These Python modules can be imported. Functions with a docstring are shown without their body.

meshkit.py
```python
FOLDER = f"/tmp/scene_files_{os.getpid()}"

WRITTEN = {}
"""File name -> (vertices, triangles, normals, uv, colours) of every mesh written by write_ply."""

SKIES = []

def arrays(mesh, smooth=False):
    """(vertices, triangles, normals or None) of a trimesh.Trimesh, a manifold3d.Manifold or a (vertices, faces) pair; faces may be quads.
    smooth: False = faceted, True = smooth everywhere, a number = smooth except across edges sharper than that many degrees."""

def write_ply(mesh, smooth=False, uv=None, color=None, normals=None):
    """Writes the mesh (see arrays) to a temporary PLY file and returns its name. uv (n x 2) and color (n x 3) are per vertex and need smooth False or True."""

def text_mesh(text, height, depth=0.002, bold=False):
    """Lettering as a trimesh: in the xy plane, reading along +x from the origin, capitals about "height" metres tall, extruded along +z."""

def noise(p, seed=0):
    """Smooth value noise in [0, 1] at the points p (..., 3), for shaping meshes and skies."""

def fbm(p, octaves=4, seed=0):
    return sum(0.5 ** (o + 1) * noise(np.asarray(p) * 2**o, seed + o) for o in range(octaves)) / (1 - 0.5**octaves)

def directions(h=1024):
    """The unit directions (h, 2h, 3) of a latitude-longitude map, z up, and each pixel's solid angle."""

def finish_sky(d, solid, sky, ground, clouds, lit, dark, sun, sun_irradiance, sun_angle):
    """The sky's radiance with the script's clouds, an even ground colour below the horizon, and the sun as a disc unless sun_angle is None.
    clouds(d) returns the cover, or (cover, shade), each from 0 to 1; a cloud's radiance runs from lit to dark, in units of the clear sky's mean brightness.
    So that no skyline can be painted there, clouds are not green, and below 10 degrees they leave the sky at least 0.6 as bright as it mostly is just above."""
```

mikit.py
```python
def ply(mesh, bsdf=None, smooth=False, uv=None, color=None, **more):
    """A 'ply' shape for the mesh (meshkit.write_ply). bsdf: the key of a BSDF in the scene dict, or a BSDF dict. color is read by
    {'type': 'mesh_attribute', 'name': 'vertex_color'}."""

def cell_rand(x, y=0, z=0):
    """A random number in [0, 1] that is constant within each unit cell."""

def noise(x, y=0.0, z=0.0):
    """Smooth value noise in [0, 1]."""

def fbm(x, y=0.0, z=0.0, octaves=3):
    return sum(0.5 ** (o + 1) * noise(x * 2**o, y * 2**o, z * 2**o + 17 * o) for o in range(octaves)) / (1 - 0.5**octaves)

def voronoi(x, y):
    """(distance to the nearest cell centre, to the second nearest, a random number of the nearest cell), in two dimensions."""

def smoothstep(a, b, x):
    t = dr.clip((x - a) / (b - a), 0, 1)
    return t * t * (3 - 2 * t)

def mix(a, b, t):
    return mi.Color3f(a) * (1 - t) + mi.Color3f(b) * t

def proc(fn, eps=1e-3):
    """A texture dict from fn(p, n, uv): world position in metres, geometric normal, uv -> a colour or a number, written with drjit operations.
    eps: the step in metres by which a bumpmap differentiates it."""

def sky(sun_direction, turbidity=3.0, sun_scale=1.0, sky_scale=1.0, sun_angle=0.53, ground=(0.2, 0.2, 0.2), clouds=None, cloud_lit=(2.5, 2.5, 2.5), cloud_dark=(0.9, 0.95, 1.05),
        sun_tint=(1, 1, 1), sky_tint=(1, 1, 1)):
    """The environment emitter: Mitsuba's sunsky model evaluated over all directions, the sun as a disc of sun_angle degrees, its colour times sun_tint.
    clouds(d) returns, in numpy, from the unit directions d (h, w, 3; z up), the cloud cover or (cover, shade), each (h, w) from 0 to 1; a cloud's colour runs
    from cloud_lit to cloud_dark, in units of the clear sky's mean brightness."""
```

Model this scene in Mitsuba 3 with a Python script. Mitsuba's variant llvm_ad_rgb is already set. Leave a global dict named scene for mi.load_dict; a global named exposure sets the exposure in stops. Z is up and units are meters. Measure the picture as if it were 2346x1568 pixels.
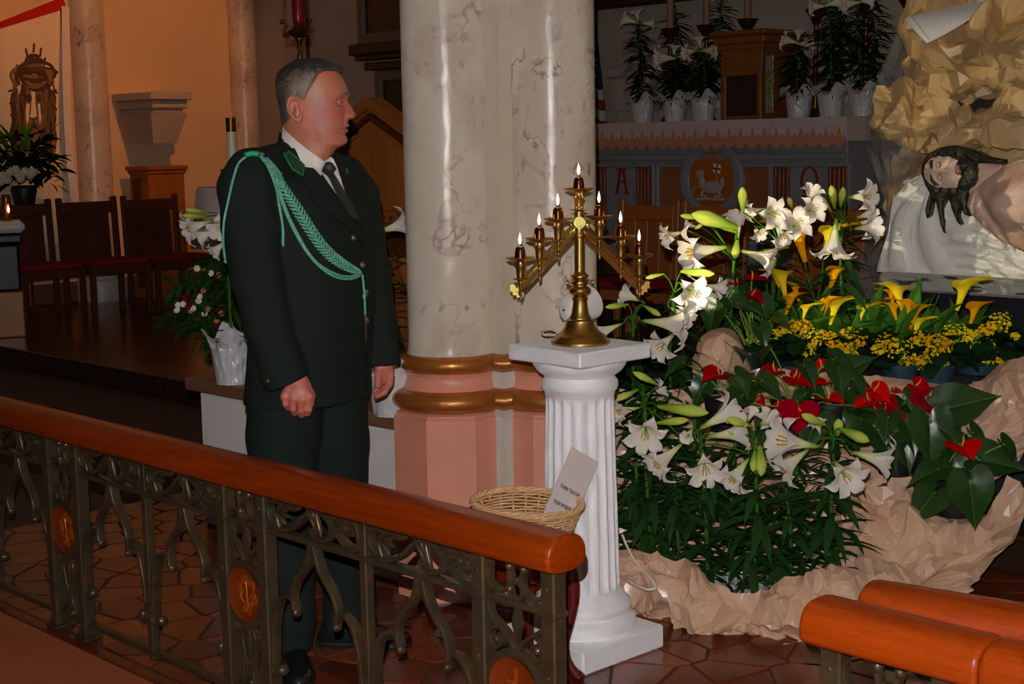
import math, random
import numpy as np, trimesh, shapely, shapely.geometry as sg, manifold3d as m3
from scipy import ndimage, interpolate, spatial
import mitsuba as mi, mikit, meshkit
import drjit as dr
T = mi.ScalarTransform4f
scene, labels = {'type': 'scene'}, {}
rng = np.random.default_rng(7)
random.seed(7)

# ------------------------------------------------------------------ camera
FPX, CAMZ, PW, PH = 3300.0, 1.545, 2346, 1568
PITCH, ROLL = math.atan((784 - 330) / FPX), math.radians(1.0)
CF = np.array([0, math.cos(PITCH), -math.sin(PITCH)])
_u0 = np.array([0, math.sin(PITCH), math.cos(PITCH)])
CR = math.cos(ROLL) * np.array([1.0, 0, 0]) - math.sin(ROLL) * _u0
CU = math.sin(ROLL) * np.array([1.0, 0, 0]) + math.cos(ROLL) * _u0
CAM = np.array([0, 0, CAMZ])
scene['camera'] = {'type': 'perspective', 'fov': math.degrees(2 * math.atan(PW / 2 / FPX)), 'fov_axis': 'x', 'near_clip': 0.1, 'far_clip': 100.0,
                   'to_world': T().look_at(origin=CAM.tolist(), target=(CAM + CF).tolist(), up=CU.tolist())}
exposure = 0.0

def rgb(r, g, b, s=1.0):
    """sRGB 0-255 to linear."""
    return [float((c / 12.92 if c <= 0.04045 else ((c + 0.055) / 1.055) ** 2.4) * s) for c in (r / 255, g / 255, b / 255)]

# ------------------------------------------------------------------ lights
# the camera's flash, a little above the lens
_fl = CAM + CU * 0.11 - CR * 0.02
scene['flash'] = {'type': 'point', 'position': _fl.tolist(), 'intensity': {'type': 'rgb', 'value': [41.0, 39.5, 38.0]}}
# the nave's dim incandescent light
scene['ambient'] = {'type': 'constant', 'radiance': {'type': 'rgb', 'value': [0.012, 0.0085, 0.0065]}}

def spot(key, pos, target, val, cutoff=40, beam=20):
    scene[key] = {'type': 'spot', 'to_world': T().look_at(origin=list(map(float, pos)), target=list(map(float, target)), up=[0.01, 0.02, 1]),
                  'intensity': {'type': 'rgb', 'value': val}, 'cutoff_angle': float(cutoff), 'beam_width': float(beam)}
# tungsten lamp high in the side chapel on the left, and one in the sanctuary ceiling
spot('chapel_light', (-8.4 * .7071 + 6.5 * .7071, (6.5 + 8.4) * .7071, 4.4), (-12.4 * .7071 + 7.2 * .7071, (7.2 + 12.4) * .7071, 2.35), [21.0, 6.6, 1.0], 21.5, 16)
spot('sanctuary_light', (-1.2, 9.0, 6.5), (-2.4, 12.0, 1.4), [0.8, 0.35, 0.18], 60, 30)

# ------------------------------------------------------------------ helpers
def ray(px, py):
    d = CF * FPX + CR * (px - PW / 2) - CU * (py - PH / 2)
    return d / d[1]
def P(px, py, y):
    """The point seen at the photograph's pixel, y metres in front of the camera."""
    return CAM + ray(px, py) * y
def G(px, py, z=0.0):
    """The point seen at the photograph's pixel on the level z."""
    d = ray(px, py)
    return CAM + d * ((z - CAMZ) / d[2])
def proj(v):
    v = np.atleast_2d(v) - CAM
    w = v @ CF
    return np.stack([PW / 2 + FPX * (v @ CR) / w, PH / 2 - FPX * (v @ CU) / w], 1)

U = np.array([0.70711, -0.70711, 0.0])     # along the communion rail, towards the right
N = np.array([0.70711, 0.70711, 0.0])      # into the sanctuary
Z = np.array([0, 0, 1.0])
def C(a, b, z=0.0):
    """Church coordinates: a along the rail, b into the sanctuary."""
    return U * a + N * b + Z * z
def frame(o, x, y, z):
    m = np.eye(4)
    m[:3, 0], m[:3, 1], m[:3, 2], m[:3, 3] = x, y, z, o
    return m
def church(a, b, z=0.0, deg=0.0):
    c, s = math.cos(math.radians(deg)), math.sin(math.radians(deg))
    return frame(C(a, b, z), U * c + N * s, N * c - U * s, Z)
def upright(o, deg=0.0):
    c, s = math.cos(math.radians(deg)), math.sin(math.radians(deg))
    return frame(np.asarray(o, float), np.array([c, s, 0]), np.array([-s, c, 0]), Z)
def aim(o, d, roll=0.0, scale=1.0, up=(0, 0, 1)):
    """Frame at o whose z axis points along d."""
    z = np.asarray(d, float) / np.linalg.norm(d)
    x = np.cross(np.asarray(up, float), z)
    if np.linalg.norm(x) < 1e-4:
        x = np.cross([1.0, 0, 0], z)
    x /= np.linalg.norm(x)
    y = np.cross(z, x)
    c, s = math.cos(roll), math.sin(roll)
    m = np.eye(4)
    m[:3, 0], m[:3, 1], m[:3, 2], m[:3, 3] = (x * c + y * s) * scale, (y * c - x * s) * scale, z * scale, o
    return m
def mv(mesh, m):
    mesh = mesh.copy()
    mesh.apply_transform(m)
    return mesh
def cat(*ms):
    flat = []
    for x in ms:
        flat += list(x) if isinstance(x, (list, tuple)) else [x]
    return trimesh.util.concatenate(flat)

_used = {}
def num(key):
    k = _used.get(key, -1) + 1
    _used[key] = k
    return key if k == 0 else f'{key}_{k:03d}'
def put(key, mesh, bsdf, smooth=30, m=None, kind=None, label=None, **kw):
    """Adds one mesh under the next free number of its key."""
    key = num(key)
    s = mesh if isinstance(mesh, dict) else mikit.ply(mesh, bsdf, smooth=smooth, **kw)
    if isinstance(mesh, dict) and bsdf is not None:
        s = {**s, 'bsdf': {'type': 'ref', 'id': bsdf}}
    if m is not None:
        s = {**s, 'to_world': T(np.asarray(m, float).tolist())}
    scene[key] = s
    if kind or label:
        labels[key] = {**({'kind': kind} if kind else {}), **({'label': label} if label else {})}
    return key
def thing(key, label, category, group=None, kind=None):
    key = num(key)
    labels[key] = {'label': label, 'category': category}
    if group: labels[key]['group'] = group
    if kind: labels[key]['kind'] = kind
    return key
def tag(key, label, category, group=None, kind=None):
    labels[key] = {**labels.get(key, {}), 'label': label, 'category': category}
    if group: labels[key]['group'] = group
    if kind: labels[key]['kind'] = kind
    return key
def struct(key, mesh, bsdf, smooth=30, label=None, **kw):
    key = put(key, mesh, bsdf, smooth, **kw)
    labels[key] = {'kind': 'structure'}
    if label: labels[key]['label'] = label
    return key

def M(name, col=None, rough=0.5, fn=None, spec=0.5, metal=0.0, coat=0.0, sheen=0.0, bump=None, bscale=0.002, eps=1e-3, vc=False, coat_gloss=0.9):
    b = {'type': 'principled', 'roughness': rough, 'specular': spec, 'metallic': metal}
    b['base_color'] = {'type': 'mesh_attribute', 'name': 'vertex_color'} if vc else mikit.proc(fn) if fn else {'type': 'rgb', 'value': list(col)}
    if coat:
        b['clearcoat'], b['clearcoat_gloss'] = coat, coat_gloss
    if sheen:
        b['sheen'] = sheen
    if bump:
        b = {'type': 'bumpmap', 'arbitrary': mikit.proc(bump, eps), 'scale': bscale, 'bsdf': b}
    scene[name] = {'type': 'twosided', 'bsdf': b}
    return name
def L(name, col, trans=0.3, rough=0.45, fn=None):
    """Leaf or petal: thin, lets light through."""
    scene[name] = {'type': 'principledthin', 'base_color': mikit.proc(fn) if fn else {'type': 'rgb', 'value': list(col)}, 'roughness': rough, 'diff_trans': trans, 'eta': 1.4}
    return name

def smooth_path(pts, n=40, closed=False):
    pts = np.asarray(pts, float)
    if len(pts) == 2:
        return pts[0] + np.linspace(0, 1, n)[:, None] * (pts[1] - pts[0])
    if closed:
        pts = np.vstack([pts, pts[:1]])
    d = np.r_[0, np.cumsum(np.linalg.norm(np.diff(pts, axis=0), axis=1) ** 0.5 + 1e-9)]
    cs = interpolate.CubicSpline(d, pts, bc_type='periodic' if closed else 'natural')
    t = np.linspace(0, d[-1], n + (1 if closed else 0))
    return cs(t)[:-1] if closed else cs(t)
def sweep(path, section, closed=False, up=None, caps=True, scale=None):
    """Sweeps a 2-D section (k, 2) along the path with rotation-minimising frames (or the side axis UP held)."""
    p = np.asarray(path, float)
    n, k = len(p), len(section)
    t = np.gradient(p, axis=0) if not closed else np.roll(p, -1, 0) - np.roll(p, 1, 0)
    t /= np.linalg.norm(t, axis=1, keepdims=True) + 1e-12
    xs, ys = np.zeros_like(p), np.zeros_like(p)
    if up is not None:
        ys[:] = up
        xs = np.cross(ys, t)
        xs /= np.linalg.norm(xs, axis=1, keepdims=True) + 1e-12
        ys = np.cross(t, xs)
    else:
        a = np.cross(t[0], [0, 0, 1.0]) if abs(t[0][2]) < 0.9 else np.cross(t[0], [1.0, 0, 0])
        a /= np.linalg.norm(a)
        for i in range(n):
            a = a - t[i] * (a @ t[i])
            a /= np.linalg.norm(a) + 1e-12
            xs[i], ys[i] = a, np.cross(t[i], a)
    sec = np.asarray(section, float)
    sc = np.ones(n) if scale is None else np.broadcast_to(np.asarray(scale, float), (n,))
    v = p[:, None] + sc[:, None, None] * (xs[:, None] * sec[None, :, :1] + ys[:, None] * sec[None, :, 1:])
    i, j = np.meshgrid(np.arange(n if closed else n - 1), np.arange(k), indexing='ij')
    i2 = (i + 1) % n
    q = np.stack([i * k + j, i * k + (j + 1) % k, i2 * k + (j + 1) % k, i2 * k + j], -1).reshape(-1, 4)
    f = np.vstack([q[:, [0, 1, 2]], q[:, [0, 2, 3]]])
    v = v.reshape(-1, 3)
    if caps and not closed:
        c0, c1 = len(v), len(v) + 1
        v = np.vstack([v, p[:1], p[-1:]])
        a = np.arange(k)
        f = np.vstack([f, np.stack([np.full(k, c0), (a + 1) % k, a], 1), np.stack([np.full(k, c1), (n - 1) * k + a, (n - 1) * k + (a + 1) % k], 1)])
    return trimesh.Trimesh(v, f, process=False)
def circ(r, k=8, ry=None):
    a = np.arange(k) * 2 * np.pi / k
    return np.stack([r * np.cos(a), (ry or r) * np.sin(a)], 1)
def rect(w, h):
    return np.array([[-w, -h], [w, -h], [w, h], [-w, h]]) / 2
def tube(pts, r, k=8, n=None, closed=False):
    p = smooth_path(pts, n, closed) if n else np.asarray(pts, float)
    r = np.asarray(r, float)
    if r.ndim and len(r) != len(p):
        r = np.interp(np.linspace(0, 1, len(p)), np.linspace(0, 1, len(r)), r)
    return sweep(p, circ(1.0, k), closed, scale=r if r.ndim else np.full(len(p), float(r)))
def lathe(prof, n=32, phase=0.0):
    """Revolves [(r, z), ...] about z."""
    prof = np.asarray(prof, float)
    a = np.arange(n) * 2 * np.pi / n + phase
    v = np.stack([prof[:, None, 0] * np.cos(a), prof[:, None, 0] * np.sin(a), np.repeat(prof[:, 1:], n, 1)], -1).reshape(-1, 3)
    i, j = np.meshgrid(np.arange(len(prof) - 1), np.arange(n), indexing='ij')
    q = np.stack([i * n + j, i * n + (j + 1) % n, (i + 1) * n + (j + 1) % n, (i + 1) * n + j], -1).reshape(-1, 4)
    m = trimesh.Trimesh(v, np.vstack([q[:, [0, 1, 2]], q[:, [0, 2, 3]]]), process=False)
    m.update_faces(m.area_faces > 1e-12)
    return m
def box(x0, x1, y0, y1, z0, z1, b=0.0):
    if b <= 0:
        m = trimesh.creation.box((x1 - x0, y1 - y0, z1 - z0))
    else:
        h = np.array([(x1 - x0) / 2, (y1 - y0) / 2, (z1 - z0) / 2])
        s = np.array([[i, j, k] for i in (-1, 1) for j in (-1, 1) for k in (-1, 1)], float)
        pts = np.vstack([s * (h - np.eye(3)[k] * 0 - b * (1 - np.eye(3)[k])) for k in range(3)])
        m = trimesh.convex.convex_hull(pts)
    m.apply_translation([(x0 + x1) / 2, (y0 + y1) / 2, (z0 + z1) / 2])
    return m
def poly(pts, depth, m=None):
    g = pts if isinstance(pts, (sg.Polygon, sg.MultiPolygon)) else sg.Polygon(pts)
    g = g.buffer(0)
    r = cat([trimesh.creation.extrude_polygon(x, depth, engine='earcut') for x in getattr(g, 'geoms', [g])])
    return mv(r, m) if m is not None else r
def ball(r, c=(0, 0, 0), s=(1, 1, 1), sub=2):
    m = trimesh.creation.icosphere(sub, r)
    m.apply_scale(s)
    m.apply_translation(c)
    return m
def gridmesh(g, closed_u=False):
    """Mesh from a grid of points (a, b, 3)."""
    a, b = g.shape[:2]
    i, j = np.meshgrid(np.arange(a if closed_u else a - 1), np.arange(b - 1), indexing='ij')
    i2 = (i + 1) % a
    q = np.stack([i * b + j, i2 * b + j, i2 * b + j + 1, i * b + j + 1], -1).reshape(-1, 4)
    return trimesh.Trimesh(g.reshape(-1, 3), np.vstack([q[:, [0, 1, 2]], q[:, [0, 2, 3]]]), process=False)
def netgrid(ctrl, na, nb):
    """Smooth surface (na, nb, 3) through a control net (a, b, 3)."""
    c = np.asarray(ctrl, float)
    ka, kb = min(3, c.shape[0] - 1), min(3, c.shape[1] - 1)
    ta, tb = np.linspace(0, 1, c.shape[0]), np.linspace(0, 1, c.shape[1])
    out = [interpolate.RectBivariateSpline(ta, tb, c[..., k], kx=ka, ky=kb)(np.linspace(0, 1, na), np.linspace(0, 1, nb)) for k in range(3)]
    return np.stack(out, -1)
def netat(ctrl, uv):
    c = np.asarray(ctrl, float)
    ka, kb = min(3, c.shape[0] - 1), min(3, c.shape[1] - 1)
    ta, tb = np.linspace(0, 1, c.shape[0]), np.linspace(0, 1, c.shape[1])
    return np.stack([interpolate.RectBivariateSpline(ta, tb, c[..., k], kx=ka, ky=kb)(uv[:, 0], uv[:, 1], grid=False) for k in range(3)], -1)
def vnoise(p, s=1.0, seed=0, octaves=3):
    return meshkit.fbm(np.asarray(p) * s + 100.0, octaves, seed) - 0.5
def nets(f, lo, hi, h):
    """Naive surface nets of the field f(x, y, z) < 0."""
    lo, hi = np.asarray(lo, float), np.asarray(hi, float)
    n = np.ceil((hi - lo) / h).astype(int) + 1
    ax = [lo[k] + h * np.arange(n[k]) for k in range(3)]
    X, Y, Zz = np.meshgrid(*ax, indexing='ij')
    d = f(X, Y, Zz).astype(np.float32)
    s = d < 0
    c = [d[i:n[0] - 1 + i, j:n[1] - 1 + j, k:n[2] - 1 + k] for i in (0, 1) for j in (0, 1) for k in (0, 1)]
    cs = sum((x < 0).astype(np.int8) for x in c)
    act = (cs > 0) & (cs < 8)
    idx = np.full(act.shape, -1)
    idx[act] = np.arange(act.sum())
    off = [(i, j, k) for i in (0, 1) for j in (0, 1) for k in (0, 1)]
    acc, cnt = np.zeros((act.sum(), 3)), np.zeros(act.sum())
    vals = [x[act] for x in c]
    for a in range(8):
        for b in range(a + 1, 8):
            if sum(abs(off[a][q] - off[b][q]) for q in range(3)) == 1:
                da, db = vals[a], vals[b]
                x = (da < 0) != (db < 0)
                t = np.where(x, da / np.where(x, da - db, 1), 0)
                for q in range(3):
                    acc[:, q] += np.where(x, off[a][q] + t * (off[b][q] - off[a][q]), 0)
                cnt += x
    v = lo + h * (np.argwhere(act) + acc / cnt[:, None])
    F = []
    for q in range(3):
        o1, o2 = [k for k in range(3) if k != q]
        sl0 = [slice(1, m - 1) for m in n]
        sl1 = list(sl0)
        sl0[q], sl1[q] = slice(0, n[q] - 1), slice(1, n[q])
        a, b = s[tuple(sl0)], s[tuple(sl1)]
        for inside in (True, False):
            e = np.argwhere((a != b) & (a == inside))
            if not len(e):
                continue
            base = e.copy()
            base[:, o1] += 1
            base[:, o2] += 1
            def at(d1, d2):
                w = base.copy()
                w[:, o1] -= d1
                w[:, o2] -= d2
                return idx[w[:, 0], w[:, 1], w[:, 2]]
            quad = np.stack([at(0, 0), at(1, 0), at(1, 1), at(0, 1)], 1)
            if inside == (q == 1):
                quad = quad[:, ::-1]
            F.append(quad)
    F = np.vstack(F)
    m = trimesh.Trimesh(v, np.vstack([F[:, [0, 1, 2]], F[:, [0, 2, 3]]]), process=False)
    return m
def relax(m, n=6, lam=0.5, mu=-0.52):
    e = m.edges_unique
    k = len(m.vertices)
    from scipy import sparse
    A = sparse.coo_matrix((np.ones(2 * len(e)), (np.r_[e[:, 0], e[:, 1]], np.r_[e[:, 1], e[:, 0]])), shape=(k, k)).tocsr()
    d = np.maximum(np.asarray(A.sum(1)), 1)
    v = np.array(m.vertices)
    for i in range(n):
        v = v + (lam if i % 2 == 0 else mu) * ((A @ v) / d - v)
    return trimesh.Trimesh(v, m.faces, process=False)
def smin(a, b, k):
    h = np.clip(0.5 + 0.5 * (b - a) / k, 0, 1)
    return b * (1 - h) + a * h - k * h * (1 - h)
def sd_cap(X, Y, Zz, a, b, ra, rb):
    a, b = np.asarray(a, float), np.asarray(b, float)
    d = b - a
    t = np.clip(((X - a[0]) * d[0] + (Y - a[1]) * d[1] + (Zz - a[2]) * d[2]) / (d @ d), 0, 1)
    return np.sqrt((X - a[0] - t * d[0]) ** 2 + (Y - a[1] - t * d[1]) ** 2 + (Zz - a[2] - t * d[2]) ** 2) - (ra + t * (rb - ra))
def sd_ell(X, Y, Zz, c, r, R=None):
    x, y, z = X - c[0], Y - c[1], Zz - c[2]
    if R is not None:
        x, y, z = (R[0][0] * x + R[0][1] * y + R[0][2] * z, R[1][0] * x + R[1][1] * y + R[1][2] * z, R[2][0] * x + R[2][1] * y + R[2][2] * z)
    k = np.sqrt((x / r[0]) ** 2 + (y / r[1]) ** 2 + (z / r[2]) ** 2)
    return (k - 1) * min(r)
def drape(mesh, px, off=0.004):
    """Points of the mesh seen at the photograph's pixels, lifted off its surface; nan where it is missed."""
    px = np.atleast_2d(px).astype(float)
    tri = mesh.faces
    q = proj(mesh.vertices)
    A, B, Cc = q[tri[:, 0]], q[tri[:, 1]], q[tri[:, 2]]
    area = (B[:, 0] - A[:, 0]) * (Cc[:, 1] - A[:, 1]) - (B[:, 1] - A[:, 1]) * (Cc[:, 0] - A[:, 0])
    dep = (mesh.vertices - CAM) @ CF
    lo, hi = px.min(0) - 3, px.max(0) + 3
    mn, mx = np.minimum(np.minimum(A, B), Cc), np.maximum(np.maximum(A, B), Cc)
    keep = np.where((np.abs(area) > 1e-9) & (mx >= lo).all(1) & (mn <= hi).all(1))[0]
    A, B, Cc, area, tk, mn, mx = A[keep], B[keep], Cc[keep], area[keep], tri[keep], mn[keep], mx[keep]
    fn = mesh.vertex_normals
    out, nor = np.full((len(px), 3), np.nan), np.zeros((len(px), 3))
    for i, p in enumerate(px):
        c = np.where((mn[:, 0] <= p[0]) & (mx[:, 0] >= p[0]) & (mn[:, 1] <= p[1]) & (mx[:, 1] >= p[1]))[0]
        if not len(c):
            continue
        w1 = ((p[0] - A[c, 0]) * (Cc[c, 1] - A[c, 1]) - (p[1] - A[c, 1]) * (Cc[c, 0] - A[c, 0])) / area[c]
        w2 = ((B[c, 0] - A[c, 0]) * (p[1] - A[c, 1]) - (B[c, 1] - A[c, 1]) * (p[0] - A[c, 0])) / area[c]
        ok = (w1 >= -1e-6) & (w2 >= -1e-6) & (w1 + w2 <= 1 + 1e-6)
        if not ok.any():
            continue
        c, w1, w2 = c[ok], w1[ok], w2[ok]
        w0 = 1 - w1 - w2
        z = dep[tk[c, 0]] * w0 + dep[tk[c, 1]] * w1 + dep[tk[c, 2]] * w2
        k = z.argmin()
        t = tk[c[k]]
        nn = fn[t[0]] * w0[k] + fn[t[1]] * w1[k] + fn[t[2]] * w2[k]
        v = mesh.vertices[t[0]] * w0[k] + mesh.vertices[t[1]] * w1[k] + mesh.vertices[t[2]] * w2[k]
        if nn @ (CAM - v) < 0:
            nn = -nn
        nn /= np.linalg.norm(nn) + 1e-12
        out[i], nor[i] = v + nn * off, nn
    return out, nor
def patch(mesh, pts, off=0.004, step=7.0, thick=0.003):
    """A thin cloth piece lying on the mesh, outlined in the photograph's pixels."""
    g = sg.Polygon(pts)
    x0, y0, x1, y1 = g.bounds
    inner = [(x, y) for x in np.arange(x0, x1, step) for y in np.arange(y0, y1, step) if g.contains(sg.Point(x, y)) and g.exterior.distance(sg.Point(x, y)) > step * 0.45]
    ring = [np.array(g.exterior.interpolate(d).coords[0]) for d in np.arange(0, g.length, step * 0.8)]
    ring += [np.array(p) for p in g.exterior.coords[:-1]]
    q = np.vstack([ring] + ([inner] if inner else []))
    q = np.unique(np.round(q, 2), axis=0)
    v, nn = drape(mesh, q, off)
    ok = ~np.isnan(v[:, 0])
    q, v, nn = q[ok], v[ok], nn[ok]
    tri = spatial.Delaunay(q).simplices
    tri = np.array([t for t in tri if g.buffer(0.3).contains(sg.Point(q[t].mean(0)))])
    e1 = v[tri[:, 1]] - v[tri[:, 0]]
    flip = np.einsum('ij,ij->i', np.cross(e1, v[tri[:, 2]] - v[tri[:, 0]]), nn[tri[:, 0]]) < 0
    tri[flip] = tri[flip][:, ::-1]
    k = len(v)
    ed = {}
    for t in tri:
        for a, b in ((t[0], t[1]), (t[1], t[2]), (t[2], t[0])):
            ed[(a, b)] = 1
    side = [f for a, b in ed if (b, a) not in ed for f in ((a, a + k, b), (b, a + k, b + k))]
    return trimesh.Trimesh(np.vstack([v, v - nn * thick]), np.vstack([tri, tri[:, ::-1] + k, np.array(side).reshape(-1, 3)]), process=False)
# ------------------------------------------------------------------ materials
def marble_fn(p, n, uv):
    a = mikit.fbm(p.x * 2.6, p.y * 2.6, p.z * 1.9, 4)
    b = mikit.fbm(p.x * 13 + 9, p.y * 13, p.z * 9, 5)
    c2 = mikit.fbm(p.x * 34, p.y * 34, p.z * 26, 3)
    v = dr.abs(mikit.fbm(p.x * 5 + 3 + b * 1.1, p.y * 5 + a * 1.5, p.z * 3.6 + b * 1.3 + c2 * 0.25, 4) - 0.5)
    patch = mikit.smoothstep(0.46, 0.66, mikit.fbm(p.x * 4.2 + 20, p.y * 4.2, p.z * 2.6 + b * 0.4, 4))
    c = mikit.mix(rgb(196, 184, 170), rgb(178, 160, 146), patch * 0.8)
    c = mikit.mix(c, rgb(118, 92, 86), 0.8 * (1 - mikit.smoothstep(0.0, 0.022, v)) * mikit.smoothstep(0.42, 0.62, b * 0.6 + a * 0.4))
    return mikit.mix(c, rgb(130, 104, 98), 0.55 * mikit.smoothstep(0.6, 0.8, c2) * patch)
M('painted_marble', fn=marble_fn, rough=0.28, spec=0.45, bump=lambda p, n, uv: mikit.fbm(p.x * 18, p.y * 18, p.z * 12, 3), bscale=0.004)
def paint(c, amt=0.06, s=9.0):
    c = np.array(c)
    lo, hi = (c * (1 - amt)).tolist(), (c * (1 + amt)).tolist()
    return lambda p, n, uv: mikit.mix(lo, hi, mikit.fbm(p.x * s, p.y * s, p.z * s, 3))
M('cream_paint', fn=paint(rgb(178, 166, 148)), rough=0.45)
M('pink_paint', fn=paint(rgb(196, 128, 106)), rough=0.32, bump=lambda p, n, uv: mikit.fbm(p.x * 25, p.y * 25, p.z * 25, 2), bscale=0.0015)
M('grey_paint', fn=paint(rgb(182, 176, 168)), rough=0.4)
M('gold_paint', fn=paint(rgb(176, 106, 50), 0.15, 14), rough=0.33, metal=0.65, bump=lambda p, n, uv: mikit.noise(p.x * 70, p.y * 70, p.z * 70), bscale=0.0012)
M('white_plaster', fn=paint(rgb(238, 238, 243), 0.02), rough=0.42, spec=0.4)
M('wall_cream', fn=paint(rgb(214, 182, 142), 0.04, 2.0), rough=0.8)
M('wall_grey', fn=paint(rgb(164, 152, 138), 0.04, 2.0), rough=0.8)
M('wall_white', fn=paint(rgb(172, 160, 148), 0.05, 1.5), rough=0.75)
M('parapet_white', fn=paint(rgb(208, 202, 198), 0.04, 4.0), rough=0.6)
def woodfn(c0, c1, ax, s=1.0):
    ax = [float(q) for q in ax]
    o = np.linalg.svd(np.array([ax]))[2]
    b, c = o[1].tolist(), o[2].tolist()
    def fn(p, n, uv):
        a = p.x * ax[0] + p.y * ax[1] + p.z * ax[2]
        u = p.x * b[0] + p.y * b[1] + p.z * b[2]
        v = p.x * c[0] + p.y * c[1] + p.z * c[2]
        w = mikit.fbm(a * 1.6 * s, u * 9 * s, v * 9 * s, 3)
        g = mikit.fbm(a * 5 * s, u * 90 * s + w * 9, v * 90 * s, 3)
        return mikit.mix(c0, c1, dr.clip(0.62 * w + 0.5 * g - 0.05, 0, 1))
    return fn
M('rail_wood', fn=woodfn(rgb(84, 20, 0), rgb(146, 52, 2), U), rough=0.26, spec=0.35, coat=0.2, coat_gloss=0.9)
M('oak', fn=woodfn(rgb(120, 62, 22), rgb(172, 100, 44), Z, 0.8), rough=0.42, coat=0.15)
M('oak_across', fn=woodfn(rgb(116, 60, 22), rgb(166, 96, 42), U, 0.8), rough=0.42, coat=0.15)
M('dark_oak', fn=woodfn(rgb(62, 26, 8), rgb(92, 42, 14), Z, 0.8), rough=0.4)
M('brown_cap', fn=woodfn(rgb(92, 62, 48), rgb(122, 84, 64), U, 0.8), rough=0.4)
M('stage_wood', fn=woodfn(rgb(44, 22, 12), rgb(66, 36, 20), U, 0.7), rough=0.24, coat=0.4)
M('stage_riser', fn=woodfn(rgb(34, 20, 14), rgb(52, 32, 22), Z, 0.7), rough=0.35)
M('mahogany', fn=woodfn(rgb(58, 8, 5), rgb(96, 18, 10), Z), rough=0.2, coat=0.6)
M('dark_timber', col=rgb(58, 40, 30), rough=0.6)
M('red_cushion', col=rgb(110, 12, 16), rough=0.8)
for i, (c0, c1) in enumerate([((84, 31, 12), (102, 42, 18)), ((68, 25, 11), (86, 33, 16)), ((94, 40, 17), (114, 52, 25)), ((74, 39, 27), (92, 52, 38)), ((60, 23, 13), (76, 30, 16))]):
    M(f'tile_clay_{i}', fn=(lambda a, b: lambda p, n, uv: mikit.mix(a, b, mikit.fbm(p.x * 16, p.y * 16, p.z * 16, 3)))(rgb(*c0), rgb(*c1)), rough=0.25, spec=0.45, coat=0.25)
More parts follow.
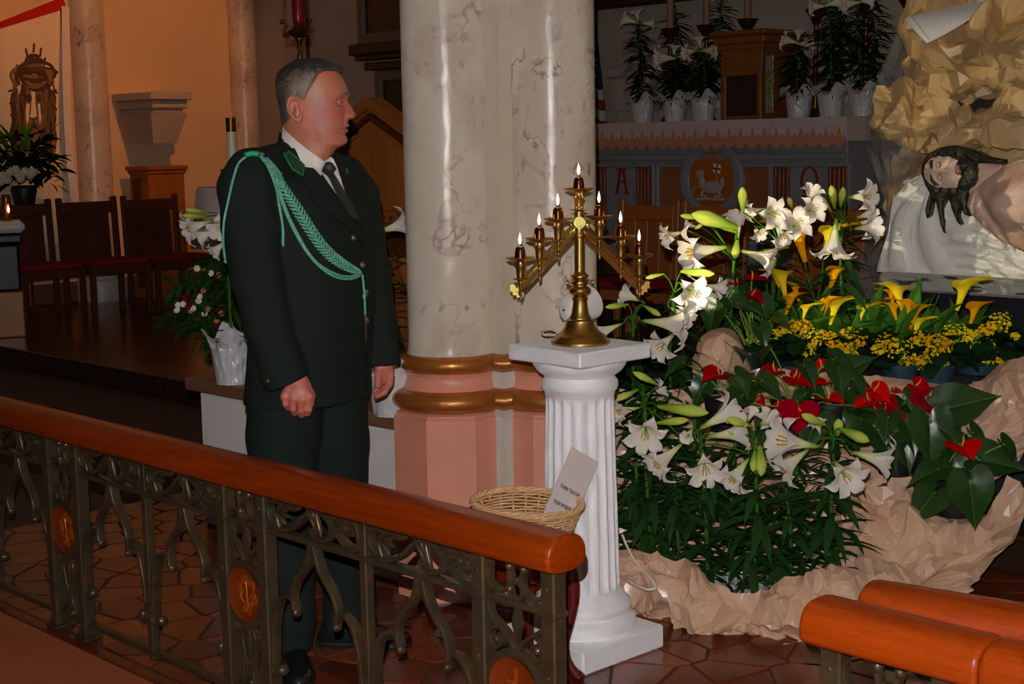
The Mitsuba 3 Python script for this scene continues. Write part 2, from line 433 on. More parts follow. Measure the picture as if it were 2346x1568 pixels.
M('grout', fn=paint(rgb(58, 36, 28), 0.2, 40), rough=0.8)
M('step_carpet', fn=paint(rgb(132, 64, 36), 0.14, 60), rough=0.85)
M('bronze', fn=lambda p, n, uv: mikit.mix(mikit.mix(rgb(66, 54, 40), rgb(98, 80, 56), mikit.fbm(p.x * 30, p.y * 30, p.z * 30, 3)), rgb(56, 66, 58), 0.4 * mikit.smoothstep(0.5, 0.7, mikit.fbm(p.x * 14 + 5, p.y * 14, p.z * 14, 3))),
  rough=0.36, metal=0.65, bump=lambda p, n, uv: mikit.fbm(p.x * 60, p.y * 60, p.z * 60, 2), bscale=0.0008)
M('amber_enamel', col=rgb(118, 44, 6), rough=0.12, coat=0.9, metal=0.35)
M('amber_relief', col=rgb(210, 112, 36), rough=0.16, metal=0.8)
M('brass', col=rgb(206, 162, 88), rough=0.29, metal=1.0)
M('old_brass', col=rgb(150, 110, 54), rough=0.24, metal=1.0)
M('copper', col=rgb(150, 84, 52), rough=0.18, metal=1.0)
M('dull_brass', col=rgb(120, 76, 34), rough=0.35, metal=0.9)
M('wick', col=rgb(30, 24, 20), rough=0.9)
M('candle_wax', col=rgb(222, 214, 196), rough=0.4)
M('wicker', fn=lambda p, n, uv: mikit.mix(rgb(176, 124, 78), rgb(226, 188, 140), mikit.fbm(p.x * 60, p.y * 60, p.z * 60, 3)), rough=0.38, spec=0.5)
M('card_stock', col=rgb(205, 192, 190), rough=0.5)
M('black_ink', col=rgb(38, 38, 42), rough=0.7)
M('wool_green', fn=lambda p, n, uv: mikit.mix(rgb(20, 26, 23), rgb(25, 31, 27), mikit.noise(p.x * 500, p.y * 500, p.z * 500)), rough=0.85, spec=0.12, sheen=0.08)
M('wool_trousers', fn=lambda p, n, uv: mikit.mix(rgb(19, 26, 24), rgb(24, 31, 28), mikit.noise(p.x * 500, p.y * 500, p.z * 500)), rough=0.85, spec=0.12, sheen=0.08)
M('tie_cloth', col=rgb(28, 34, 33), rough=0.6)
M('shirt_white', col=rgb(226, 222, 216), rough=0.7)
M('patch_green', fn=lambda p, n, uv: mikit.mix(rgb(6, 44, 24), rgb(14, 66, 38), mikit.noise(p.x * 300, p.y * 300, p.z * 300)), rough=0.7)
M('braid_bright', col=rgb(20, 132, 84), rough=0.6)
M('braid_green', fn=lambda p, n, uv: mikit.mix(rgb(40, 104, 84), rgb(104, 170, 148), mikit.noise(p.x * 420, p.y * 420, p.z * 420)), rough=0.6)
M('silver', col=rgb(190, 186, 176), rough=0.25, metal=1.0)
M('shoe_leather', col=rgb(14, 15, 17), rough=0.16, coat=0.5)
M('skin', vc=True, rough=0.42, spec=0.42, bump=lambda p, n, uv: mikit.fbm(p.x * 260, p.y * 260, p.z * 260, 2), bscale=0.0006)
M('hair', vc=True, rough=0.55, bump=lambda p, n, uv: mikit.fbm(p.x * 90 + p.z * 160, p.y * 260, p.z * 160 - p.x * 60, 3), bscale=0.003)
M('eye_white', col=rgb(150, 136, 130), rough=0.1)
M('eye_dark', col=rgb(48, 44, 44), rough=0.1)
M('nail', col=rgb(222, 168, 150), rough=0.25)
M('foil_white', fn=paint(rgb(206, 206, 210), 0.05, 30), rough=0.22, metal=0.25, spec=0.7, bump=lambda p, n, uv: mikit.fbm(p.x * 46, p.y * 46, p.z * 26, 3), bscale=0.02)
M('pot_black', col=rgb(20, 21, 23), rough=0.45)
M('pot_teal', col=rgb(38, 62, 72), rough=0.4)
M('soil', fn=paint(rgb(52, 38, 28), 0.3, 80), rough=0.95)
M('kraft', fn=lambda p, n, uv: mikit.mix(rgb(184, 146, 120), rgb(202, 166, 140), mikit.fbm(p.x * 7, p.y * 7, p.z * 7, 3)), rough=0.32, spec=0.7)
M('kraft_gold', fn=lambda p, n, uv: mikit.mix(rgb(172, 138, 92), rgb(202, 170, 118), mikit.fbm(p.x * 5, p.y * 5, p.z * 5, 3)), rough=0.42, spec=0.4)
M('black_cloth', fn=paint(rgb(17, 20, 25), 0.1, 6), rough=0.9)
M('linen', fn=paint(rgb(214, 210, 206), 0.03, 6), rough=0.8)
M('altar_linen', fn=paint(rgb(190, 168, 164), 0.04, 6), rough=0.8)
M('lace_pink', fn=paint(rgb(186, 124, 98), 0.1, 20), rough=0.8)
M('altar_marble', fn=paint(rgb(126, 126, 132), 0.08, 4), rough=0.25)
M('altar_panel', fn=paint(rgb(136, 84, 50), 0.14, 5), rough=0.3)
M('altar_brown', fn=paint(rgb(118, 60, 30), 0.12, 6), rough=0.14)
M('altar_red', col=rgb(96, 44, 40), rough=0.3)
M('letter_red', col=rgb(126, 24, 26), rough=0.4)
M('medallion_gold', fn=paint(rgb(160, 84, 18), 0.1, 8), rough=0.3)
M('relief_stone', fn=paint(rgb(160, 146, 136), 0.08, 20), rough=0.6)
M('mosaic', fn=lambda p, n, uv: mikit.mix(rgb(150, 120, 70), rgb(150, 170, 166), mikit.smoothstep(0.5, 0.62, mikit.cell_rand((p.x - p.y) * 60, p.z * 60))), rough=0.2, metal=0.5)
M('tabernacle_wood', fn=woodfn(rgb(102, 54, 22), rgb(138, 80, 36), Z), rough=0.35)
M('dark_niche', col=rgb(44, 30, 20), rough=0.4)
M('frame_dark', col=rgb(44, 30, 24), rough=0.5)
M('brow_hair', fn=paint(rgb(92, 66, 52), 0.25, 200), rough=0.7)
M('frame_olive', col=rgb(92, 84, 70), rough=0.5)
M('canvas_dark', fn=paint(rgb(26, 28, 24), 0.3, 3), rough=0.4)
M('glass_red', col=rgb(110, 8, 12), rough=0.08, coat=0.6)
M('banner_cloth', fn=paint(rgb(226, 208, 178), 0.03, 3), rough=0.85)
M('banner_red', col=rgb(176, 14, 18), rough=0.8)
M('banner_ink', fn=paint(rgb(74, 50, 36), 0.35, 18), rough=0.85)
M('banner_wash', fn=paint(rgb(128, 96, 70), 0.3, 12), rough=0.85)
M('bracket_stone', fn=paint(rgb(176, 160, 144), 0.05, 5), rough=0.6)
M('flag_blue', col=rgb(26, 34, 66), rough=0.8)
M('flag_red', col=rgb(132, 22, 34), rough=0.8)
M('flag_white', col=rgb(190, 184, 180), rough=0.8)
M('lamp_white', col=rgb(222, 220, 218), rough=0.35)
M('cord_white', col=rgb(210, 200, 186), rough=0.5)
M('cord_brown', col=rgb(130, 92, 60), rough=0.5)
M('stone_slab', fn=lambda p, n, uv: mikit.mix(mikit.mix(rgb(120, 116, 108), rgb(186, 182, 172), mikit.fbm(p.x * 16, p.y * 16, p.z * 40, 4)), rgb(52, 52, 48), mikit.smoothstep(0.56, 0.68, mikit.fbm(p.x * 12 + 7, p.y * 12, p.z * 60, 4))), rough=0.8)
M('painted_shroud', fn=paint(rgb(226, 224, 214), 0.02, 6), rough=0.6)
M('painted_skin', fn=lambda p, n, uv: mikit.mix(rgb(206, 172, 152), rgb(178, 138, 120), mikit.smoothstep(0.4, 0.7, mikit.fbm(p.x * 8, p.y * 8, p.z * 8, 3))), rough=0.5)
M('painted_face', col=rgb(222, 192, 170), rough=0.5)
M('painted_hair', fn=lambda p, n, uv: mikit.mix(rgb(34, 38, 28), rgb(74, 74, 48), mikit.smoothstep(0.4, 0.8, mikit.fbm(p.x * 150, p.y * 150, p.z * 60, 3))), rough=0.5)
M('painted_lid', col=rgb(140, 100, 92), rough=0.5)
M('painted_lip', col=rgb(206, 130, 112), rough=0.5)
M('painted_blood', col=rgb(150, 20, 18), rough=0.5)
scene['tulle'] = {'type': 'mask', 'opacity': 0.28, 'bsdf': {'type': 'twosided', 'bsdf': {'type': 'diffuse', 'reflectance': {'type': 'rgb', 'value': rgb(150, 142, 138)}}}}
L('lily_petal', rgb(226, 220, 210), 0.25, 0.5, fn=lambda p, n, uv: mikit.mix(mikit.mix(rgb(128, 158, 54), rgb(226, 224, 178), mikit.smoothstep(0.02, 0.34, uv.y)), rgb(232, 224, 216), mikit.smoothstep(0.3, 0.6, uv.y)))
L('lily_bud', rgb(150, 168, 58), 0.2, 0.45, fn=lambda p, n, uv: mikit.mix(rgb(112, 140, 38), rgb(178, 190, 84), mikit.smoothstep(0.1, 0.8, uv.y)))
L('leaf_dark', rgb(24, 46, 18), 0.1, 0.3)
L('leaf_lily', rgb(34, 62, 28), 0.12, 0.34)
M('altar_candle', col=rgb(140, 108, 84), rough=0.5)
L('leaf_bright', rgb(84, 130, 34), 0.3, 0.4)
L('leaf_calla', rgb(76, 124, 42), 0.3, 0.38)
L('leaf_kalanchoe', rgb(26, 52, 24), 0.1, 0.3)
M('leaf_anthurium', fn=lambda p, n, uv: mikit.mix(mikit.mix(rgb(22, 46, 14), rgb(34, 64, 22), mikit.fbm(p.x * 14, p.y * 14, p.z * 14, 3)), rgb(70, 104, 46), dr.maximum(0.55 * (1 - mikit.smoothstep(0.004, 0.014, dr.abs(uv.x))), 0.16 * mikit.smoothstep(0.93, 0.99, dr.cos((uv.y + dr.abs(uv.x) * 0.8) * 42)))), rough=0.27, spec=0.45)
L('stem_green', rgb(56, 96, 30), 0.1, 0.4)
L('stem_pale', rgb(112, 142, 62), 0.1, 0.4)
L('calla_yellow', rgb(248, 222, 40), 0.3, 0.4)
L('calla_orange', rgb(234, 164, 12), 0.3, 0.4)
L('spathe_red', rgb(172, 6, 14), 0.1, 0.2)
L('spathe_bright', rgb(206, 14, 8), 0.1, 0.22)
L('spathe_crimson', rgb(140, 0, 28), 0.1, 0.16)
L('spadix', rgb(226, 150, 60), 0.1, 0.6)
L('kalanchoe_yellow', rgb(244, 218, 30), 0.2, 0.5)
L('kalanchoe_orange', rgb(238, 184, 20), 0.2, 0.5)
L('pollen', rgb(216, 150, 20), 0.1, 0.7)
L('white_bloom', rgb(214, 200, 190), 0.3, 0.6)
L('peach_bloom', rgb(176, 110, 72), 0.3, 0.6)
L('purple_bloom', rgb(96, 14, 52), 0.2, 0.6)
L('fern_green', rgb(34, 66, 26), 0.2, 0.5)
scene['flame'] = {'type': 'diffuse', 'reflectance': {'type': 'rgb', 'value': [0.8, 0.5, 0.2]}}
# ------------------------------------------------------------------ the room
# floor of irregular clay flags, tops at z = 0, over a bed of grout
struct('floor', mv(box(-14, 6, 2.12, 11, -0.2, -0.006), church(0, 0)), 'grout', False, label='reddish clay flagstone floor of irregular polished pieces')
# lower step on the near side of the rail, covered in brown carpet
struct('step_near', mv(box(-14, 6, 0.9, 2.11, -0.3, -0.001, 0.006), church(0, 0)), 'step_carpet', False, label='brown carpeted step on the near side of the bronze rail')
struct('step_edge', mv(box(-14, 6, 2.111, 2.155, -0.3, -0.002, 0.003), church(0, 0)), 'tile_clay_1', False)
def flags():
    a0, a1, b0, b1 = -5.6, 1.3, 2.158, 5.0
    r = np.random.default_rng(3)
    st = 0.165
    pts = []
    for i, a in enumerate(np.arange(a0 - st, a1 + st, st)):
        for b in np.arange(b0 - st, b1 + st, st):
            pts.append((a + r.uniform(-0.42, 0.42) * st, b + (i % 2) * st / 2 + r.uniform(-0.42, 0.42) * st))
    v = spatial.Voronoi(np.array(pts))
    edge = sg.box(a0, b0, a1, b1)
    out = []
    for k, reg in zip(range(len(pts)), v.point_region):
        ids = v.regions[reg]
        if -1 in ids or not ids:
            continue
        g = sg.Polygon(v.vertices[ids]).intersection(edge).buffer(-0.0045)
        if g.is_empty or g.area < 0.002 or g.geom_type != 'Polygon':
            continue
        out.append(g)
    return out
def flag_mesh(g, r):
    c = np.array(g.exterior.coords[:-1])
    if sg.LinearRing(c).is_ccw is False:
        c = c[::-1]
    k = len(c)
    m = c.mean(0)
    tilt = r.normal(0, 0.0016, 2)
    inn = m + (c - m) * (1 - 0.004 / np.linalg.norm(c - m, axis=1, keepdims=True))
    up = -0.0005 + np.clip((inn - m) @ tilt, -0.0012, 0.0005)
    V = np.vstack([np.c_[c, np.full(k, -0.007)], np.c_[c, up - 0.0018], np.c_[inn, up], [[*m, -0.0005]]])
    i = np.arange(k); j = (i + 1) % k
    F = np.vstack([np.stack(q, 1) for q in [(i, j, j + k), (i, j + k, i + k), (i + k, j + k, j + 2 * k), (i + k, j + 2 * k, i + 2 * k), (i + 2 * k, j + 2 * k, np.full(k, 3 * k))]])
    return mv(trimesh.Trimesh(V, F, process=False), church(0, 0))
_rg = np.random.default_rng(5); _fl_all = flags(); _sc = []
for g in _fl_all:
    c = C(g.centroid.x, g.centroid.y)
    q = proj(c)[0]
    vis = c[1] > 1 and -40 < q[0] < PW + 40 and q[1] < PH + 60
    _sc.append((g.area * FPX ** 2 / max(c[1], 0.5) ** 3) if vis and not (q[0] > 1560) else 0.0)
_order = np.argsort(_sc)[::-1]
_rest = []
for rank, k in enumerate(_order):
    mesh = flag_mesh(_fl_all[k], _rg)
    if rank < 295 and _sc[k] > 0:
        put('floor__tile', mesh, f'tile_clay_{int(_rg.choice(5, p=[.3, .25, .2, .1, .15]))}', 20)
    else:
        _rest.append(mesh)
put('floor__tile_field', cat(_rest), 'tile_clay_0', 20, kind='stuff')

# sanctuary platform
struct('platform', mv(box(-13, 4, 4.75, 11, 0.0, 0.15, 0.008), church(0, 0)), 'stage_wood', False, label='dark polished wooden platform of the sanctuary')
for k in range(26):
    put('platform__riser_panel', mv(box(-11.2 + k * 0.42, -10.8 + k * 0.42, 4.735, 4.752, 0.008, 0.128, 0.004), church(0, 0)), 'stage_riser', False)
put('platform__nosing', mv(box(-13, 4, 4.715, 4.76, 0.13, 0.152, 0.008), church(0, 0)), 'stage_wood', False)
struct('platform_upper', mv(box(-9.1, -3.5, 7.9, 11, 0.15, 0.6, 0.01), church(0, 0)), 'stage_riser', False, label='raised dark step under the high altar')
# walls
struct('wall_left', mv(box(-12.7, -12.4, 1.2, 8.7, 0, 7), church(0, 0)), 'wall_cream', False, label='cream plastered wall of the side chapel, lit orange')
struct('wall_back', mv(box(-12.7, -8.9, 8.7, 8.95, 0, 7), church(0, 0)), 'wall_grey', False, label='grey wall behind the standing man')
struct('wall_apse', mv(box(-9.5, 4, 10.3, 10.6, 0, 7), church(0, 0)), 'wall_white', False, label='pale apse wall behind the high altar')
struct('wall_return', mv(box(-9.5, -9.2, 9.0, 10.3, 0, 7), church(0, 0)), 'wall_white', False)
struct('wall_right', mv(box(4, 4.3, 1.2, 10.6, -0.3, 7), church(0, 0)), 'wall_white', False)
struct('ceiling', mv(box(-14, 6, -3, 11, 7, 7.2), church(0, 0)), 'wall_grey', False)
_d = ray(1400, 18); _zb = (CAM + _d * ((10.1 - CAM @ N) / (_d @ N)))[2]
struct('trim_1', mv(cat(box(-9.2, 0, 10.16, 10.3, _zb + .06, _zb + .7, 0.02), box(-9.2, 0, 10.08, 10.2, _zb, _zb + .07, 0.02)), church(0, 0)), 'dark_timber', False, label='dark timber beam along the top of the apse wall')
struct('baseboard_left', mv(box(-12.4, -12.36, 1.2, 8.7, 0.15, 0.34, 0.01), church(0, 0)), 'brown_cap', False)
# round shafts built into the chapel wall
def shaft(a, b, r, label):
    k = thing('wall_column', label, 'column')
    labels[k]['kind'] = 'structure'
    m = church(a, b)
    put(k + '__shaft', mv(lathe([(r * 1.02, 0.5), (r, 1.0), (r * 0.98, 3), (r * 0.95, 7)], 40), m), 'painted_marble')
    put(k + '__base', mv(lathe([(r * 1.5, 0.15), (r * 1.5, 0.34), (r * 1.35, 0.36), (r * 1.4, 0.4), (r * 1.3, 0.45), (r * 1.1, 0.48), (r * 1.02, 0.5)], 40), m), 'grey_paint', 50)
shaft(-12.38, 6.88, 0.165, 'pale marbled wall column beside the hanging banner')
shaft(-12.32, 8.56, 0.135, 'pale marbled wall column at the corner behind the man')

# low white parapet with a brown cap behind the man
k = thing('parapet_wall', 'low white parapet wall with a brown wooden cap behind the man', 'wall')
labels[k]['kind'] = 'structure'
put(k + '__body', mv(box(-5.04, -3.72, 3.22, 3.52, 0.0, 0.565, 0.006), church(0, 0)), 'parapet_white', False)
put(k + '__cap', mv(box(-5.09, -3.72, 3.18, 3.58, 0.566, 0.618, 0.006), church(0, 0)), 'brown_cap', False)

# ------------------------------------------------------------------ the clustered pier
k = thing('pier', 'pier of twin marbled columns on gilded pink octagonal bases', 'column')
labels[k]['kind'] = 'structure'
PC = np.array([-0.031, 5.11, 0.0])
def pm(a, b):
    return frame(PC + U * a + N * b, U, N, Z)
S2 = math.sqrt(2)
prof_core = [(0.205 + 0.035, 0.0), (0.24, 0.635), (0.225, 0.655)]
put(k + '__core', mv(lathe([(x * S2, z) for x, z in [(0.24, 0), (0.24, 0.632), (0.222, 0.652)]], 4, math.pi / 4), pm(0, 0)), 'grey_paint', 20)
put(k + '__core', mv(lathe([(x * S2, z) for x, z in [(0.222, 0.718), (0.212, 0.735), (0.212, 0.78)]], 4, math.pi / 4), pm(0, 0)), 'grey_paint', 20)
put(k + '__core', mv(lathe([(x * S2, z) for x, z in [(0.2, 0.83), (0.2, 7)]], 4, math.pi / 4), pm(0, 0)), 'cream_paint', 20)
def torus_prof(r, z, h, bulge, n=9):
    return [(r + bulge * math.sin(t), z - h / 2 * math.cos(t)) for t in np.linspace(0, math.pi, n)]
put(k + '__gilt_band', mv(lathe([(x * S2, z) for x, z in torus_prof(0.212, 0.688, 0.075, 0.045)], 4, math.pi / 4), pm(0, 0)), 'gold_paint', 40)
put(k + '__gilt_band', mv(lathe([(x * S2, z) for x, z in torus_prof(0.205, 0.81, 0.058, 0.03)], 4, math.pi / 4), pm(0, 0)), 'gold_paint', 40)
for a, b in ((0.0, -0.252), (0.252, 0.0), (-0.252, 0.0), (0.0, 0.252)):
    m = pm(a, b)
    put(k + '__shaft', mv(lathe([(0.156, 0.838), (0.150, 0.848), (0.148, 0.9), (0.1465, 3), (0.143, 7)], 64), m), 'painted_marble')
    put(k + '__upper_torus', mv(lathe([(0.15, 0.781)] + torus_prof(0.16, 0.81, 0.058, 0.03) + [(0.15, 0.839)], 64), m), 'gold_paint', 40)
    put(k + '__scotia', mv(lathe([(0.178, 0.716), (0.176, 0.724), (0.166, 0.735), (0.160, 0.752), (0.160, 0.766), (0.166, 0.774), (0.17, 0.782)], 64), m), 'pink_paint', 50)
    put(k + '__lower_torus', mv(lathe([(0.17, 0.648)] + torus_prof(0.172, 0.686, 0.074, 0.045) + [(0.17, 0.724)], 64), m), 'gold_paint', 40)
    o8 = 1 / math.cos(math.pi / 8)
    put(k + '__plinth', mv(lathe([(0.2 * o8, 0.0), (0.2 * o8, 0.628), (0.19 * o8, 0.638), (0.19 * o8, 0.643), (0.172 * o8, 0.652)], 8, math.pi / 8), m), 'pink_paint', 20)
# ------------------------------------------------------------------ bronze communion rail
RB = 2.17                                   # the rail's distance into the church
RA = -2.058                                 # where its right end stands
def arc(pts, n=28):
    return smooth_path(np.array(pts, float), n)
def spiral(c, r0, r1, a0, a1, n=26):
    t = np.linspace(0, 1, n)
    a, r = np.radians(a0 + (a1 - a0) * t), r0 + (r1 - r0) * t
    return np.stack([c[0] + r * np.cos(a), c[1] + r * np.sin(a)], 1)
def strap(p2, w=0.012, d=0.02, scale=None, y=0.0):
    """A flat bar following a path in the rail's plane (x, z); w in that plane, d through it."""
    p = np.stack([p2[:, 0], np.full(len(p2), y), p2[:, 1]], 1)
    sec = np.array([[-.5, -.36], [-.36, -.5], [.36, -.5], [.5, -.36], [.5, .36], [.36, .5], [-.36, .5], [-.5, .36]]) * [w, d]
    return sweep(p, sec, up=np.array([0, 1.0, 0]), scale=scale)
def lobe(o, ang, ln, w, y=0.0, t=0.016):
    m = ball(1.0, sub=2)
    v = m.vertices
    v[:, 2] *= (1 - 0.45 * (v[:, 0] * 0.5 + 0.5))
    m.apply_scale((ln / 2, t / 2, w / 2))
    m.apply_translation((ln / 2, 0, 0))
    c, s = math.cos(math.radians(ang)), math.sin(math.radians(ang))
    R = np.eye(4); R[0, 0], R[0, 2], R[2, 0], R[2, 2] = c, -s, s, c
    R[:3, 3] = (o[0], y, o[1])
    m.apply_transform(R)
    return m
def acanthus_panel(x0, x1, z0, z1):
    """The running scroll between two uprights under the handrail."""
    w, h = x1 - x0, z1 - z0
    q = lambda a, b: (x0 + a * w, z0 + b * h)
    s1 = arc([q(.13, .62), q(.17, .8), q(.09, .86), q(.02, .6), q(.06, .16), q(.2, .04), q(.34, .3), q(.46, .74), q(.58, .9), q(.7, .62), q(.84, .14), q(.97, .08), q(.99, .5), q(.93, .86), q(.85, .74), q(.87, .5), q(.92, .48)], 90)
    ms = [strap(s1, 0.013, 0.026)]
    s2 = arc([q(.62, .88), q(.7, .55), q(.68, .16), q(.57, .05), q(.5, .2), q(.53, .36)], 40)
    ms.append(strap(s2, 0.011, 0.024))
    for k, (a, b) in enumerate(((.6, .1), (.57, .2), (.55, .28), (.56, .36), (.59, .42))):
        ms.append(lobe(q(a, b), 122 + k * 9 - 18, 0.078 - 0.007 * abs(k - 1.4), 0.018, y=-0.006 + 0.003 * (k % 2)))
    for k in range(4):
        ms.append(lobe(q(.1 + k * .02, .5 + k * .03), -62 + k * 26, 0.048, 0.016, y=-0.006))
        ms.append(lobe(q(.26 + k * .045, .9), -170 + k * 4, 0.05, 0.02, y=-0.005))
        ms.append(lobe(q(.88 - k * .03, .62 + k * .08), 205 - k * 16, 0.055, 0.018, y=-0.006))
        ms.append(lobe(q(.74 + k * .05, .9), -8 - k * 5, 0.05, 0.02, y=-0.005))
    return cat(ms)
def ogee(x0, x1, side):
    """Half of the pointed arch under the middle bar: foot on one upright, apex at the middle."""
    w = x1 - x0
    s = lambda a: (x0 + a * w) if side < 0 else (x1 - a * w)
    p = arc([(s(.485), .545), (s(.47), .515), (s(.42), .47), (s(.33), .43), (s(.28), .385), (s(.295), .345)], 34)
    q = arc([(s(.285), .35), (s(.24), .375), (s(.15), .362), (s(.075), .30), (s(.05), .22), (s(.045), .15)], 34)
    r = spiral((s(.095), .165), .026, .012, 180 if side < 0 else 0, 330 if side < 0 else -150, 16)
    return cat(strap(p, 0.015, 0.03, np.linspace(1, .85, 34)), strap(q, 0.016, 0.032, np.r_[np.linspace(.5, 1, 17), np.linspace(1, .9, 17)]), strap(r, 0.013, 0.034),
               ball(0.016, (s(.12), 0, .162), (1, 1.15, 1)), ball(0.010, (s(.297), 0, .338), (1, 1.4, 1.3)))
def medallion_frame(cx):
    return cat(mv(lathe([(.075, -.012), (.076, -.02), (.086, -.022), (.094, -.012), (.094, .012), (.075, .014), (.075, -.012)], 40), frame((cx, 0, .345), np.array([1, 0, 0.]), np.array([0, 0, 1.]), np.array([0, -1., 0]))))
def scrollwork(x0, x1):
    """Scrolls, spear and twisted stem of a narrow panel (two posts wide)."""
    c, w = (x0 + x1) / 2, x1 - x0
    ms = []
    for s in (-1, 1):
        ms.append(strap(arc([(c + s * .088, .535), (c + s * .08, .50), (c + s * .045, .475), (c + s * .012, .445), (c + s * .006, .43)], 22), 0.011, 0.022))
        ms.append(strap(spiral((c + s * .062, .448), .028, .010, 90 if s > 0 else 90, 90 + s * 330 * -1 if s > 0 else 90 + 330, 26), 0.010, 0.022))
        ms.append(strap(spiral((c + s * .066, .236), .026, .010, -90, -90 + s * 330, 26), 0.010, 0.022))
        ms.append(ball(.012, (c + s * .062, 0, .448), (1, 1.2, 1)))
        ms.append(strap(arc([(c + s * .005, .255), (c + s * .03, .23), (c + s * .018, .17), (c + s * .02, .1), (c + s * .06, .075), (c + s * .09, .1)], 26), 0.011, 0.022))
        ms.append(strap(spiral((c + s * .06, .045), .026, .012, 90, 90 - s * 300, 22), 0.010, 0.02))
    tw = np.linspace(0.02, 0.17, 40)
    st = sweep(np.stack([np.full(40, c), np.zeros(40), tw], 1), rect(.018, .018), up=None)
    v = st.vertices
    a = (v[:, 2] - .02) * 55
    x, y = v[:, 0] - c, v[:, 1].copy()
    v[:, 0], v[:, 1] = c + x * np.cos(a) - y * np.sin(a), x * np.sin(a) + y * np.cos(a)
    return ms, cat(st, box(c - .012, c + .012, -.012, .012, .165, .26, .002))
def spear(c):
    g = [(c, .545), (c + .010, .51), (c + .013, .492), (c + .005, .47), (c + .004, .435), (c - .004, .435), (c - .005, .47), (c - .013, .492), (c - .010, .51)]
    m = poly(g, 0.014)
    v = m.vertices
    return trimesh.Trimesh(np.stack([v[:, 0], v[:, 2] - 0.007, v[:, 1]], 1), m.faces[:, ::-1], process=False)
def quatrefoil(x0, x1, z0, z1):
    """Two facing C scrolls tied in the middle, in the frieze of a narrow panel."""
    c, h, zc = (x0 + x1) / 2, (z1 - z0) / 2, (z0 + z1) / 2
    ms = []
    for s in (-1, 1):
        ms.append(strap(spiral((c + s * .052, zc), .038, .034, 90 - s * 62, 90 - s * 62 + s * -236 + (0), 30), 0.010, 0.022))
        ms.append(ball(.010, (c + s * .022, 0, zc + .026), (1, 1.2, 1.2)))
        ms.append(ball(.010, (c + s * .022, 0, zc - .026), (1, 1.2, 1.2)))
    ms.append(box(c - .022, c + .022, -.008, .008, zc - .012, zc + .0, .002))
    ms.append(strap(spiral((c, zc - .03), .018, .018, 180, 360, 14), .008, .02))
    return cat(ms)
def handrail_mesh(x0, x1, r=0.012):
    """Moulded oak rail: rounded top, flattened sides."""
    a = np.linspace(0, 2 * np.pi, 28, endpoint=False)
    y = 0.062 * np.sign(np.cos(a)) * np.abs(np.cos(a)) ** 0.75
    z = np.where(np.sin(a) > 0, 0.048 * np.abs(np.sin(a)) ** 0.9, -0.034 * np.abs(np.sin(a)) ** 0.55)
    sec = np.stack([y, z], 1)
    t = np.array([x0, x0 + .002, x0 + .006, x0 + .012] + list(np.linspace(x0 + .05, x1 - .05, 12)) + [x1 - .012, x1 - .006, x1 - .002, x1])
    sc = np.ones(len(t)); sc[[0, -1]], sc[[1, -2]], sc[[2, -3]] = .87, .93, .975
    g = np.stack([np.repeat(t[:, None], 28, 1), sc[:, None] * sec[None, :, 0], 0.676 + sc[:, None] * sec[None, :, 1]], -1)
    m = gridmesh(g.transpose(1, 0, 2), True)
    k = len(t)
    n0 = len(m.vertices)
    V = np.vstack([m.vertices, [[x0, 0, .676], [x1, 0, .676]]])
    i = np.arange(28); j = (i + 1) % 28
    F = np.vstack([m.faces, np.stack([np.full(28, n0), i * k, j * k], 1), np.stack([np.full(28, n0 + 1), j * k + k - 1, i * k + k - 1], 1)])
    m = trimesh.Trimesh(V, F, process=False)
    trimesh.repair.fix_normals(m)
    return m
def post(x, w=0.042, d=0.042):
    return cat(box(x - w / 2, x + w / 2, -d / 2, d / 2, .0, .645, .004), box(x - w / 2 - .004, x + w / 2 + .004, -d / 2 - .004, d / 2 + .004, .535, .548, .003))
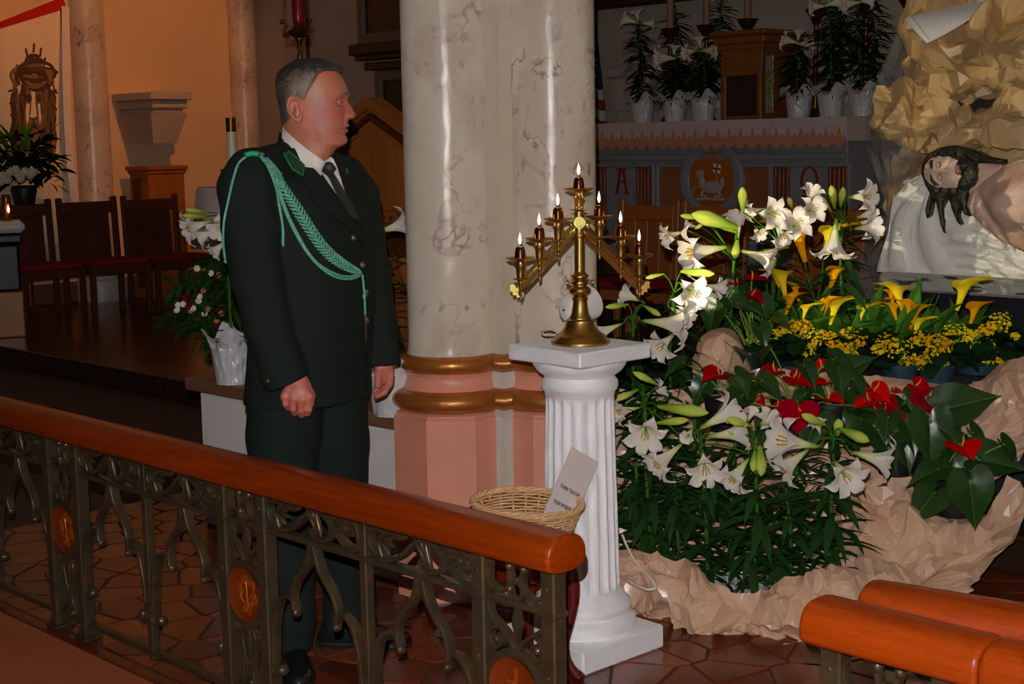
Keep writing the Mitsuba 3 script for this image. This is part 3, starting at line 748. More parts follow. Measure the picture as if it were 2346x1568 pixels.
def rail(key, label, m, x0, x1, posts, balusters, panels, narrow, joints=(), base=True):
    k = thing(key, label, 'altar rail')
    mm = m
    cuts = [x0] + list(joints) + [x1]
    for a, b in zip(cuts, cuts[1:]):
        put(k + '__handrail', handrail_mesh(a + .0006, b - .0006), 'rail_wood', 40, mm, label='varnished orange wood handrail')
    for x in posts:
        p = put(k + '__post', post(x), 'bronze', 25, mm)
        put(p + '__foot_plate', cat(box(x - .034, x + .034, -.034, .034, 0, .012, .003), box(x - .027, x + .027, -.027, .027, .012, .026, .003)), 'bronze', 25, mm)
        for z in (.60, .40):
            put(p + '__rivet', ball(.006, (x, -.021, z), (1, .6, 1)), 'bronze', True, mm)
    for x in balusters:
        put(k + '__baluster', cat(box(x - .0135, x + .0135, -.0135, .0135, .03, .645, .003), box(x - .02, x + .02, -.018, .018, .185, .205, .003)), 'bronze', 25, mm)
    pa, pb = min(posts), max(posts)
    put(k + '__middle_bar', box(pa, pb, -.016, .016, .535, .551, .003), 'bronze', 25, mm)
    put(k + '__bottom_bar', box(pa, pb, -.014, .014, .045, .062, .003), 'bronze', 25, mm)
    for a, b in panels:
        put(k + '__acanthus_scroll', acanthus_panel(a + .015, b - .015, .553, .640), 'bronze', 40, mm)
        put(k + '__ogee_arch', cat(ogee(a, b, -1), ogee(a, b, 1)), 'bronze', 40, mm)
    for a, b in narrow:
        c = (a + b) / 2
        put(k + '__scroll_frieze', quatrefoil(a, b, .553, .640), 'bronze', 40, mm)
        sw, stem = scrollwork(a, b)
        put(k + '__twisted_stem', stem, 'bronze', 40, mm)
        for h_ in range(0, len(sw), 6):
            for ix in ((0, 1, 3), (2,), (4, 5)):
                put(k + '__scrollwork', cat([sw[h_ + q_] for q_ in ix]), 'bronze', 40, mm)
        put(k + '__spear', spear(c), 'bronze', 25, mm)
        d = put(k + '__medallion', medallion_frame(c), 'bronze', 40, mm, label='oval-looking round medallion with amber enamel')
        fm = mm @ frame((c, 0, .345), np.array([1, 0, 0.]), np.array([0, 0, 1.]), np.array([0, -1., 0]))
        put(d + '__enamel', mv(lathe([(.001, .004), (.04, .006), (.066, .011), (.076, .018)], 36), np.diag([1, 1, 1, 1.])), 'amber_enamel', True, fm)
        if abs(c + .11) < .05:
            rel = cat(poly([(-.004, -.05), (.004, -.05), (.004, .05), (-.004, .05)], .006), poly([(-.028, .012), (.004, .012), (.004, .02), (-.028, .02)], .006), poly([(-.034, -.05), (-.028, -.05), (-.026, -.005), (-.032, -.005)], .006))
        else:
            fl = [ball(.011, (x, y, .0), (1, 1.2, .5)) for x, y in ((0, .042), (-.014, .036), (.014, .034), (-.03, .0), (-.036, .012), (.032, -.004), (.04, -.016), (.024, -.02), (0, -.034), (-.014, -.046), (.012, -.05), (.03, .03))]
            st = [tube(np.array([(0, -.05, .002), (.006, -.01, .004), (-.002, .04, .002)]), .0035, 6, 12), tube(np.array([(0, -.03, .002), (-.02, -.02, .003), (-.034, .006, .002)]), .003, 6, 10), tube(np.array([(0, -.02, .002), (.024, .0, .003), (.036, .02, .002)]), .003, 6, 10)]
            rel = cat(fl + st)
        put(d + '__relief', mv(rel, frame((0, 0, .006), np.array([1., 0, 0]), np.array([0, 1., 0]), Z)), 'amber_relief', 40, fm, label='raised amber floral emblem' if abs(c + .11) > .05 else 'raised amber emblem')
    return k
RM = church(RA, RB)
rail('communion_rail', 'long bronze scrollwork altar rail with orange wooden handrail, in front of the man', RM, -4.75, 0.045,
     [0.0, -.217, -1.05, -1.235, -2.05, -2.235, -3.07, -3.255, -4.08, -4.27], [-.632, -1.65, -2.66, -3.67],
     [(-.632, -.217), (-1.05, -.632), (-1.65, -1.235), (-2.05, -1.65), (-2.66, -2.235), (-3.07, -2.66), (-3.67, -3.255), (-4.08, -3.67)],
     [(-.217, 0.0), (-1.235, -1.05), (-2.235, -2.05), (-3.255, -3.07), (-4.27, -4.08)])
rail('communion_rail', 'short bronze altar rail section with orange handrail at the bottom right, nearer of the two', RM, 0.657, 3.2,
     [0.70, 0.917, 1.75, 1.935, 2.9], [1.335, 2.4], [(.917, 1.335), (1.335, 1.75), (1.935, 2.4)], [(.70, .917), (1.75, 1.935)], joints=(1.0,))
_gp = G(1985, 1388, .676)
_gm = upright((_gp[0], _gp[1], 0.0), -34)
rail('rail_gate', 'bronze rail gate with orange handrail swung open behind the bottom right rail', _gm, 0.0, 0.62, [0.05, 0.57], [], [], [], base=False)
_gk = 'rail_gate'
put(_gk + '__acanthus_scroll', acanthus_panel(.075, .545, .553, .640), 'bronze', 40, _gm)
put(_gk + '__ogee_arch', cat(ogee(.05, .57, -1), ogee(.05, .57, 1)), 'bronze', 40, _gm)
# ------------------------------------------------------------------ white fluted pedestal
PD = np.array([0.2015, 4.2785, 0.0])
PDM = frame(PD, np.array([.736, .677, 0]) * -1 * -1, np.array([-.677, .736, 0]), Z)
def fluted(r0, r1, z0, z1, n=20):
    k = n * 12
    a = np.arange(k) * 2 * np.pi / k
    ph = (a * n / (2 * np.pi)) % 1.0
    groove = np.where(ph < .8, np.sqrt(np.clip(1 - ((ph - .4) / .4) ** 2, 0, 1)), 0)
    zs = np.r_[z0, z0 + .004, np.linspace(z0 + .012, z0 + .035, 5), np.linspace(z0 + .06, z1 - .06, 8), np.linspace(z1 - .03, z1 - .008, 5), z1]
    rows = []
    for z in zs:
        t = (z - z0) / (z1 - z0)
        e = min(1.0, max(0.0, (z - z0 - .006) / .028)) * min(1.0, max(0.0, (z1 - .006 - z) / .022))
        e = math.sqrt(max(0, 1 - (1 - e) ** 2))
        r = (r0 + (r1 - r0) * t) - groove * .0115 * e
        rows.append(np.stack([r * np.cos(a), r * np.sin(a), np.full(k, z)], 1))
    return gridmesh(np.array(rows).transpose(1, 0, 2), True)
k = thing('pedestal', 'white plaster fluted column pedestal with square top and base', 'pedestal')
hs, hb = 0.152, 0.178
put(k + '__plinth', box(-hb, hb, -hb, hb, 0.0, 0.072, 0.006), 'white_plaster', 30, PDM)
put(k + '__base', lathe([(.158, .072), (.163, .08), (.166, .095), (.163, .11), (.153, .118), (.148, .124), (.146, .134), (.15, .142), (.149, .156), (.138, .164), (.132, .172), (.131, .182), (.123, .19), (.119, .2)], 64), 'white_plaster', 50, PDM)
put(k + '__shaft', fluted(.118, .103, .198, .795), 'white_plaster', 40, PDM)
put(k + '__capital', lathe([(.103, .793), (.106, .797), (.106, .806), (.113, .812), (.117, .826), (.114, .84), (.106, .848), (.105, .854), (.112, .858), (.128, .87), (.138, .884), (.1415, .893), (.1415, .901), (.13, .904)], 64), 'white_plaster', 50, PDM)
put(k + '__abacus', box(-hs, hs, -hs, hs, 0.9025, 0.948, 0.005), 'white_plaster', 30, PDM)

# ------------------------------------------------------------------ seven-light brass candelabrum
k = thing('candelabrum', 'seven-branch brass candelabrum with sloping arms on the white pedestal', 'candelabrum')
CO = np.array([PD[0] + .004, PD[1] + .005, 0.9482])
CM = upright(CO, 3.0)
put(k + '__base', lathe([(.0, .0), (.088, .0), (.089, .006), (.087, .012), (.08, .017), (.078, .022), (.07, .028), (.058, .036), (.049, .05), (.044, .064), (.043, .07)], 48), 'brass', 50, CM)
put(k + '__stem', lathe([(.04, .068), (.039, .072), (.033, .075), (.033, .079), (.027, .088), (.023, .11), (.021, .13), (.024, .134), (.024, .139), (.0175, .142), (.02, .146), (.031, .152), (.0335, .16), (.03, .168), (.02, .172), (.019, .176), (.024, .18), (.024, .187), (.017, .191), (.02, .196), (.026, .2), (.026, .205), (.016, .213), (.0155, .22), (.0155, .315), (.0185, .32), (.0185, .328), (.0145, .332), (.0135, .36), (.0135, .405), (.011, .41), (.0, .41)], 36), 'brass', 50, CM)
for s in (-1, 1):
    put(k + '__knob', mv(lathe([(0, .02), (.0045, .02), (.0045, .032), (.0085, .034), (.0085, .041), (0, .042)], 16), frame((0, 0, .183), np.array([0, 0, 1.]), np.array([0, s * 1., 0]), np.array([s * 1., 0, 0]))), 'brass', 40, CM)
def cup_mesh(big=1.0):
    """Saucer, socket and pendant finial; z = 0 at the saucer's lip."""
    dish = lathe([(.012, -.012), (.02, -.011), (.034, -.006), (.0435, .0), (.0445, .001), (.043, .0022), (.034, -.0025), (.02, -.0075), (.0, -.008)], 40)
    sock = lathe([(.0, -.062), (.011, -.06), (.012, -.05), (.0125, -.032), (.0165, -.028), (.0165, -.022), (.0135, -.02), (.013, -.012)], 28)
    ring = lathe([(.005, -.068), (.012, -.067), (.021, -.063), (.024, -.0615), (.023, -.060), (.012, -.062), (.006, -.06)], 32)
    drop = lathe([(.0, -.128), (.0035, -.126), (.0045, -.12), (.0035, -.113), (.0065, -.110), (.0035, -.106), (.0038, -.098), (.0068, -.094), (.0038, -.09), (.0048, -.08), (.007, -.074), (.005, -.068)], 20)
    return dish, sock, ring, drop
_dish, _sock, _ring, _drop = (mikit.ply(m, 'brass', smooth=50) for m in cup_mesh())
_foll = mikit.ply(lathe([(.0165, .0), (.0165, .012), (.015, .03), (.0135, .037), (.0105, .041), (.006, .042), (.0, .042)], 28), 'copper', smooth=50)
_wick = mikit.ply(tube(np.array([(0, 0, .0), (0.0004, 0, .008), (.001, 0, .013)]), .0009, 6, 6), 'wick', smooth=True)
fl = lathe([(.0, .0), (.0028, .003), (.0047, .009), (.005, .014), (.0038, .022), (.0018, .030), (.0, .036)], 18)
_flame = mikit.ply(fl, 'flame', smooth=True)
_flame['emitter'] = {'type': 'area', 'radiance': {'type': 'rgb', 'value': [24.0, 14.0, 5.0]}}
# (offset along the arms, height of the saucer lip)
CUPS = [(-.178, .262), (-.1205, .318), (-.0645, .375), (0.0, .462), (.0575, .380), (.121, .320), (.176, .264)]
for i, (x, z) in enumerate(CUPS):
    y = 0 if i == 3 else -.02
    m = CM @ upright((x, y, z))
    b = put(k + '__branch', _sock, None, m=m)
    put(b + '__saucer', _dish, None, m=m)
    put(b + '__ring', _ring, None, m=m)
    if i != 3:
        put(b + '__finial', _drop, None, m=m)
    lab = ['outermost left', 'second from the left', 'third from the left', 'topmost middle', 'third from the right', 'second from the right', 'outermost right'][i]
    c = thing('candle', f'lit candle under a copper follower, {lab} on the candelabrum', 'candle', 'lit candles on the candelabrum')
    m2 = m @ upright((0, 0, -.008))
    put(c + '__follower', _foll, None, m=m2)
    put(c + '__wick', _wick, None, m=m2 @ upright((0, 0, .041)))
    put(c + '__flame', _flame, None, m=m2 @ upright((0, 0, .0475)))
def tilt_(w_, h_):
    c, s_ = math.cos(.45), math.sin(.45)
    return rect(w_, h_) @ np.array([[c, s_], [-s_, c]])
for s in (-1, 1):
    a, b = np.array([s * .012, .0, .33]), np.array([s * .185, .0, .155])
    a2, b2 = np.array([s * .014, 0, .352]), np.array([s * .19, 0, .173])
    sec = rect(.018, .010)
    d = (b - a) / np.linalg.norm(b - a)
    put(k + '__arm', sweep(np.array([a, b]), tilt_(.014, .022), up=np.array([0, 1., 0])), 'brass', 25, CM, label='lower bar of the sloping arm')
    put(k + '__arm', sweep(np.array([a2, b2]), tilt_(.013, .022), up=np.array([0, 1., 0])), 'brass', 25, CM, label='upper bar of the sloping arm')
    nd = mv(poly(sg.Polygon([(-.01, -.022), (.0, -.028), (.006, -.02), (.014, -.014), (.008, -.008), (.016, 0), (.008, .008), (.014, .014), (.006, .02), (0, .028), (-.01, .022)]), .02), frame((s * .19, .01, .162), np.array([s * .7, 0, -.7]), np.array([s * .7, 0, .7]), np.array([0, -1., 0])))
    put(k + '__arm_end', nd, 'brass', 25, CM)
put(k + '__arm_bracket', cat(box(-.03, .03, -.006, .006, .326, .362, .003), mv(lathe([(.0, -.014), (.018, -.014), (.02, -.01), (.02, .01), (.018, .014), (0, .014)], 24), frame((0, 0, .362), np.array([1., 0, 0]), np.array([0, 0, 1.]), np.array([0, -1., 0])))), 'brass', 30, CM)

# ------------------------------------------------------------------ little dark table with the offering basket
k = thing('side_table', 'small dark red cabriole-legged table behind the rail, under the basket', 'table')
TO = np.array([0.028, 4.02, 0.0])
TM = upright(TO, 40)
TH = 0.392
put(k + '__tabletop', lathe([(0, TH), (.15, TH), (.156, TH - .006), (.156, TH - .014), (.148, TH - .02), (0, TH - .02)], 40), 'mahogany', 40, TM)
put(k + '__apron', lathe([(.125, TH - .02), (.125, TH - .065), (.118, TH - .07), (.112, TH - .065), (.112, TH - .02)], 40), 'mahogany', 40, TM)
for q in range(4):
    a = math.radians(45 + 90 * q)
    d = np.array([math.cos(a), math.sin(a), 0])
    path = smooth_path(np.array([d * r + Z * z for r, z in ((.118, TH - .02), (.133, .3), (.134, .24), (.118, .15), (.112, .09), (.128, .035), (.146, .012))]), 26)
    rad = np.interp(np.linspace(0, 1, 26), [0, .15, .35, .65, .8, .9, 1], [.015, .022, .02, .012, .011, .014, .017])
    lg = put(k + '__leg', tube(path, rad, 12), 'mahogany', True, TM)
    put(lg + '__foot', ball(.019, tuple(d * .147 + Z * .0125), (1.1, 1.1, .65)), 'mahogany', True, TM)
# basket of round wicker, leaning a little towards the viewer
k = thing('wicker_basket', 'round woven wicker offering basket holding a white card, behind the rail end', 'basket')
BM = upright(TO + Z * (TH + .002), 0) @ frame((0, 0, 0), np.array([math.cos(-.05), 0, math.sin(-.05)]), np.array([0, 1., 0]), np.array([-math.sin(-.05), 0, math.cos(-.05)]))
def brad(t): return .105 + .052 * t ** .8
BHT = .128
NS = 24
rows = 15
w = []
for j in range(rows):
    t = .03 + .93 * j / (rows - 1)
    a = np.linspace(0, 2 * np.pi, NS * 6, endpoint=False)
    r = brad(t) + .0034 * np.cos(a * NS / 2 * 1.0 + (j % 2) * np.pi)
    w.append(tube(np.stack([r * np.cos(a), r * np.sin(a), .006 + BHT * t + .0008 * np.sin(5 * a + j)], 1), .0036, 5, closed=True))
wv = put(k + '__weave', cat(w), 'wicker', True, BM, kind='stuff')
for q in range(NS):
    a = 2 * np.pi * q / NS
    pth = np.array([(brad(t) * math.cos(a), brad(t) * math.sin(a), .004 + BHT * t) for t in np.linspace(0, 1, 8)])
    put(k + '__stake', tube(pth, .0034, 6), 'wicker', True, BM)
def rope(r, z, n, amp, th, tw, seed):
    a = np.linspace(0, 2 * np.pi, n, endpoint=False)
    return [tube(np.stack([(r + amp * np.cos(a * tw + f)) * np.cos(a), (r + amp * np.cos(a * tw + f)) * np.sin(a), z + amp * np.sin(a * tw + f)], 1), th, 6, closed=True) for f in (0, 2.1, 4.2)]
for x in rope(brad(1.0), .006 + BHT, 240, .0055, .0052, 11, 0):
    put(k + '__rim_strand', x, 'wicker', True, BM)
put(k + '__bottom', lathe([(0, .002), (.104, .002), (.107, .006), (.104, .009), (0, .009)], 40), 'wicker', 40, BM)
k = thing('offering_card', 'tall white card reading thank you for your offering, leaning in the basket', 'card')
c0, c1, c3 = P(1237, 1192, 4.0), P(1310, 1027, 4.085), P(1371, 1063, 4.12)
ex = c3 - c1; ex /= np.linalg.norm(ex)
ey = c1 - c0; hgt = np.linalg.norm(ey); ey = ey - ex * (ey @ ex); hgt = np.linalg.norm(ey); ey /= hgt
wid = np.linalg.norm(c3 - c1)
ez = np.cross(ex, ey)
org = c1 - ey * (hgt + .075)
KM = frame(org, ex, ey, ez)
Hc = hgt + .075
put(k + '__sheet', box(0, wid, 0, Hc, -.0016, 0.0, .0004), 'card_stock', False, KM)
put(k + '__sheet', mv(box(0, wid, 0, Hc, -.0036, -.0022, .0004), upright((0, .004, 0), 0.0)), 'card_stock', False, KM)
for txt, fx, fy in (('THANK YOU FOR', .145, .615), ('YOUR OFFERING', .135, .455)):
    tm = meshkit.text_mesh(txt, .0105, .0003, True)
    x0, x1 = tm.bounds[:, 0]
    tm.apply_translation([-x0, 0, 0]); tm.apply_scale([.70 * wid / (x1 - x0), 1, 1])
    put(k + '__lettering', mv(tm, frame((fx * wid, fy * Hc, .0001), np.array([1., 0, 0]), np.array([0, 1., 0]), Z)), 'black_ink', False, KM)
# ------------------------------------------------------------------ the man in the dark green uniform
MY = 4.27                                    # how far he stands from the camera
man = thing('person', 'man in dark green uniform coat with green shoulder cord, standing in profile beside the pier', 'person')
FR = np.array([math.sin(math.radians(60)), -math.cos(math.radians(60)), 0.0])     # where his chest faces
SI = np.array([-FR[1], FR[0], 0.0])                                                # towards his left side
# ---- head: local x forward (picture right), y away from the camera, z up; from the outline of his profile
HS = 1 / 4679.0                              # metres per unit of the outline
HO = P(600 + 700 / 6.03, 120 + 700 / 6.03, MY)   # the outline's point (700, 700)
HR = math.radians(-1.0)
HX, HY = np.array([math.cos(HR), math.sin(HR), 0]), np.array([-math.sin(HR), math.cos(HR), 0])
def hz(v): return (700 - np.asarray(v, float)) * HS
def hx(v): return (np.asarray(v, float) - 700) * HS
# outline without the nose (front) and back of the skull, rows of (y, x)
front = np.array([(96, 690), (104, 800), (130, 900), (170, 985), (230, 1050), (300, 1085), (380, 1128), (450, 1158), (520, 1180), (580, 1192), (620, 1188), (680, 1160), (740, 1150), (820, 1150), (900, 1158), (960, 1168),
                  (1010, 1168), (1045, 1158), (1085, 1158), (1120, 1146), (1160, 1148), (1210, 1150), (1250, 1140), (1280, 1105), (1300, 1060), (1320, 1015), (1360, 975), (1420, 935), (1500, 870), (1600, 800), (1700, 760)], float)
back = np.array([(96, 690), (104, 560), (140, 470), (200, 370), (260, 300), (330, 262), (420, 245), (520, 240), (640, 250), (760, 270), (860, 280), (940, 285), (1020, 300), (1100, 300), (1250, 290), (1400, 280), (1700, 270)], float)
width = np.array([(96, 5), (104, 120), (130, 190), (180, 255), (250, 305), (330, 335), (430, 352), (550, 358), (680, 352), (800, 342), (900, 330), (1000, 315), (1080, 300), (1160, 280), (1230, 268), (1300, 262), (1400, 270), (1500, 290), (1600, 320), (1700, 360)], float)
nose = np.array([(600, 0), (640, 6), (690, 28), (730, 58), (770, 84), (810, 108), (850, 128), (885, 130), (910, 112), (925, 62), (940, 14), (965, 0)], float)
nosew = np.array([(600, 40), (690, 42), (770, 55), (850, 75), (900, 88), (940, 88)], float)
lips = np.array([(955, 0), (985, 10), (1010, 22), (1030, 18), (1045, 4), (1060, 14), (1080, 18), (1100, 8), (1120, 0)], float)
_zz = lambda t, s: (lambda q: interpolate.PchipInterpolator(q[:, 0], q[:, 1], extrapolate=False))(np.array(sorted({float(a): float(b) for a, b in t}.items())))
fz, bz, wz = (_zz(t, 1) for t in (front, back, width))
def head_field(X, Y, Zz, grow=0.0):
    px = (X - HO[0]) * HX[0] + (Y - HO[1]) * HX[1]
    py = (X - HO[0]) * HY[0] + (Y - HO[1]) * HY[1]
    v = np.clip(700 - (Zz - HO[2]) / HS, 97, 1699)
    x, y = px / HS, py / HS
    ay = np.abs(y)
    g = np.exp(-(ay / np.interp(v, nosew[:, 0], nosew[:, 1])) ** 2.2)
    fw = np.clip((x - 150) / 150, 0, 1)
    disp = np.interp(v, nose[:, 0], nose[:, 1], 0, 0) * g
    disp = disp + np.interp(v, lips[:, 0], lips[:, 1], 0, 0) * np.exp(-(ay / 120) ** 4)
    # nostril wing, crease from nose to mouth, eye socket, brow, cheek, mouth line, chin
    e = lambda y0, v0, sy, sv: np.exp(-((ay - y0) / sy) ** 2 - ((v - v0) / sv) ** 2)
    disp = disp + 34 * e(72, 880, 26, 34) - 26 * e(112, 930, 18, 60) - 62 * e(150, 690, 78, 46) + 26 * e(120, 600, 110, 34) + 22 * e(230, 830, 90, 90)
    disp = disp + 18 * e(150, 712, 52, 20) - 20 * e(150, 740, 70, 12) - 28 * np.exp(-((ay - 60) / 90) ** 4 - ((v - 1046 - (ay / 120) ** 2 * 20) / 11) ** 2) - 26 * e(150, 1076, 26, 30) - 12 * e(190, 980, 20, 70) + 12 * e(0, 1210, 90, 45) - 20 * e(0, 1135, 110, 18) - 14 * e(150, 1000, 26, 80)
    x2 = x - disp * fw
    f, b, w = fz(v) - 700, 700 - bz(v), wz(v)
    f, b, w = f + grow, b + grow, w + grow
    ee = np.where(x2 > 0, 2.35, 2.1)
    q = ((np.abs(x2) / np.where(x2 > 0, f, b)) ** ee + (ay / w) ** ee) ** (1 / ee)
    r = np.sqrt(x2 ** 2 + ay ** 2) + 1e-6
    d = (r - r / np.maximum(q, 1e-4)) * HS
    # temples and the hollow under the cheekbone; jowl
    side = np.clip((ay - 180) / 120, 0, 1)
    d = d + side * HS * (14 * np.exp(-((x - 300) / 130) ** 2 - ((v - 520) / 120) ** 2) + 8 * np.exp(-((x - 190) / 120) ** 2 - ((v - 980) / 120) ** 2) - 16 * np.exp(-((x - 170) / 130) ** 2 - ((v - 1150) / 90) ** 2) + 10 * np.exp(-((x - 60) / 60) ** 2 - ((v - 1180) / 110) ** 2))
    top = (Zz - HO[2]) - (700 - 96) * HS
    return np.maximum(d * 0.8, top - grow * HS)
def ear_field(X, Y, Zz):
    px = ((X - HO[0]) * HX[0] + (Y - HO[1]) * HX[1]) / HS
    py = np.abs(((X - HO[0]) * HY[0] + (Y - HO[1]) * HY[1]) / HS)
    v = 700 - (Zz - HO[2]) / HS
    t = math.radians(14)
    ex, ev = px - (520 - 700), v - 790
    a, b = (ex * math.cos(t) - ev * math.sin(t)) / 96, (ex * math.sin(t) + ev * math.cos(t)) / 165
    wdt = np.where(ev > 0, 1 + 0.35 * np.clip(b, 0, 1), 1.0)
    a = a * wdt
    rr = np.sqrt(a * a + b * b)
    base = 352 + (-ex * 0.32)                        # flares out towards the back
    plate = np.maximum((rr - 1) * 90, np.abs(py - base) - 11)
    rim = np.sqrt(((rr - 0.9) * 95) ** 2 + (py - base - 14) ** 2) - 20
    inner = np.sqrt(((np.sqrt(((a - .1) / .62) ** 2 + ((b - .02) / .6) ** 2) - 0.85) * 60) ** 2 + (py - base - 6) ** 2) - 12
    tragus = np.sqrt((ex - 66) ** 2 + ((ev - 40) * .8) ** 2 + (py - base - 10) ** 2) - 26
    lobe_ = np.sqrt((ex - 30) ** 2 + ((ev - 135) * .8) ** 2 + ((py - base) * 1.4) ** 2) - 40
    d = np.minimum(np.minimum(plate, rim), np.minimum(inner, np.minimum(tragus, lobe_)))
    conch = np.sqrt((ex - 18) ** 2 + ((ev - 30) * .55) ** 2 + ((py - base - 16) * .9) ** 2) - 42
    d = np.maximum(d, -conch)
    root = np.maximum(np.abs(px - (560 - 700)) - 40, np.maximum(np.abs(v - 800) - 90, np.maximum(py - base, 280 - py)))
    return np.minimum(d, root) * HS
lo, hi = HO - [.105, .092, .2], HO + [.15, .092, .135]
hm = nets(lambda a, b, c: smin(head_field(a, b, c), ear_field(a, b, c), .004), lo, hi, .0022)
hm = relax(hm, 4)
# ---- hands
def hand(px_list, name):
    pass
def chain(f, pts, rad, k, X, Y, Zz):
    for (a, b, ra, rb) in zip(pts, pts[1:], rad, rad[1:]):
        f = smin(f, sd_cap(X, Y, Zz, a, b, ra, rb), k)
    return f
def fingers_mesh(palm, digits, wrist, lo, hi):
    def F(X, Y, Zz):
        f = np.full(X.shape, 1.0)
        for a, b, ra, rb in palm:
            f = smin(f, sd_cap(X, Y, Zz, a, b, ra, rb), .014)
        g = np.full(X.shape, 1.0)
        for pts, rad in digits:
            d = np.full(X.shape, 1.0)
            d = chain(d, pts, rad, .003, X, Y, Zz)
            g = np.minimum(g, d)
        f = smin(f, g, .006)
        return smin(f, sd_cap(X, Y, Zz, *wrist), .016)
    m = nets(F, lo, hi, .0024)
    m = relax(m, 5)
    return m
# right hand: hangs as a loose fist, its back to the camera
hy = 4.02
Q = lambda x, y, d=0.0: P(x, y, hy + d)
knk = [Q(652, 908, -.004), Q(672, 914, -.008), Q(690, 916, -.008), Q(708, 908, -.004)]       # little ... index knuckles
mid = [Q(655, 926, -.002), Q(671, 937, -.004), Q(690, 941, -.004), Q(707, 938, .0)]
dst = [Q(659, 934, .018), Q(675, 946, .018), Q(691, 950, .018), Q(705, 946, .02)]
tip = [Q(660, 926, .034), Q(675, 934, .036), Q(691, 936, .036), Q(703, 932, .036)]
rads = [.0088, .0098, .0102, .0102]
palm = [(Q(676, 872, .012), k_, .018, .0125) for k_ in knk] + [(Q(690, 880, .02), Q(707, 905, .02), .017, .013)]
digs = [([a, b, c, d], [r * 1.12, r * 1.02, r * .98, r * .85]) for a, b, c, d, r in zip(knk, mid, dst, tip, rads)]
digs.append(([Q(700, 882, .022), Q(713, 906, .03), Q(711, 926, .04), Q(703, 936, .046)], [.014, .0115, .0105, .009]))
rh = fingers_mesh(palm, digs, (Q(682, 872, .014), Q(664, 838, .02), .026, .027), Q(676, 906, .01) - [.075, .06, .075], Q(676, 906, .01) + [.075, .07, .115])
# left hand, beyond him: thumb in front, forefinger bent down behind it
hy = 4.36
palm = [(Q(884, 838), Q(886, 872, .01), .021, .018), (Q(872, 838), Q(870, 865), .018, .014)]
digs = [([Q(868, 846, -.012), Q(866, 868, -.016), Q(866, 884, -.016)], [.0135, .011, .0095]),
        ([Q(894, 858, -.004), Q(893, 878, -.006), Q(880, 900, -.004), Q(864, 908, .0)], [.0125, .0105, .0095, .008]),
        ([Q(890, 862, .02), Q(890, 884, .02), Q(876, 902, .02), Q(862, 910, .02)], [.012, .0105, .0095, .008]),
        ([Q(884, 862, .04), Q(884, 884, .042), Q(872, 900, .04), Q(860, 904, .04)], [.012, .0105, .0095, .008]),
        ([Q(878, 860, .056), Q(876, 880, .058), Q(866, 892, .056), Q(858, 896, .054)], [.011, .0095, .0085, .0075])]
lh = fingers_mesh(palm, digs, (Q(880, 838, .006), Q(872, 800, .01), .026, .028), Q(878, 866, .02) - [.065, .07, .07], Q(878, 866, .02) + [.065, .09, .115])
# ---- skin colours per vertex
def skin_col(m, face=False):
    base = np.array(rgb(158, 94, 72))
    c = np.repeat(base[None], len(m.vertices), 0)
    n = vnoise(m.vertices, 60, 3)[:, None]
    c = c * (1 + .16 * n)
    red = np.array(rgb(178, 88, 84))
    if face:
        q = (m.vertices - HO) / HS
        x, y, v = q @ np.r_[HX], np.abs(q @ np.r_[HY]), 700 - q[:, 2]
        def mixin(w, col):
            nonlocal c
            c = c * (1 - w[:, None]) + np.asarray(col)[None] * w[:, None]
        mixin(.75 * np.exp(-((x - 260) / 170) ** 2 - ((v - 830) / 130) ** 2), rgb(160, 72, 70))
        mixin(.7 * np.exp(-((x - 480) / 110) ** 2 - ((v - 850) / 70) ** 2), rgb(164, 76, 76))
        mixin(.5 * np.exp(-((x - 100) / 160) ** 2 - ((v - 1020) / 120) ** 2), rgb(162, 80, 74))
        mixin(.5 * np.exp(-((v - 330) / 140) ** 2) * (x > 50), rgb(164, 86, 54))
        mixin(.5 * np.exp(-((x + 180) / 110) ** 2 - ((v - 760) / 150) ** 2) * (y > 300), rgb(164, 80, 68))
        mixin(.55 * (np.exp(-((v - 1062) / 22) ** 2) * (x > 330) * (y < 130)), rgb(120, 54, 56))
        mixin(.4 * np.exp(-((y - 120) / 90) ** 2 - ((v - 605) / 26) ** 2) * (x > 330), rgb(96, 66, 54))
        mixin(.25 * np.exp(-((x - 30) / 130) ** 2 - ((v - 560) / 90) ** 2), rgb(170, 140, 116))
        mixin(.35 * np.exp(-((v - 1200) / 70) ** 2) * (x > 100), rgb(154, 98, 78))
    else:
        c = c * .55 + red[None] * .45
    return np.clip(c, 0, 1)
# hidden trunk inside the clothes joins the head to the hands
tr_ = lambda *a: tube(np.array(a[:-1]), a[-1], 10)
body_in = cat(tr_(P(702, 345, MY), P(706, 420, MY), P(712, 620, MY), P(712, 830, MY), .07), tr_(P(596, 420, MY - .16), P(602, 640, MY - .17), P(676, 862, 4.04), .035), tr_(P(806, 430, MY + .14), P(846, 640, MY + .12), P(876, 824, 4.365), .035), tr_(P(680, 830, MY), P(664, 1150, MY - .06), P(668, 1470, 4.18), .05), tr_(P(745, 830, MY), P(768, 1150, MY + .06), P(790, 1430, 4.36), .05))
bm_ = cat(hm, rh, lh, body_in)
col = np.vstack([skin_col(hm, True), skin_col(rh), skin_col(lh), np.repeat(np.array(rgb(190, 120, 100))[None], len(body_in.vertices), 0)])
put(man + '__body', bm_, 'skin', True, color=col)
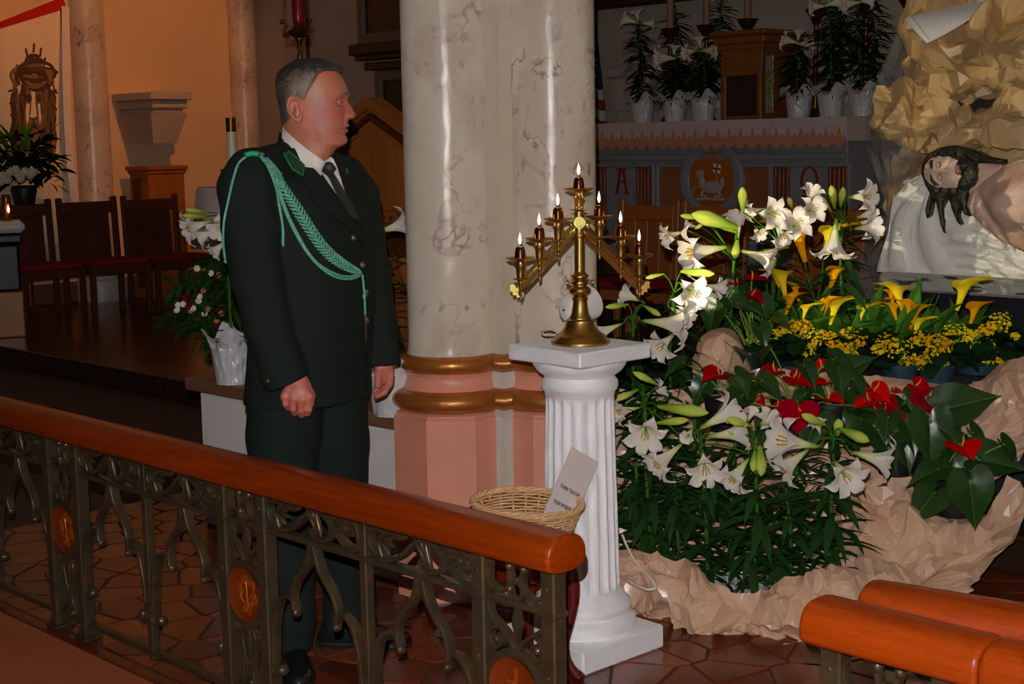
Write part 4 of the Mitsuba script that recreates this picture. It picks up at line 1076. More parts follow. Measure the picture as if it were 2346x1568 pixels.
# eyes
for s in (-1, 1):
    ec = HO + HX * (366 * HS) + HY * (s * 148 * HS) + Z * hz(700)
    e = put(man + '__eye', ball(56 * HS, ec, sub=3), 'eye_white', True)
    put(e + '__iris', ball(32 * HS, ec + (HX * .97 + HY * s * .24) * 32 * HS, sub=2), 'eye_dark', True)
lids = []
for s in (-1, 1):
    ec = HO + HX * (366 * HS) + HY * (s * 148 * HS) + Z * hz(700)
    sp = ball(62 * HS, (0, 0, 0), sub=4)
    cc = sp.triangles_center / HS
    fx_ = cc @ np.r_[HX]
    up_ = sp.submesh([np.where(((cc[:, 2] > 5 - 0.12 * fx_) | (cc[:, 2] < -13 + .05 * fx_)) & (fx_ > -20))[0]], append=True)
    up_.apply_translation(ec)
    lids.append(up_)
lids = cat(lids)
put(man + '__eyelids', lids, 'skin', True, color=np.repeat(np.array(rgb(150, 88, 74))[None], len(lids.vertices), 0))
# ---- hair: a shell over the scalp, thick on top, clipped at the sides
def hair_field(X, Y, Zz):
    px = ((X - HO[0]) * HX[0] + (Y - HO[1]) * HX[1]) / HS
    py = np.abs(((X - HO[0]) * HY[0] + (Y - HO[1]) * HY[1]) / HS)
    v = 700 - (Zz - HO[2]) / HS
    # hairline: height below which the scalp is bare, by position from back (-) to front (+)
    line = np.interp(px, [-480, -420, -330, -270, -215, -170, -120, -60, 0, 60, 140, 220, 300, 360, 400, 470], [1000, 990, 960, 930, 700, 600, 640, 690, 560, 470, 330, 290, 285, 290, 285, 262])
    th = np.interp(v, [90, 300, 500, 700, 900, 1000], [16, 34, 30, 22, 20, 16]) * np.clip((line - v) / 90, 0, 1) ** .5
    th = th + 5 * (vnoise(np.stack([X * 60, Y * 90, Zz * 60], -1), 1.0, 5, 2))
    d = head_field(X, Y, Zz) - th * HS
    cap = HS * 12 + ((Zz - HO[2]) - (700 - 96) * HS)
    d = np.minimum(d, np.maximum(head_field(X, Y, Zz) - th * HS, -1))
    # the brushed-forward forelock
    fl_ = sd_ell(X, Y, Zz, HO + HX * (285 * HS) + Z * hz(232), (185 * HS, 215 * HS, 62 * HS), np.array([HX * math.cos(.33) - Z * math.sin(.33), HY, HX * math.sin(.33) + Z * math.cos(.33)]))
    fl_ = smin(fl_, sd_cap(X, Y, Zz, HO + HX * (330 * HS) + Z * hz(240), HO + HX * (452 * HS) + Z * hz(262), 40 * HS, 12 * HS), .006)
    d = np.minimum(np.maximum(d, (v - line) * HS), fl_)
    return d
hh = nets(hair_field, HO - [.108, .09, .07], HO + [.11, .09, .135], .0024)
hh = relax(hh, 3)
q = (hh.vertices - HO) / HS
v_, x_ = 700 - q[:, 2], q @ np.r_[HX]
wgt = np.clip((v_ - 230) / 260, 0, 1) * np.clip((x_ + 420) / 260, 0.25, 1)
g0, g1 = np.array(rgb(32, 28, 25)), np.array(rgb(112, 95, 82))
n_ = vnoise(np.stack([hh.vertices[:, 0] * 160 + hh.vertices[:, 2] * 160, hh.vertices[:, 1] * 200, hh.vertices[:, 2] * 90], 1), 1.0, 9, 2)
wgt = np.clip(wgt + n_ * .7, 0, 1)[:, None]
put(man + '__hair', hh, 'hair', True, color=g0 * (1 - wgt) + g1 * wgt)
def headx(yu, v):
    xs_ = np.linspace(560, 100, 400)
    p = HO + HX * (xs_[:, None] * HS) + HY * (yu * HS) + Z * hz(v)
    d = head_field(p[:, 0], p[:, 1], p[:, 2])
    return xs_[np.argmax(d < 0)]
brow = cat([tube(np.array([HO + HX * ((headx(s * yu, v) + 2) * HS) + HY * (s * yu * HS) + Z * hz(v) for yu, v in ((62, 606), (100, 592), (150, 584), (200, 592), (238, 612))]), np.array([.0016, .0032, .0032, .0026, .001]), 6, 16) for s in (-1, 1)])
put(man + '__eyebrows', brow, 'brow_hair', True, label='thin greying eyebrows')

# ---- coat
TC = P(713, 640, MY)                          # axis of the trunk at the waist
tz = lambda y: P(713, y, MY)[2]
trunk = [  # picture y, x of axis, half width across, half depth, exponent
    (382, 704, .07, .05), (394, 704, .12, .07), (410, 704, .172, .096), (438, 706, .196, .118), (480, 709, .205, .135), (540, 713, .2, .146), (600, 715, .196, .153), (660, 715, .196, .158), (720, 714, .198, .158), (800, 711, .202, .156), (860, 708, .206, .155), (925, 706, .21, .156)]
tk = np.array([(tz(y), P(x, y, MY)[0], a, b) for y, x, a, b in trunk])[::-1]
def trunk_field(X, Y, Zz):
    z = np.clip(Zz, tk[0, 0], tk[-1, 0])
    cx, a, b = (np.interp(z, tk[:, 0], tk[:, k]) for k in (1, 2, 3))
    dx, dy = X - cx, Y - MY
    l, f = dx * SI[0] + dy * SI[1], dx * FR[0] + dy * FR[1]
    e = 2.5
    q = ((np.abs(l) / a) ** e + (np.abs(f) / b) ** e) ** (1 / e)
    r = np.sqrt(l * l + f * f) + 1e-6
    d = r - r / np.maximum(q, 1e-3)
    return np.maximum(d, np.maximum(Zz - tk[-1, 0], tk[0, 0] - Zz))
arm_r = [(P(572, 392, MY - .155), .062), (P(566, 430, MY - .17), .078), (P(575, 520, MY - .185), .078), (P(590, 640, MY - .19), .073), (P(612, 740, MY - .2), .068), (P(646, 850, 4.045), .064), (P(659, 884, 4.03), .062)]
arm_l = [(P(797, 400, MY + .155), .055), (P(815, 450, MY + .165), .07), (P(828, 540, MY + .16), .068), (P(846, 640, MY + .14), .064), (P(864, 740, MY + .12), .06), (P(878, 826, 4.365), .054)]
def arms(X, Y, Zz, lst):
    d = np.full(X.shape, 1.0)
    for (a, ra), (b, rb) in zip(lst, lst[1:]):
        d = smin(d, sd_cap(X, Y, Zz, a, b, ra, rb), .02)
    return d
def cuffcut(X, Y, Zz, a, b):
    d = (b - a) / np.linalg.norm(b - a)
    return (X - b[0]) * d[0] + (Y - b[1]) * d[1] + (Zz - b[2]) * d[2]
hem_n = np.array([0.0, 0.0, -1.0])
def coat_field(X, Y, Zz):
    t = trunk_field(X, Y, Zz)
    ar = np.maximum(arms(X, Y, Zz, arm_r), (Zz - P(680, 872, 4.03)[2]) * -1 + (X - P(680, 872, 4.03)[0]) * .36)
    al = np.maximum(arms(X, Y, Zz, arm_l), P(880, 836, 4.36)[2] - Zz)
    hem = (tz(914) + (X - P(800, 914, MY)[0]) * -.0) - Zz
    # shoulders slope into the collar
    sh = sd_cap(X, Y, Zz, P(600, 384, MY - .13), P(660, 362, MY - .03), .052, .046)
    sh2 = sd_cap(X, Y, Zz, P(786, 396, MY + .13), P(744, 376, MY + .03), .05, .045)
    d = smin(t, smin(sh, sh2, .02), .05)
    d = smin(smin(d, ar, .018), al, .018)
    w = vnoise(np.stack([X * 5, Y * 5, Zz * 3.2], -1), 1.0, 21, 2) * .012
    return np.maximum(d + w, hem)
clo, chi = np.array([P(500, 640, MY)[0] - .06, MY - .34, tz(930)]), np.array([P(915, 640, MY)[0] + .06, MY + .34, tz(330)])
coat = nets(coat_field, clo, chi, .0065)
coat = relax(coat, 8)
cp = put(man + '__coat', coat, 'wool_green', True, label='dark green wool uniform coat')
# collar bands (shirt, coat) round the neck: high at the nape, low at the throat
def collar(back_px, front_px, half, drop, flare, thick, opening=0.0):
    b, f = P(*back_px, MY), P(*front_px, MY)
    c, ax = (b + f) / 2, (f - b) / 2
    n = 56
    a = np.linspace(opening, 2 * np.pi - opening, n)
    up = c + np.cos(a)[:, None] * ax + np.sin(a)[:, None] * half * HY
    out = np.cos(a)[:, None] * ax / np.linalg.norm(ax) + np.sin(a)[:, None] * HY
    rowsv = []
    for t in np.linspace(0, 1, 8):
        rowsv.append(up - Z * (drop * t) + out * flare * t * np.array([1, 1, .25]))
    g = np.array(rowsv)
    g2 = g - out * thick
    return cat(gridmesh(g), gridmesh(g2[:, ::-1]), gridmesh(np.stack([g[0], g2[0]])[:, ::-1]), gridmesh(np.stack([g[-1], g2[-1]])))
sh_ = put(man + '__shirt', collar((649, 290), (752, 374), .075, .055, .012, .003), 'shirt_white', True, label='white shirt collar and front')
ctc = cat(coat, hm)
put(sh_ + '__front', patch(ctc, [(722, 392), (737, 372), (756, 362), (772, 388), (790, 446), (800, 480), (770, 455), (745, 415)], .0035, 6), 'shirt_white', True)
put(sh_ + '__collar_point', patch(cat(ctc, scene and hm), [(716, 352), (738, 368), (744, 380), (733, 408), (722, 396), (706, 372), (700, 356)], .009, 5), 'shirt_white', True)
put(sh_ + '__collar_point', patch(ctc, [(752, 362), (760, 366), (770, 392), (774, 408), (763, 394), (752, 374)], .009, 4), 'shirt_white', True)
ti = put(man + '__necktie', patch(ctc, [(742, 376), (757, 374), (766, 392), (760, 402), (782, 440), (806, 482), (818, 506), (800, 500), (774, 462), (748, 408), (733, 398)], .011, 6), 'tie_cloth', True, label='plain black necktie')
put(ti + '__knot', ball(1, P(749, 390, 0) * 0 + drape(ctc, [(749, 390)], .012)[0][0], (.016, .012, .017)), 'tie_cloth', True)
ccol = collar((641, 303), (772, 448), .108, .05, .016, .005, .62)
coat2 = cat(coat, ccol)
put(man + '__coat_collar', ccol, 'wool_green', True, label='turned-down collar of the uniform coat')
lp = put(man + '__lapel', patch(coat, [(688, 340), (704, 350), (722, 382), (748, 422), (790, 478), (832, 540), (838, 560), (824, 552), (796, 520), (740, 480), (706, 452), (712, 436), (676, 412), (650, 372), (660, 344)], .007, 8, .005), 'wool_green', True, label='broad lapel of the coat')
put(man + '__lapel', patch(coat, [(770, 372), (786, 380), (803, 402), (818, 452), (832, 500), (836, 538), (822, 520), (804, 474), (786, 432), (776, 400)], .007, 8, .005), 'wool_green', True)
ring = np.array([(650, 352), (663, 347), (698, 378), (694, 402), (670, 388)], float)
rp = np.array([P(x, y, 0.0) * 0 + drape(coat, [(x, y)], .0)[0][0] for x, y in ring])
pc = rp.mean(0)
pn = np.linalg.svd(rp - pc)[2][2]
pn = pn * np.sign(pn @ (CAM - pc))
rp = np.array([CAM + ray(x, y) * (((pc + pn * .019 - CAM) @ pn) / (ray(x, y) @ pn)) for x, y in ring])
px_ = rp[1] - rp[0]; px_ /= np.linalg.norm(px_); py_ = np.cross(pn, px_)
gp = put(man + '__collar_patch', poly([((q_ - rp[0]) @ px_, (q_ - rp[0]) @ py_) for q_ in rp], .003, frame(rp[0] - pn * .003, px_, py_, pn)), 'patch_green', 30, label='dark green five-sided collar patch with bright edge')
put(gp + '__piping', tube(np.vstack([a_ + (b_ - a_) * np.linspace(0, 1, 7)[:-1, None] for a_, b_ in zip(rp, np.roll(rp, -1, 0))]), .0013, 5, closed=True), 'braid_bright', True)
put(man + '__collar_patch', tube(drape(coat, smooth_path(np.array([(785, 392), (788, 398), (787, 404)]), 8), .014)[0], .002, 5), 'braid_bright', True)
# front edge, pocket, buttons
put(man + '__front_edge', patch(coat, smooth_path(np.array([(832, 545), (842, 620), (846, 720), (846, 820), (846, 900)]), 14).tolist() + smooth_path(np.array([(841, 900), (841, 820), (841, 720), (837, 620), (828, 548)]), 14).tolist(), .003, 5, .003), 'wool_green', True)
put(man + '__pocket_flap', patch(coat, [(686, 782), (748, 790), (748, 816), (686, 808)], .004, 8, .004), 'wool_green', True)
for x, y, r in ((809, 545, .0098), (829, 607, .0095), (838, 671, .0095), (839, 735, .0095), (613, 874, .009)):
    o, nn = drape(coat, [(x, y)], .0)
    b = put(man + '__button', mv(lathe([(0, .0055), (.35 * r, .0056), (.55 * r, .0042), (.8 * r, .005), (r, .0025), (r, 0), (0, 0)], 20), aim(o[0], nn[0])), 'silver', 40, label='silver uniform button')
    put(b + '__emblem', mv(ball(.32 * r, (0, 0, .0055), (1, 1, .5), 1), aim(o[0], nn[0])), 'silver', True)
# shoulder strap
stp = put(man + '__shoulder_strap', patch(coat, [(556, 376), (572, 362), (596, 350), (612, 352), (606, 366), (584, 372), (564, 388)], .006, 6, .004), 'wool_green', True)
o, nn = drape(coat, [(597, 357)], .008)
put(stp + '__button', mv(lathe([(0, .005), (.006, .004), (.008, .001), (.008, 0)], 16), aim(o[0], nn[0])), 'silver', True)
# ---- shoulder cord (plaited aiguillette)
def cord(px, off, r, n=60, k=7):
    d, _ = drape(coat, smooth_path(np.array(px, float), n), off)
    d = d[~np.isnan(d[:, 0])]
    d = ndimage.gaussian_filter1d(d, 1.2, axis=0, mode='nearest')
    return tube(d, r, k)
ag = put(man + '__shoulder_cord', cord([(562, 364), (574, 359), (590, 360)], .013, .008, 12, 8), 'braid_bright', True, label='green shoulder cord with a thick plait across the chest')
put(ag + '__loop', cord([(566, 362), (552, 372), (541, 395), (532, 430), (524, 470), (516, 520), (517, 566), (522, 604)], .006, .0038), 'braid_green', True)
put(ag + '__loop', cord([(592, 360), (608, 378), (622, 410), (634, 450), (642, 490), (648, 530), (648, 566)], .007, .0038), 'braid_green', True)
put(ag + '__loop', cord([(592, 360), (604, 374), (616, 398), (628, 432), (640, 470), (646, 520), (646, 558)], .0065, .0036), 'braid_green', True)
put(ag + '__loop', cord([(594, 360), (616, 388), (634, 430), (656, 488), (680, 540), (712, 592), (748, 626), (784, 640), (812, 636), (823, 627)], .008, .0038), 'braid_green', True)
put(ag + '__loop', cord([(596, 362), (620, 392), (640, 436), (660, 490), (686, 545), (718, 596), (752, 622), (786, 634), (812, 631), (823, 626)], .008, .0038), 'braid_green', True)
pl = smooth_path(np.array([(598, 362), (622, 390), (648, 430), (676, 474), (706, 522), (736, 566), (764, 594), (792, 612), (822, 627)], float), 300)
tg = np.gradient(pl, axis=0); tg /= np.linalg.norm(tg, axis=1, keepdims=True)
nr = np.stack([-tg[:, 1], tg[:, 0]], 1)
s_ = np.linspace(0, 1, 300)
wd = np.interp(s_, [0, .12, .4, .8, .95, 1], [3, 7, 10.5, 10.5, 6.5, 3])
def edge_pt(f, side, off):
    f = min(max(f, 0), 1)
    c_ = np.array([np.interp(f, s_, pl[:, 0]), np.interp(f, s_, pl[:, 1])]); n_ = np.array([np.interp(f, s_, nr[:, 0]), np.interp(f, s_, nr[:, 1])])
    return np.r_[c_ + n_ * np.interp(f, s_, wd) * 1.15 * side, off]
for q_ in range(38):
    f0 = .04 + .93 * q_ / 37
    for sd in (-1, 1):
        pp = smooth_path(np.array([edge_pt(f0 - .016, sd, .006), edge_pt(f0 - .002, sd * .75, .011), edge_pt(f0 + .016, sd * .1, .0125), edge_pt(f0 + .028, -sd * .25, .009)]), 12)
        d, nn = drape(coat, pp[:, :2], 0.0)
        if not np.isnan(d).any():
            put(ag + '__plait_strand', tube(d + nn * pp[:, 2:], np.array([.0024, .0036, .0038, .003]), 6), 'braid_green', True)
put(ag + '__plait_strand', cord(pl[::5].tolist(), .004, .006, 80, 8), 'braid_green', True)
put(ag + '__tail', cord([(823, 628), (826, 650), (829, 690), (830, 722)], .010, .0036, 24), 'braid_green', True)
put(ag + '__knot', cord([(827, 674), (828, 684)], .011, .0058, 6), 'braid_green', True)
o, nn = drape(coat, smooth_path(np.array([(830, 722), (832, 790)], float), 12), .010)
put(ag + '__metal_tip', tube(o, np.array([.004, .0048, .0036, .0042, .003, .0038, .003, .0026, .003, .0022, .0018, .0012]), 10), 'silver', True, label='pointed silver tip')

# ---- trousers
legs_r = [(P(655, 890, MY - .08), .115), (P(648, 1000, MY - .08), .106), (P(655, 1150, MY - .09), .089), (P(662, 1300, MY - .10), .076), (P(668, 1420, 4.165), .069), (P(668, 1486, 4.165), .064)]
legs_l = [(P(752, 890, MY + .07), .118), (P(762, 1000, MY + .07), .108), (P(774, 1150, MY + .08), .091), (P(784, 1300, MY + .09), .077), (P(792, 1400, MY + .09), .072), (P(796, 1452, MY + .09), .068)]
def legs(X, Y, Zz):
    d = np.full(X.shape, 1.0)
    for (a, ra), (b, rb) in zip(legs_r, legs_r[1:]):
        d = smin(d, sd_cap(X, Y, Zz, a, b, ra, rb), .02)
    e = np.full(X.shape, 1.0)
    for (a, ra), (b, rb) in zip(legs_l, legs_l[1:]):
        e = smin(e, sd_cap(X, Y, Zz, a, b, ra, rb), .02)
    d = smin(d, e, .02)
    w = vnoise(np.stack([X * 6, Y * 6, Zz * 7], -1), 1.0, 31, 2) * (.008 + .03 * np.clip((.35 - Zz) / .3, 0, 1))
    return np.maximum(np.maximum(d + w, .052 - Zz), Zz - tz(905))
tro = nets(legs, [P(560, 1000, MY)[0] - .05, MY - .30, .03], [P(870, 1000, MY)[0] + .05, MY + .30, tz(900)], .008)
tro = relax(tro, 8)
put(man + '__trousers', tro, 'wool_trousers', True, label='dark green uniform trousers')
# ---- shoes
def shoe(heel, ang):
    c, s = math.cos(math.radians(ang)), math.sin(math.radians(ang))
    secs = [(-.01, .0, .0), (.0, .03, .058), (.02, .036, .075), (.06, .037, .085), (.10, .037, .085), (.14, .043, .072), (.18, .049, .060), (.22, .049, .05), (.255, .042, .042), (.28, .028, .034), (.292, .0, .018)]
    a = np.linspace(0, 2 * np.pi, 28, endpoint=False)
    t = np.linspace(0, 1, len(secs)); tt = np.linspace(0, 1, 40)
    S = interpolate.PchipInterpolator(t, np.array(secs))(tt)
    g = []
    for x, w, h in S:
        y = w * np.sign(np.cos(a)) * np.abs(np.cos(a)) ** .8
        z = np.where(np.sin(a) > 0, .018 + (h - .018) * np.sin(a), .018 - .006 * np.abs(np.sin(a)) ** .4)
        g.append(np.stack([np.full(28, x), y, z], 1))
    up_ = gridmesh(np.array(g).transpose(1, 0, 2), True)
    g = []
    for x, w, h in S:
        y = (w * 1.06 + .0025 * (w > .005)) * np.sign(np.cos(a)) * np.abs(np.cos(a)) ** .8
        g.append(np.stack([np.full(28, x), y, np.clip(.010 + .03 * np.sin(a), .0, .016)], 1))
    so = gridmesh(np.array(g).transpose(1, 0, 2), True)
    he = box(-.008, .07, -.034, .034, 0, .018, .004)
    m = frame(np.array([heel[0], heel[1], 0.0005]), np.array([c, s, 0]), np.array([-s, c, 0]), Z)
    k = put(man + '__shoe', up_, 'shoe_leather', True, m, label='polished black leather shoe')
    put(k + '__sole', cat(so, he), 'pot_black', 30, m)
hr_ = P(668, 1480, 4.165)
shoe(hr_ + np.array([-.01, .085, 0]), -78)
hl_ = P(796, 1450, MY + .09)
shoe(hl_ + np.array([-.085, .0, 0]), -7)
# ------------------------------------------------------------------ things in the sanctuary
def chair(a, b, z, deg, label, group, o1='oak', o2='oak_across', w=.27):
    """Oak chair with a panelled back and red seat; its front faces local -y."""
    k = thing('sanctuary_chair', label, 'chair', group)
    m = church(a, b, z, deg)
    d = .25
    put(k + '__seat', box(-w + .02, w - .02, -d, d - .03, .43, .475, .015), 'red_cushion', 20, m, label='red padded seat')
    put(k + '__seat_frame', cat(box(-w, w, -d, -d + .025, .36, .43, .004), box(-w, w, d - .05, d - .025, .36, .43, .004), box(-w, -w + .025, -d, d, .36, .43, .004), box(w - .025, w, -d, d, .36, .43, .004)), o2, 20, m)
    for s in (-1, 1):
        put(k + '__leg', box(s * (w - .022) - .022, s * (w - .022) + .022, -d, -d + .044, 0, .40, .005), o1, 20, m)
        put(k + '__leg', box(s * (w - .022) - .022, s * (w - .022) + .022, d - .044, d, 0, .40, .005), o1, 20, m)
        put(k + '__back_post', mv(box(s * (w - .025) - .025, s * (w - .025) + .025, -.022, .022, .36, 1.0, .008), frame((0, d - .02, 0), np.array([1., 0, 0]), np.array([0, 1, -.06]), np.array([0, .06, 1]))), o1, 20, m)
    put(k + '__top_rail', mv(box(-w + .05, w - .05, -.015, .015, .86, .96, .006), frame((0, d - .02, 0), np.array([1., 0, 0]), np.array([0, 1, -.06]), np.array([0, .06, 1]))), o2, 20, m)
    for i in range(4):
        x = -w + .052 + i * .109
        put(k + '__slat', mv(box(x, x + .104, -.009, .009, .44, .86, .004), frame((0, d - .02, 0), np.array([1., 0, 0]), np.array([0, 1, -.06]), np.array([0, .06, 1]))), o1, 20, m)
    return k
# row in front of the chapel wall, facing into the sanctuary
for i in range(3):
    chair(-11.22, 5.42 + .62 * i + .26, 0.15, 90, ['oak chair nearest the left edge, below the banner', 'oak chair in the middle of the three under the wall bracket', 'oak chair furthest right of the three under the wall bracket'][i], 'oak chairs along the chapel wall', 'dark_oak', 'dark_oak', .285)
for i, a in enumerate((-6.33, -5.78, -4.91)):
    chair(a, 7.4, 0.15, 0, ['oak chair beside the candelabrum, in front of the letter A', 'oak chair in front of the lamb medallion, half hidden by lilies', 'oak chair in front of the red letter O behind the lilies'][i], 'oak chairs in front of the high altar')

# bracket on the chapel wall
k = thing('wall_bracket', 'pale stone bracket shelf projecting from the orange-lit chapel wall', 'bracket')
def wp(px, py, a=-12.39):
    """The point of the chapel wall at a pixel."""
    d = ray(px, py)
    return CAM + d * ((a - CAM @ U) / (d @ U))
q = wp(256, 216)
bb, bz_ = q @ N, q[2]
put(k + '__shelf', mv(cat(box(0, .70, 0, .44, -.07, .0, .006), box(0, .64, .05, .42, -.15, -.07, .01), box(0, .60, .07, .40, -.19, -.15, .01)), church(-12.4, bb, bz_)), 'bracket_stone', 20)
g = trimesh.convex.convex_hull(np.array([[0, .03, -.19], [.63, .03, -.19], [0, .42, -.19], [.63, .42, -.19], [0, .11, -.47], [.52, .11, -.47], [0, .36, -.47], [.52, .36, -.47]]))
put(k + '__corbel', g, 'bracket_stone', 20, church(-12.4, bb, bz_))

# banner with a dark ink head, red border
BW = -12.12
k = thing('banner', 'hanging cream banner with red border and brown ink drawing of a bearded face', 'banner')
def wpt(px, py): return wp(px, py, BW)
bl = [(-60, 88), (0, 60), (70, 32), (140, 5), (146, 0), (150, 60), (155, 250), (163, 440), (172, 560), (100, 560), (-60, 560)]
BMm = frame(C(BW, 0, 0), N, Z, U)
def onb(pts): return [tuple(np.array([wp(x, y, BW) @ N, wp(x, y, BW)[2]])) for x, y in pts]
put(k + '__cloth', poly(onb(bl), .006, BMm), 'banner_cloth', False)
put(k + '__border', poly(onb([(-60, 76), (0, 50), (140, -6), (143, 14), (137, 24), (0, 66), (-60, 92)]), .010, BMm), 'banner_red', False, label='red border along the sloping top')
put(k + '__border', poly(onb([(143, -6), (148, 8), (151, 120), (153, 240), (159, 340), (163, 440), (166, 520), (163, 520), (158, 440), (153, 340), (147, 240), (143, 150), (137, 24)]), .010, BMm), 'banner_red', False, label='red border down the side')
st = [wp(150, 15, BW + .03), wp(151, 120, BW + .06), wp(156, 300, BW + .10), wp(166, 420, BW + .12), wp(176, 520, BW + .14), wp(184, 640, BW + .14)]
put(k + '__hanging_strip', sweep(smooth_path(np.array(st), 40), rect(.075, .004), up=U), 'linen', False, label='loose white strip hanging at the side')
def onw(x, y): return (x / 3.137, y / 3.137)       # from a close look at the drawing
def inkp(pts, key='banner_ink', dp=.009): put(k + '__drawing', poly(sg.Polygon(onb([onw(*q_) for q_ in pts])), dp, BMm), key, False)
inkp([(150, 640), (200, 590), (270, 590), (310, 640), (320, 800), (300, 1000), (270, 1130), (190, 1130), (165, 1000), (150, 800)], 'banner_wash', .0072)
inkp([(222, 640), (250, 640), (252, 760), (270, 830), (238, 850), (205, 838), (222, 770)], 'banner_cloth', .0078)
inkp([(186, 740), (212, 750), (205, 860), (190, 900), (180, 830)], 'banner_cloth', .0078); inkp([(268, 750), (292, 740), (298, 840), (284, 900), (276, 850)], 'banner_cloth', .0078)
for pts in ([(180, 690), (200, 672), (224, 690), (226, 722), (205, 738), (184, 720)], [(254, 690), (276, 672), (298, 688), (296, 720), (278, 736), (256, 722)],
            [(204, 842), (238, 856), (272, 834), (262, 850), (240, 868), (216, 860)], [(205, 950), (216, 905), (238, 872), (262, 900), (280, 950), (262, 930), (242, 922), (222, 930)], [(214, 760), (222, 762), (214, 832), (204, 836)], [(256, 762), (264, 790), (274, 832), (262, 826)]):
    inkp(pts, 'banner_ink', .0086)
r_ = np.random.default_rng(77)
hs_ = {'banner_ink': [], 'banner_wash': []}
for i in range(74):
    sd = -1 if i % 2 else 1
    x0 = 237 + sd * r_.uniform(62, 150); y0 = r_.uniform(600, 760); y1 = r_.uniform(900, 1150)
    t = np.linspace(0, 1, 14); ph = r_.uniform(0, 6)
    ln = sg.LineString(onb([onw(x0 + sd * 8 * t_ + 9 * math.sin(ph + 7 * t_), y0 + (y1 - y0) * t_) for t_ in t])).buffer(r_.uniform(.005, .013))
    hs_['banner_ink' if r_.random() < .55 else 'banner_wash'].append(poly(ln, .0082 + .0006 * (i % 3), BMm))
for i in range(34):
    cx_, cy_ = 237 + r_.uniform(-40, 40), 545 + r_.uniform(-40, 50); rx, ry = r_.uniform(50, 150), r_.uniform(28, 120)
    if i > 27: cx_, cy_, rx, ry = 237 + r_.uniform(-12, 12), 440, r_.uniform(25, 55), r_.uniform(35, 70)
    a0 = r_.uniform(0, 6.28); t = a0 + np.linspace(0, r_.uniform(2, 4.6), 22)
    ln = sg.LineString(onb([onw(cx_ + rx * math.cos(x) + 5 * math.sin(5 * x), cy_ + ry * math.sin(x) * .8) for x in t])).buffer(r_.uniform(.008, .017))
    hs_['banner_ink' if i % 2 else 'banner_wash'].append(poly(ln, .009 + .0006 * (i % 4), BMm))
for n_, l_ in hs_.items():
    put(k + '__drawing', cat(l_), n_, False, kind='stuff', label='inked strands of hair and woven thorn crown')
th_ = [((238, 372), (242, 318)), ((195, 410), (183, 355)), ((285, 405), (292, 350)), ((310, 470), (322, 420)), ((330, 530), (352, 508)), ((130, 520), (118, 470)), ((110, 560), (100, 520)), ((385, 650), (408, 668)), ((385, 760), (402, 790)), ((85, 650), (62, 655)), ((90, 740), (70, 745)), ((95, 820), (76, 825)), ((98, 930), (76, 935)), ((380, 690), (398, 650))]
put(k + '__drawing', cat([poly(sg.LineString(onb([onw(*a), onw(*b)])).buffer(.009), .0095, BMm) for a, b in th_]), 'banner_ink', False, kind='stuff', label='inked thorns')

# flower stand with a bouquet by the left edge
def leaf_mesh(ln, w, bend=0.3, fold=0.12, nseg=6, tip=1.0, base=.15):
    t = np.linspace(0, 1, nseg + 1)
    wd = w / 2 * np.clip(np.sin(np.pi * np.clip(base + (1 - base) * t, 0, 1) ** tip), 0, 1)
    ang = bend * t
    x = np.cumsum(np.r_[0, np.cos(ang[1:])]) * ln / nseg
    z = -np.cumsum(np.r_[0, np.sin(ang[1:])]) * ln / nseg
    g = np.stack([np.stack([x, s * wd, z + abs(s) * wd * fold * 2], 1) for s in (-1, 0, 1)], 0)
    return gridmesh(g)
def xform(o, yaw, pitch, roll=0.0, s=1.0):
    cy, sy, cp_, sp_ = math.cos(yaw), math.sin(yaw), math.cos(pitch), math.sin(pitch)
    x = np.array([cy * cp_, sy * cp_, sp_]); y = np.array([-sy, cy, 0]); z = np.cross(x, y)
    c, s_ = math.cos(roll), math.sin(roll)
    return frame(o, x * s, (y * c + z * s_) * s, (z * c - y * s_) * s)
def bloom(r, petals=8, seed=0):
    ms = []
    for i in range(petals):
        ms.append(mv(leaf_mesh(r, r * .6, -.8, .1, 3), xform((0, 0, 0), 2 * math.pi * i / petals, .3)))
    return cat(ms)
k = thing('flower_stand', 'dark stand under the bouquet, mostly hidden by the chair', 'stand')
f0 = P(62, 560, 12.5)
put(k + '__pole', lathe([(0, .15), (.16, .15), (.14, .18), (.03, .22), (.03, 1.0), (.14, 1.02), (.14, 1.06), (0, 1.06)], 20), 'dark_oak', 40, upright((f0[0], f0[1], 0)))
k = thing('bouquet', 'large bouquet of white flowers and dark greenery in front of the banner', 'flowers')
vb = np.array([f0[0], f0[1], 1.061])
put(k + '__vase', lathe([(0, 0), (.07, 0), (.09, .06), (.11, .16), (.10, .2), (.085, .2)], 24), 'pot_black', True, upright(vb))
r_ = np.random.default_rng(11)
lm = leaf_mesh(.17, .055, .6)
gr = []
for i in range(230):
    a, e_, d_ = r_.uniform(0, 6.28), r_.uniform(-.35, 1.35), r_.uniform(.05, .26)
    o = vb + np.array([math.cos(a) * math.cos(e_) * d_ * 1.05 + .05, math.sin(a) * math.cos(e_) * d_, .30 + math.sin(e_) * d_ * 1.5])
    gr.append(mv(lm, xform(o, a + r_.normal(0, .5), r_.uniform(-.5, .9), r_.uniform(-.6, .6), r_.uniform(.6, 1.1))))
put(k + '__greenery', cat(gr), 'leaf_dark', False, kind='stuff')
put(k + '__tall_leaves', cat([mv(leaf_mesh(.3, .07, .3), xform(vb + np.array([dx, -.05, .5]), a, 1.15, 0, 1)) for dx, a in ((-.1, 2.6), (.02, 1.0), (.12, .3), (.2, .5), (.08, 2.2), (-.02, 4))]), 'leaf_bright', False)
bl_ = mikit.ply(bloom(.06), 'white_bloom', smooth=False)
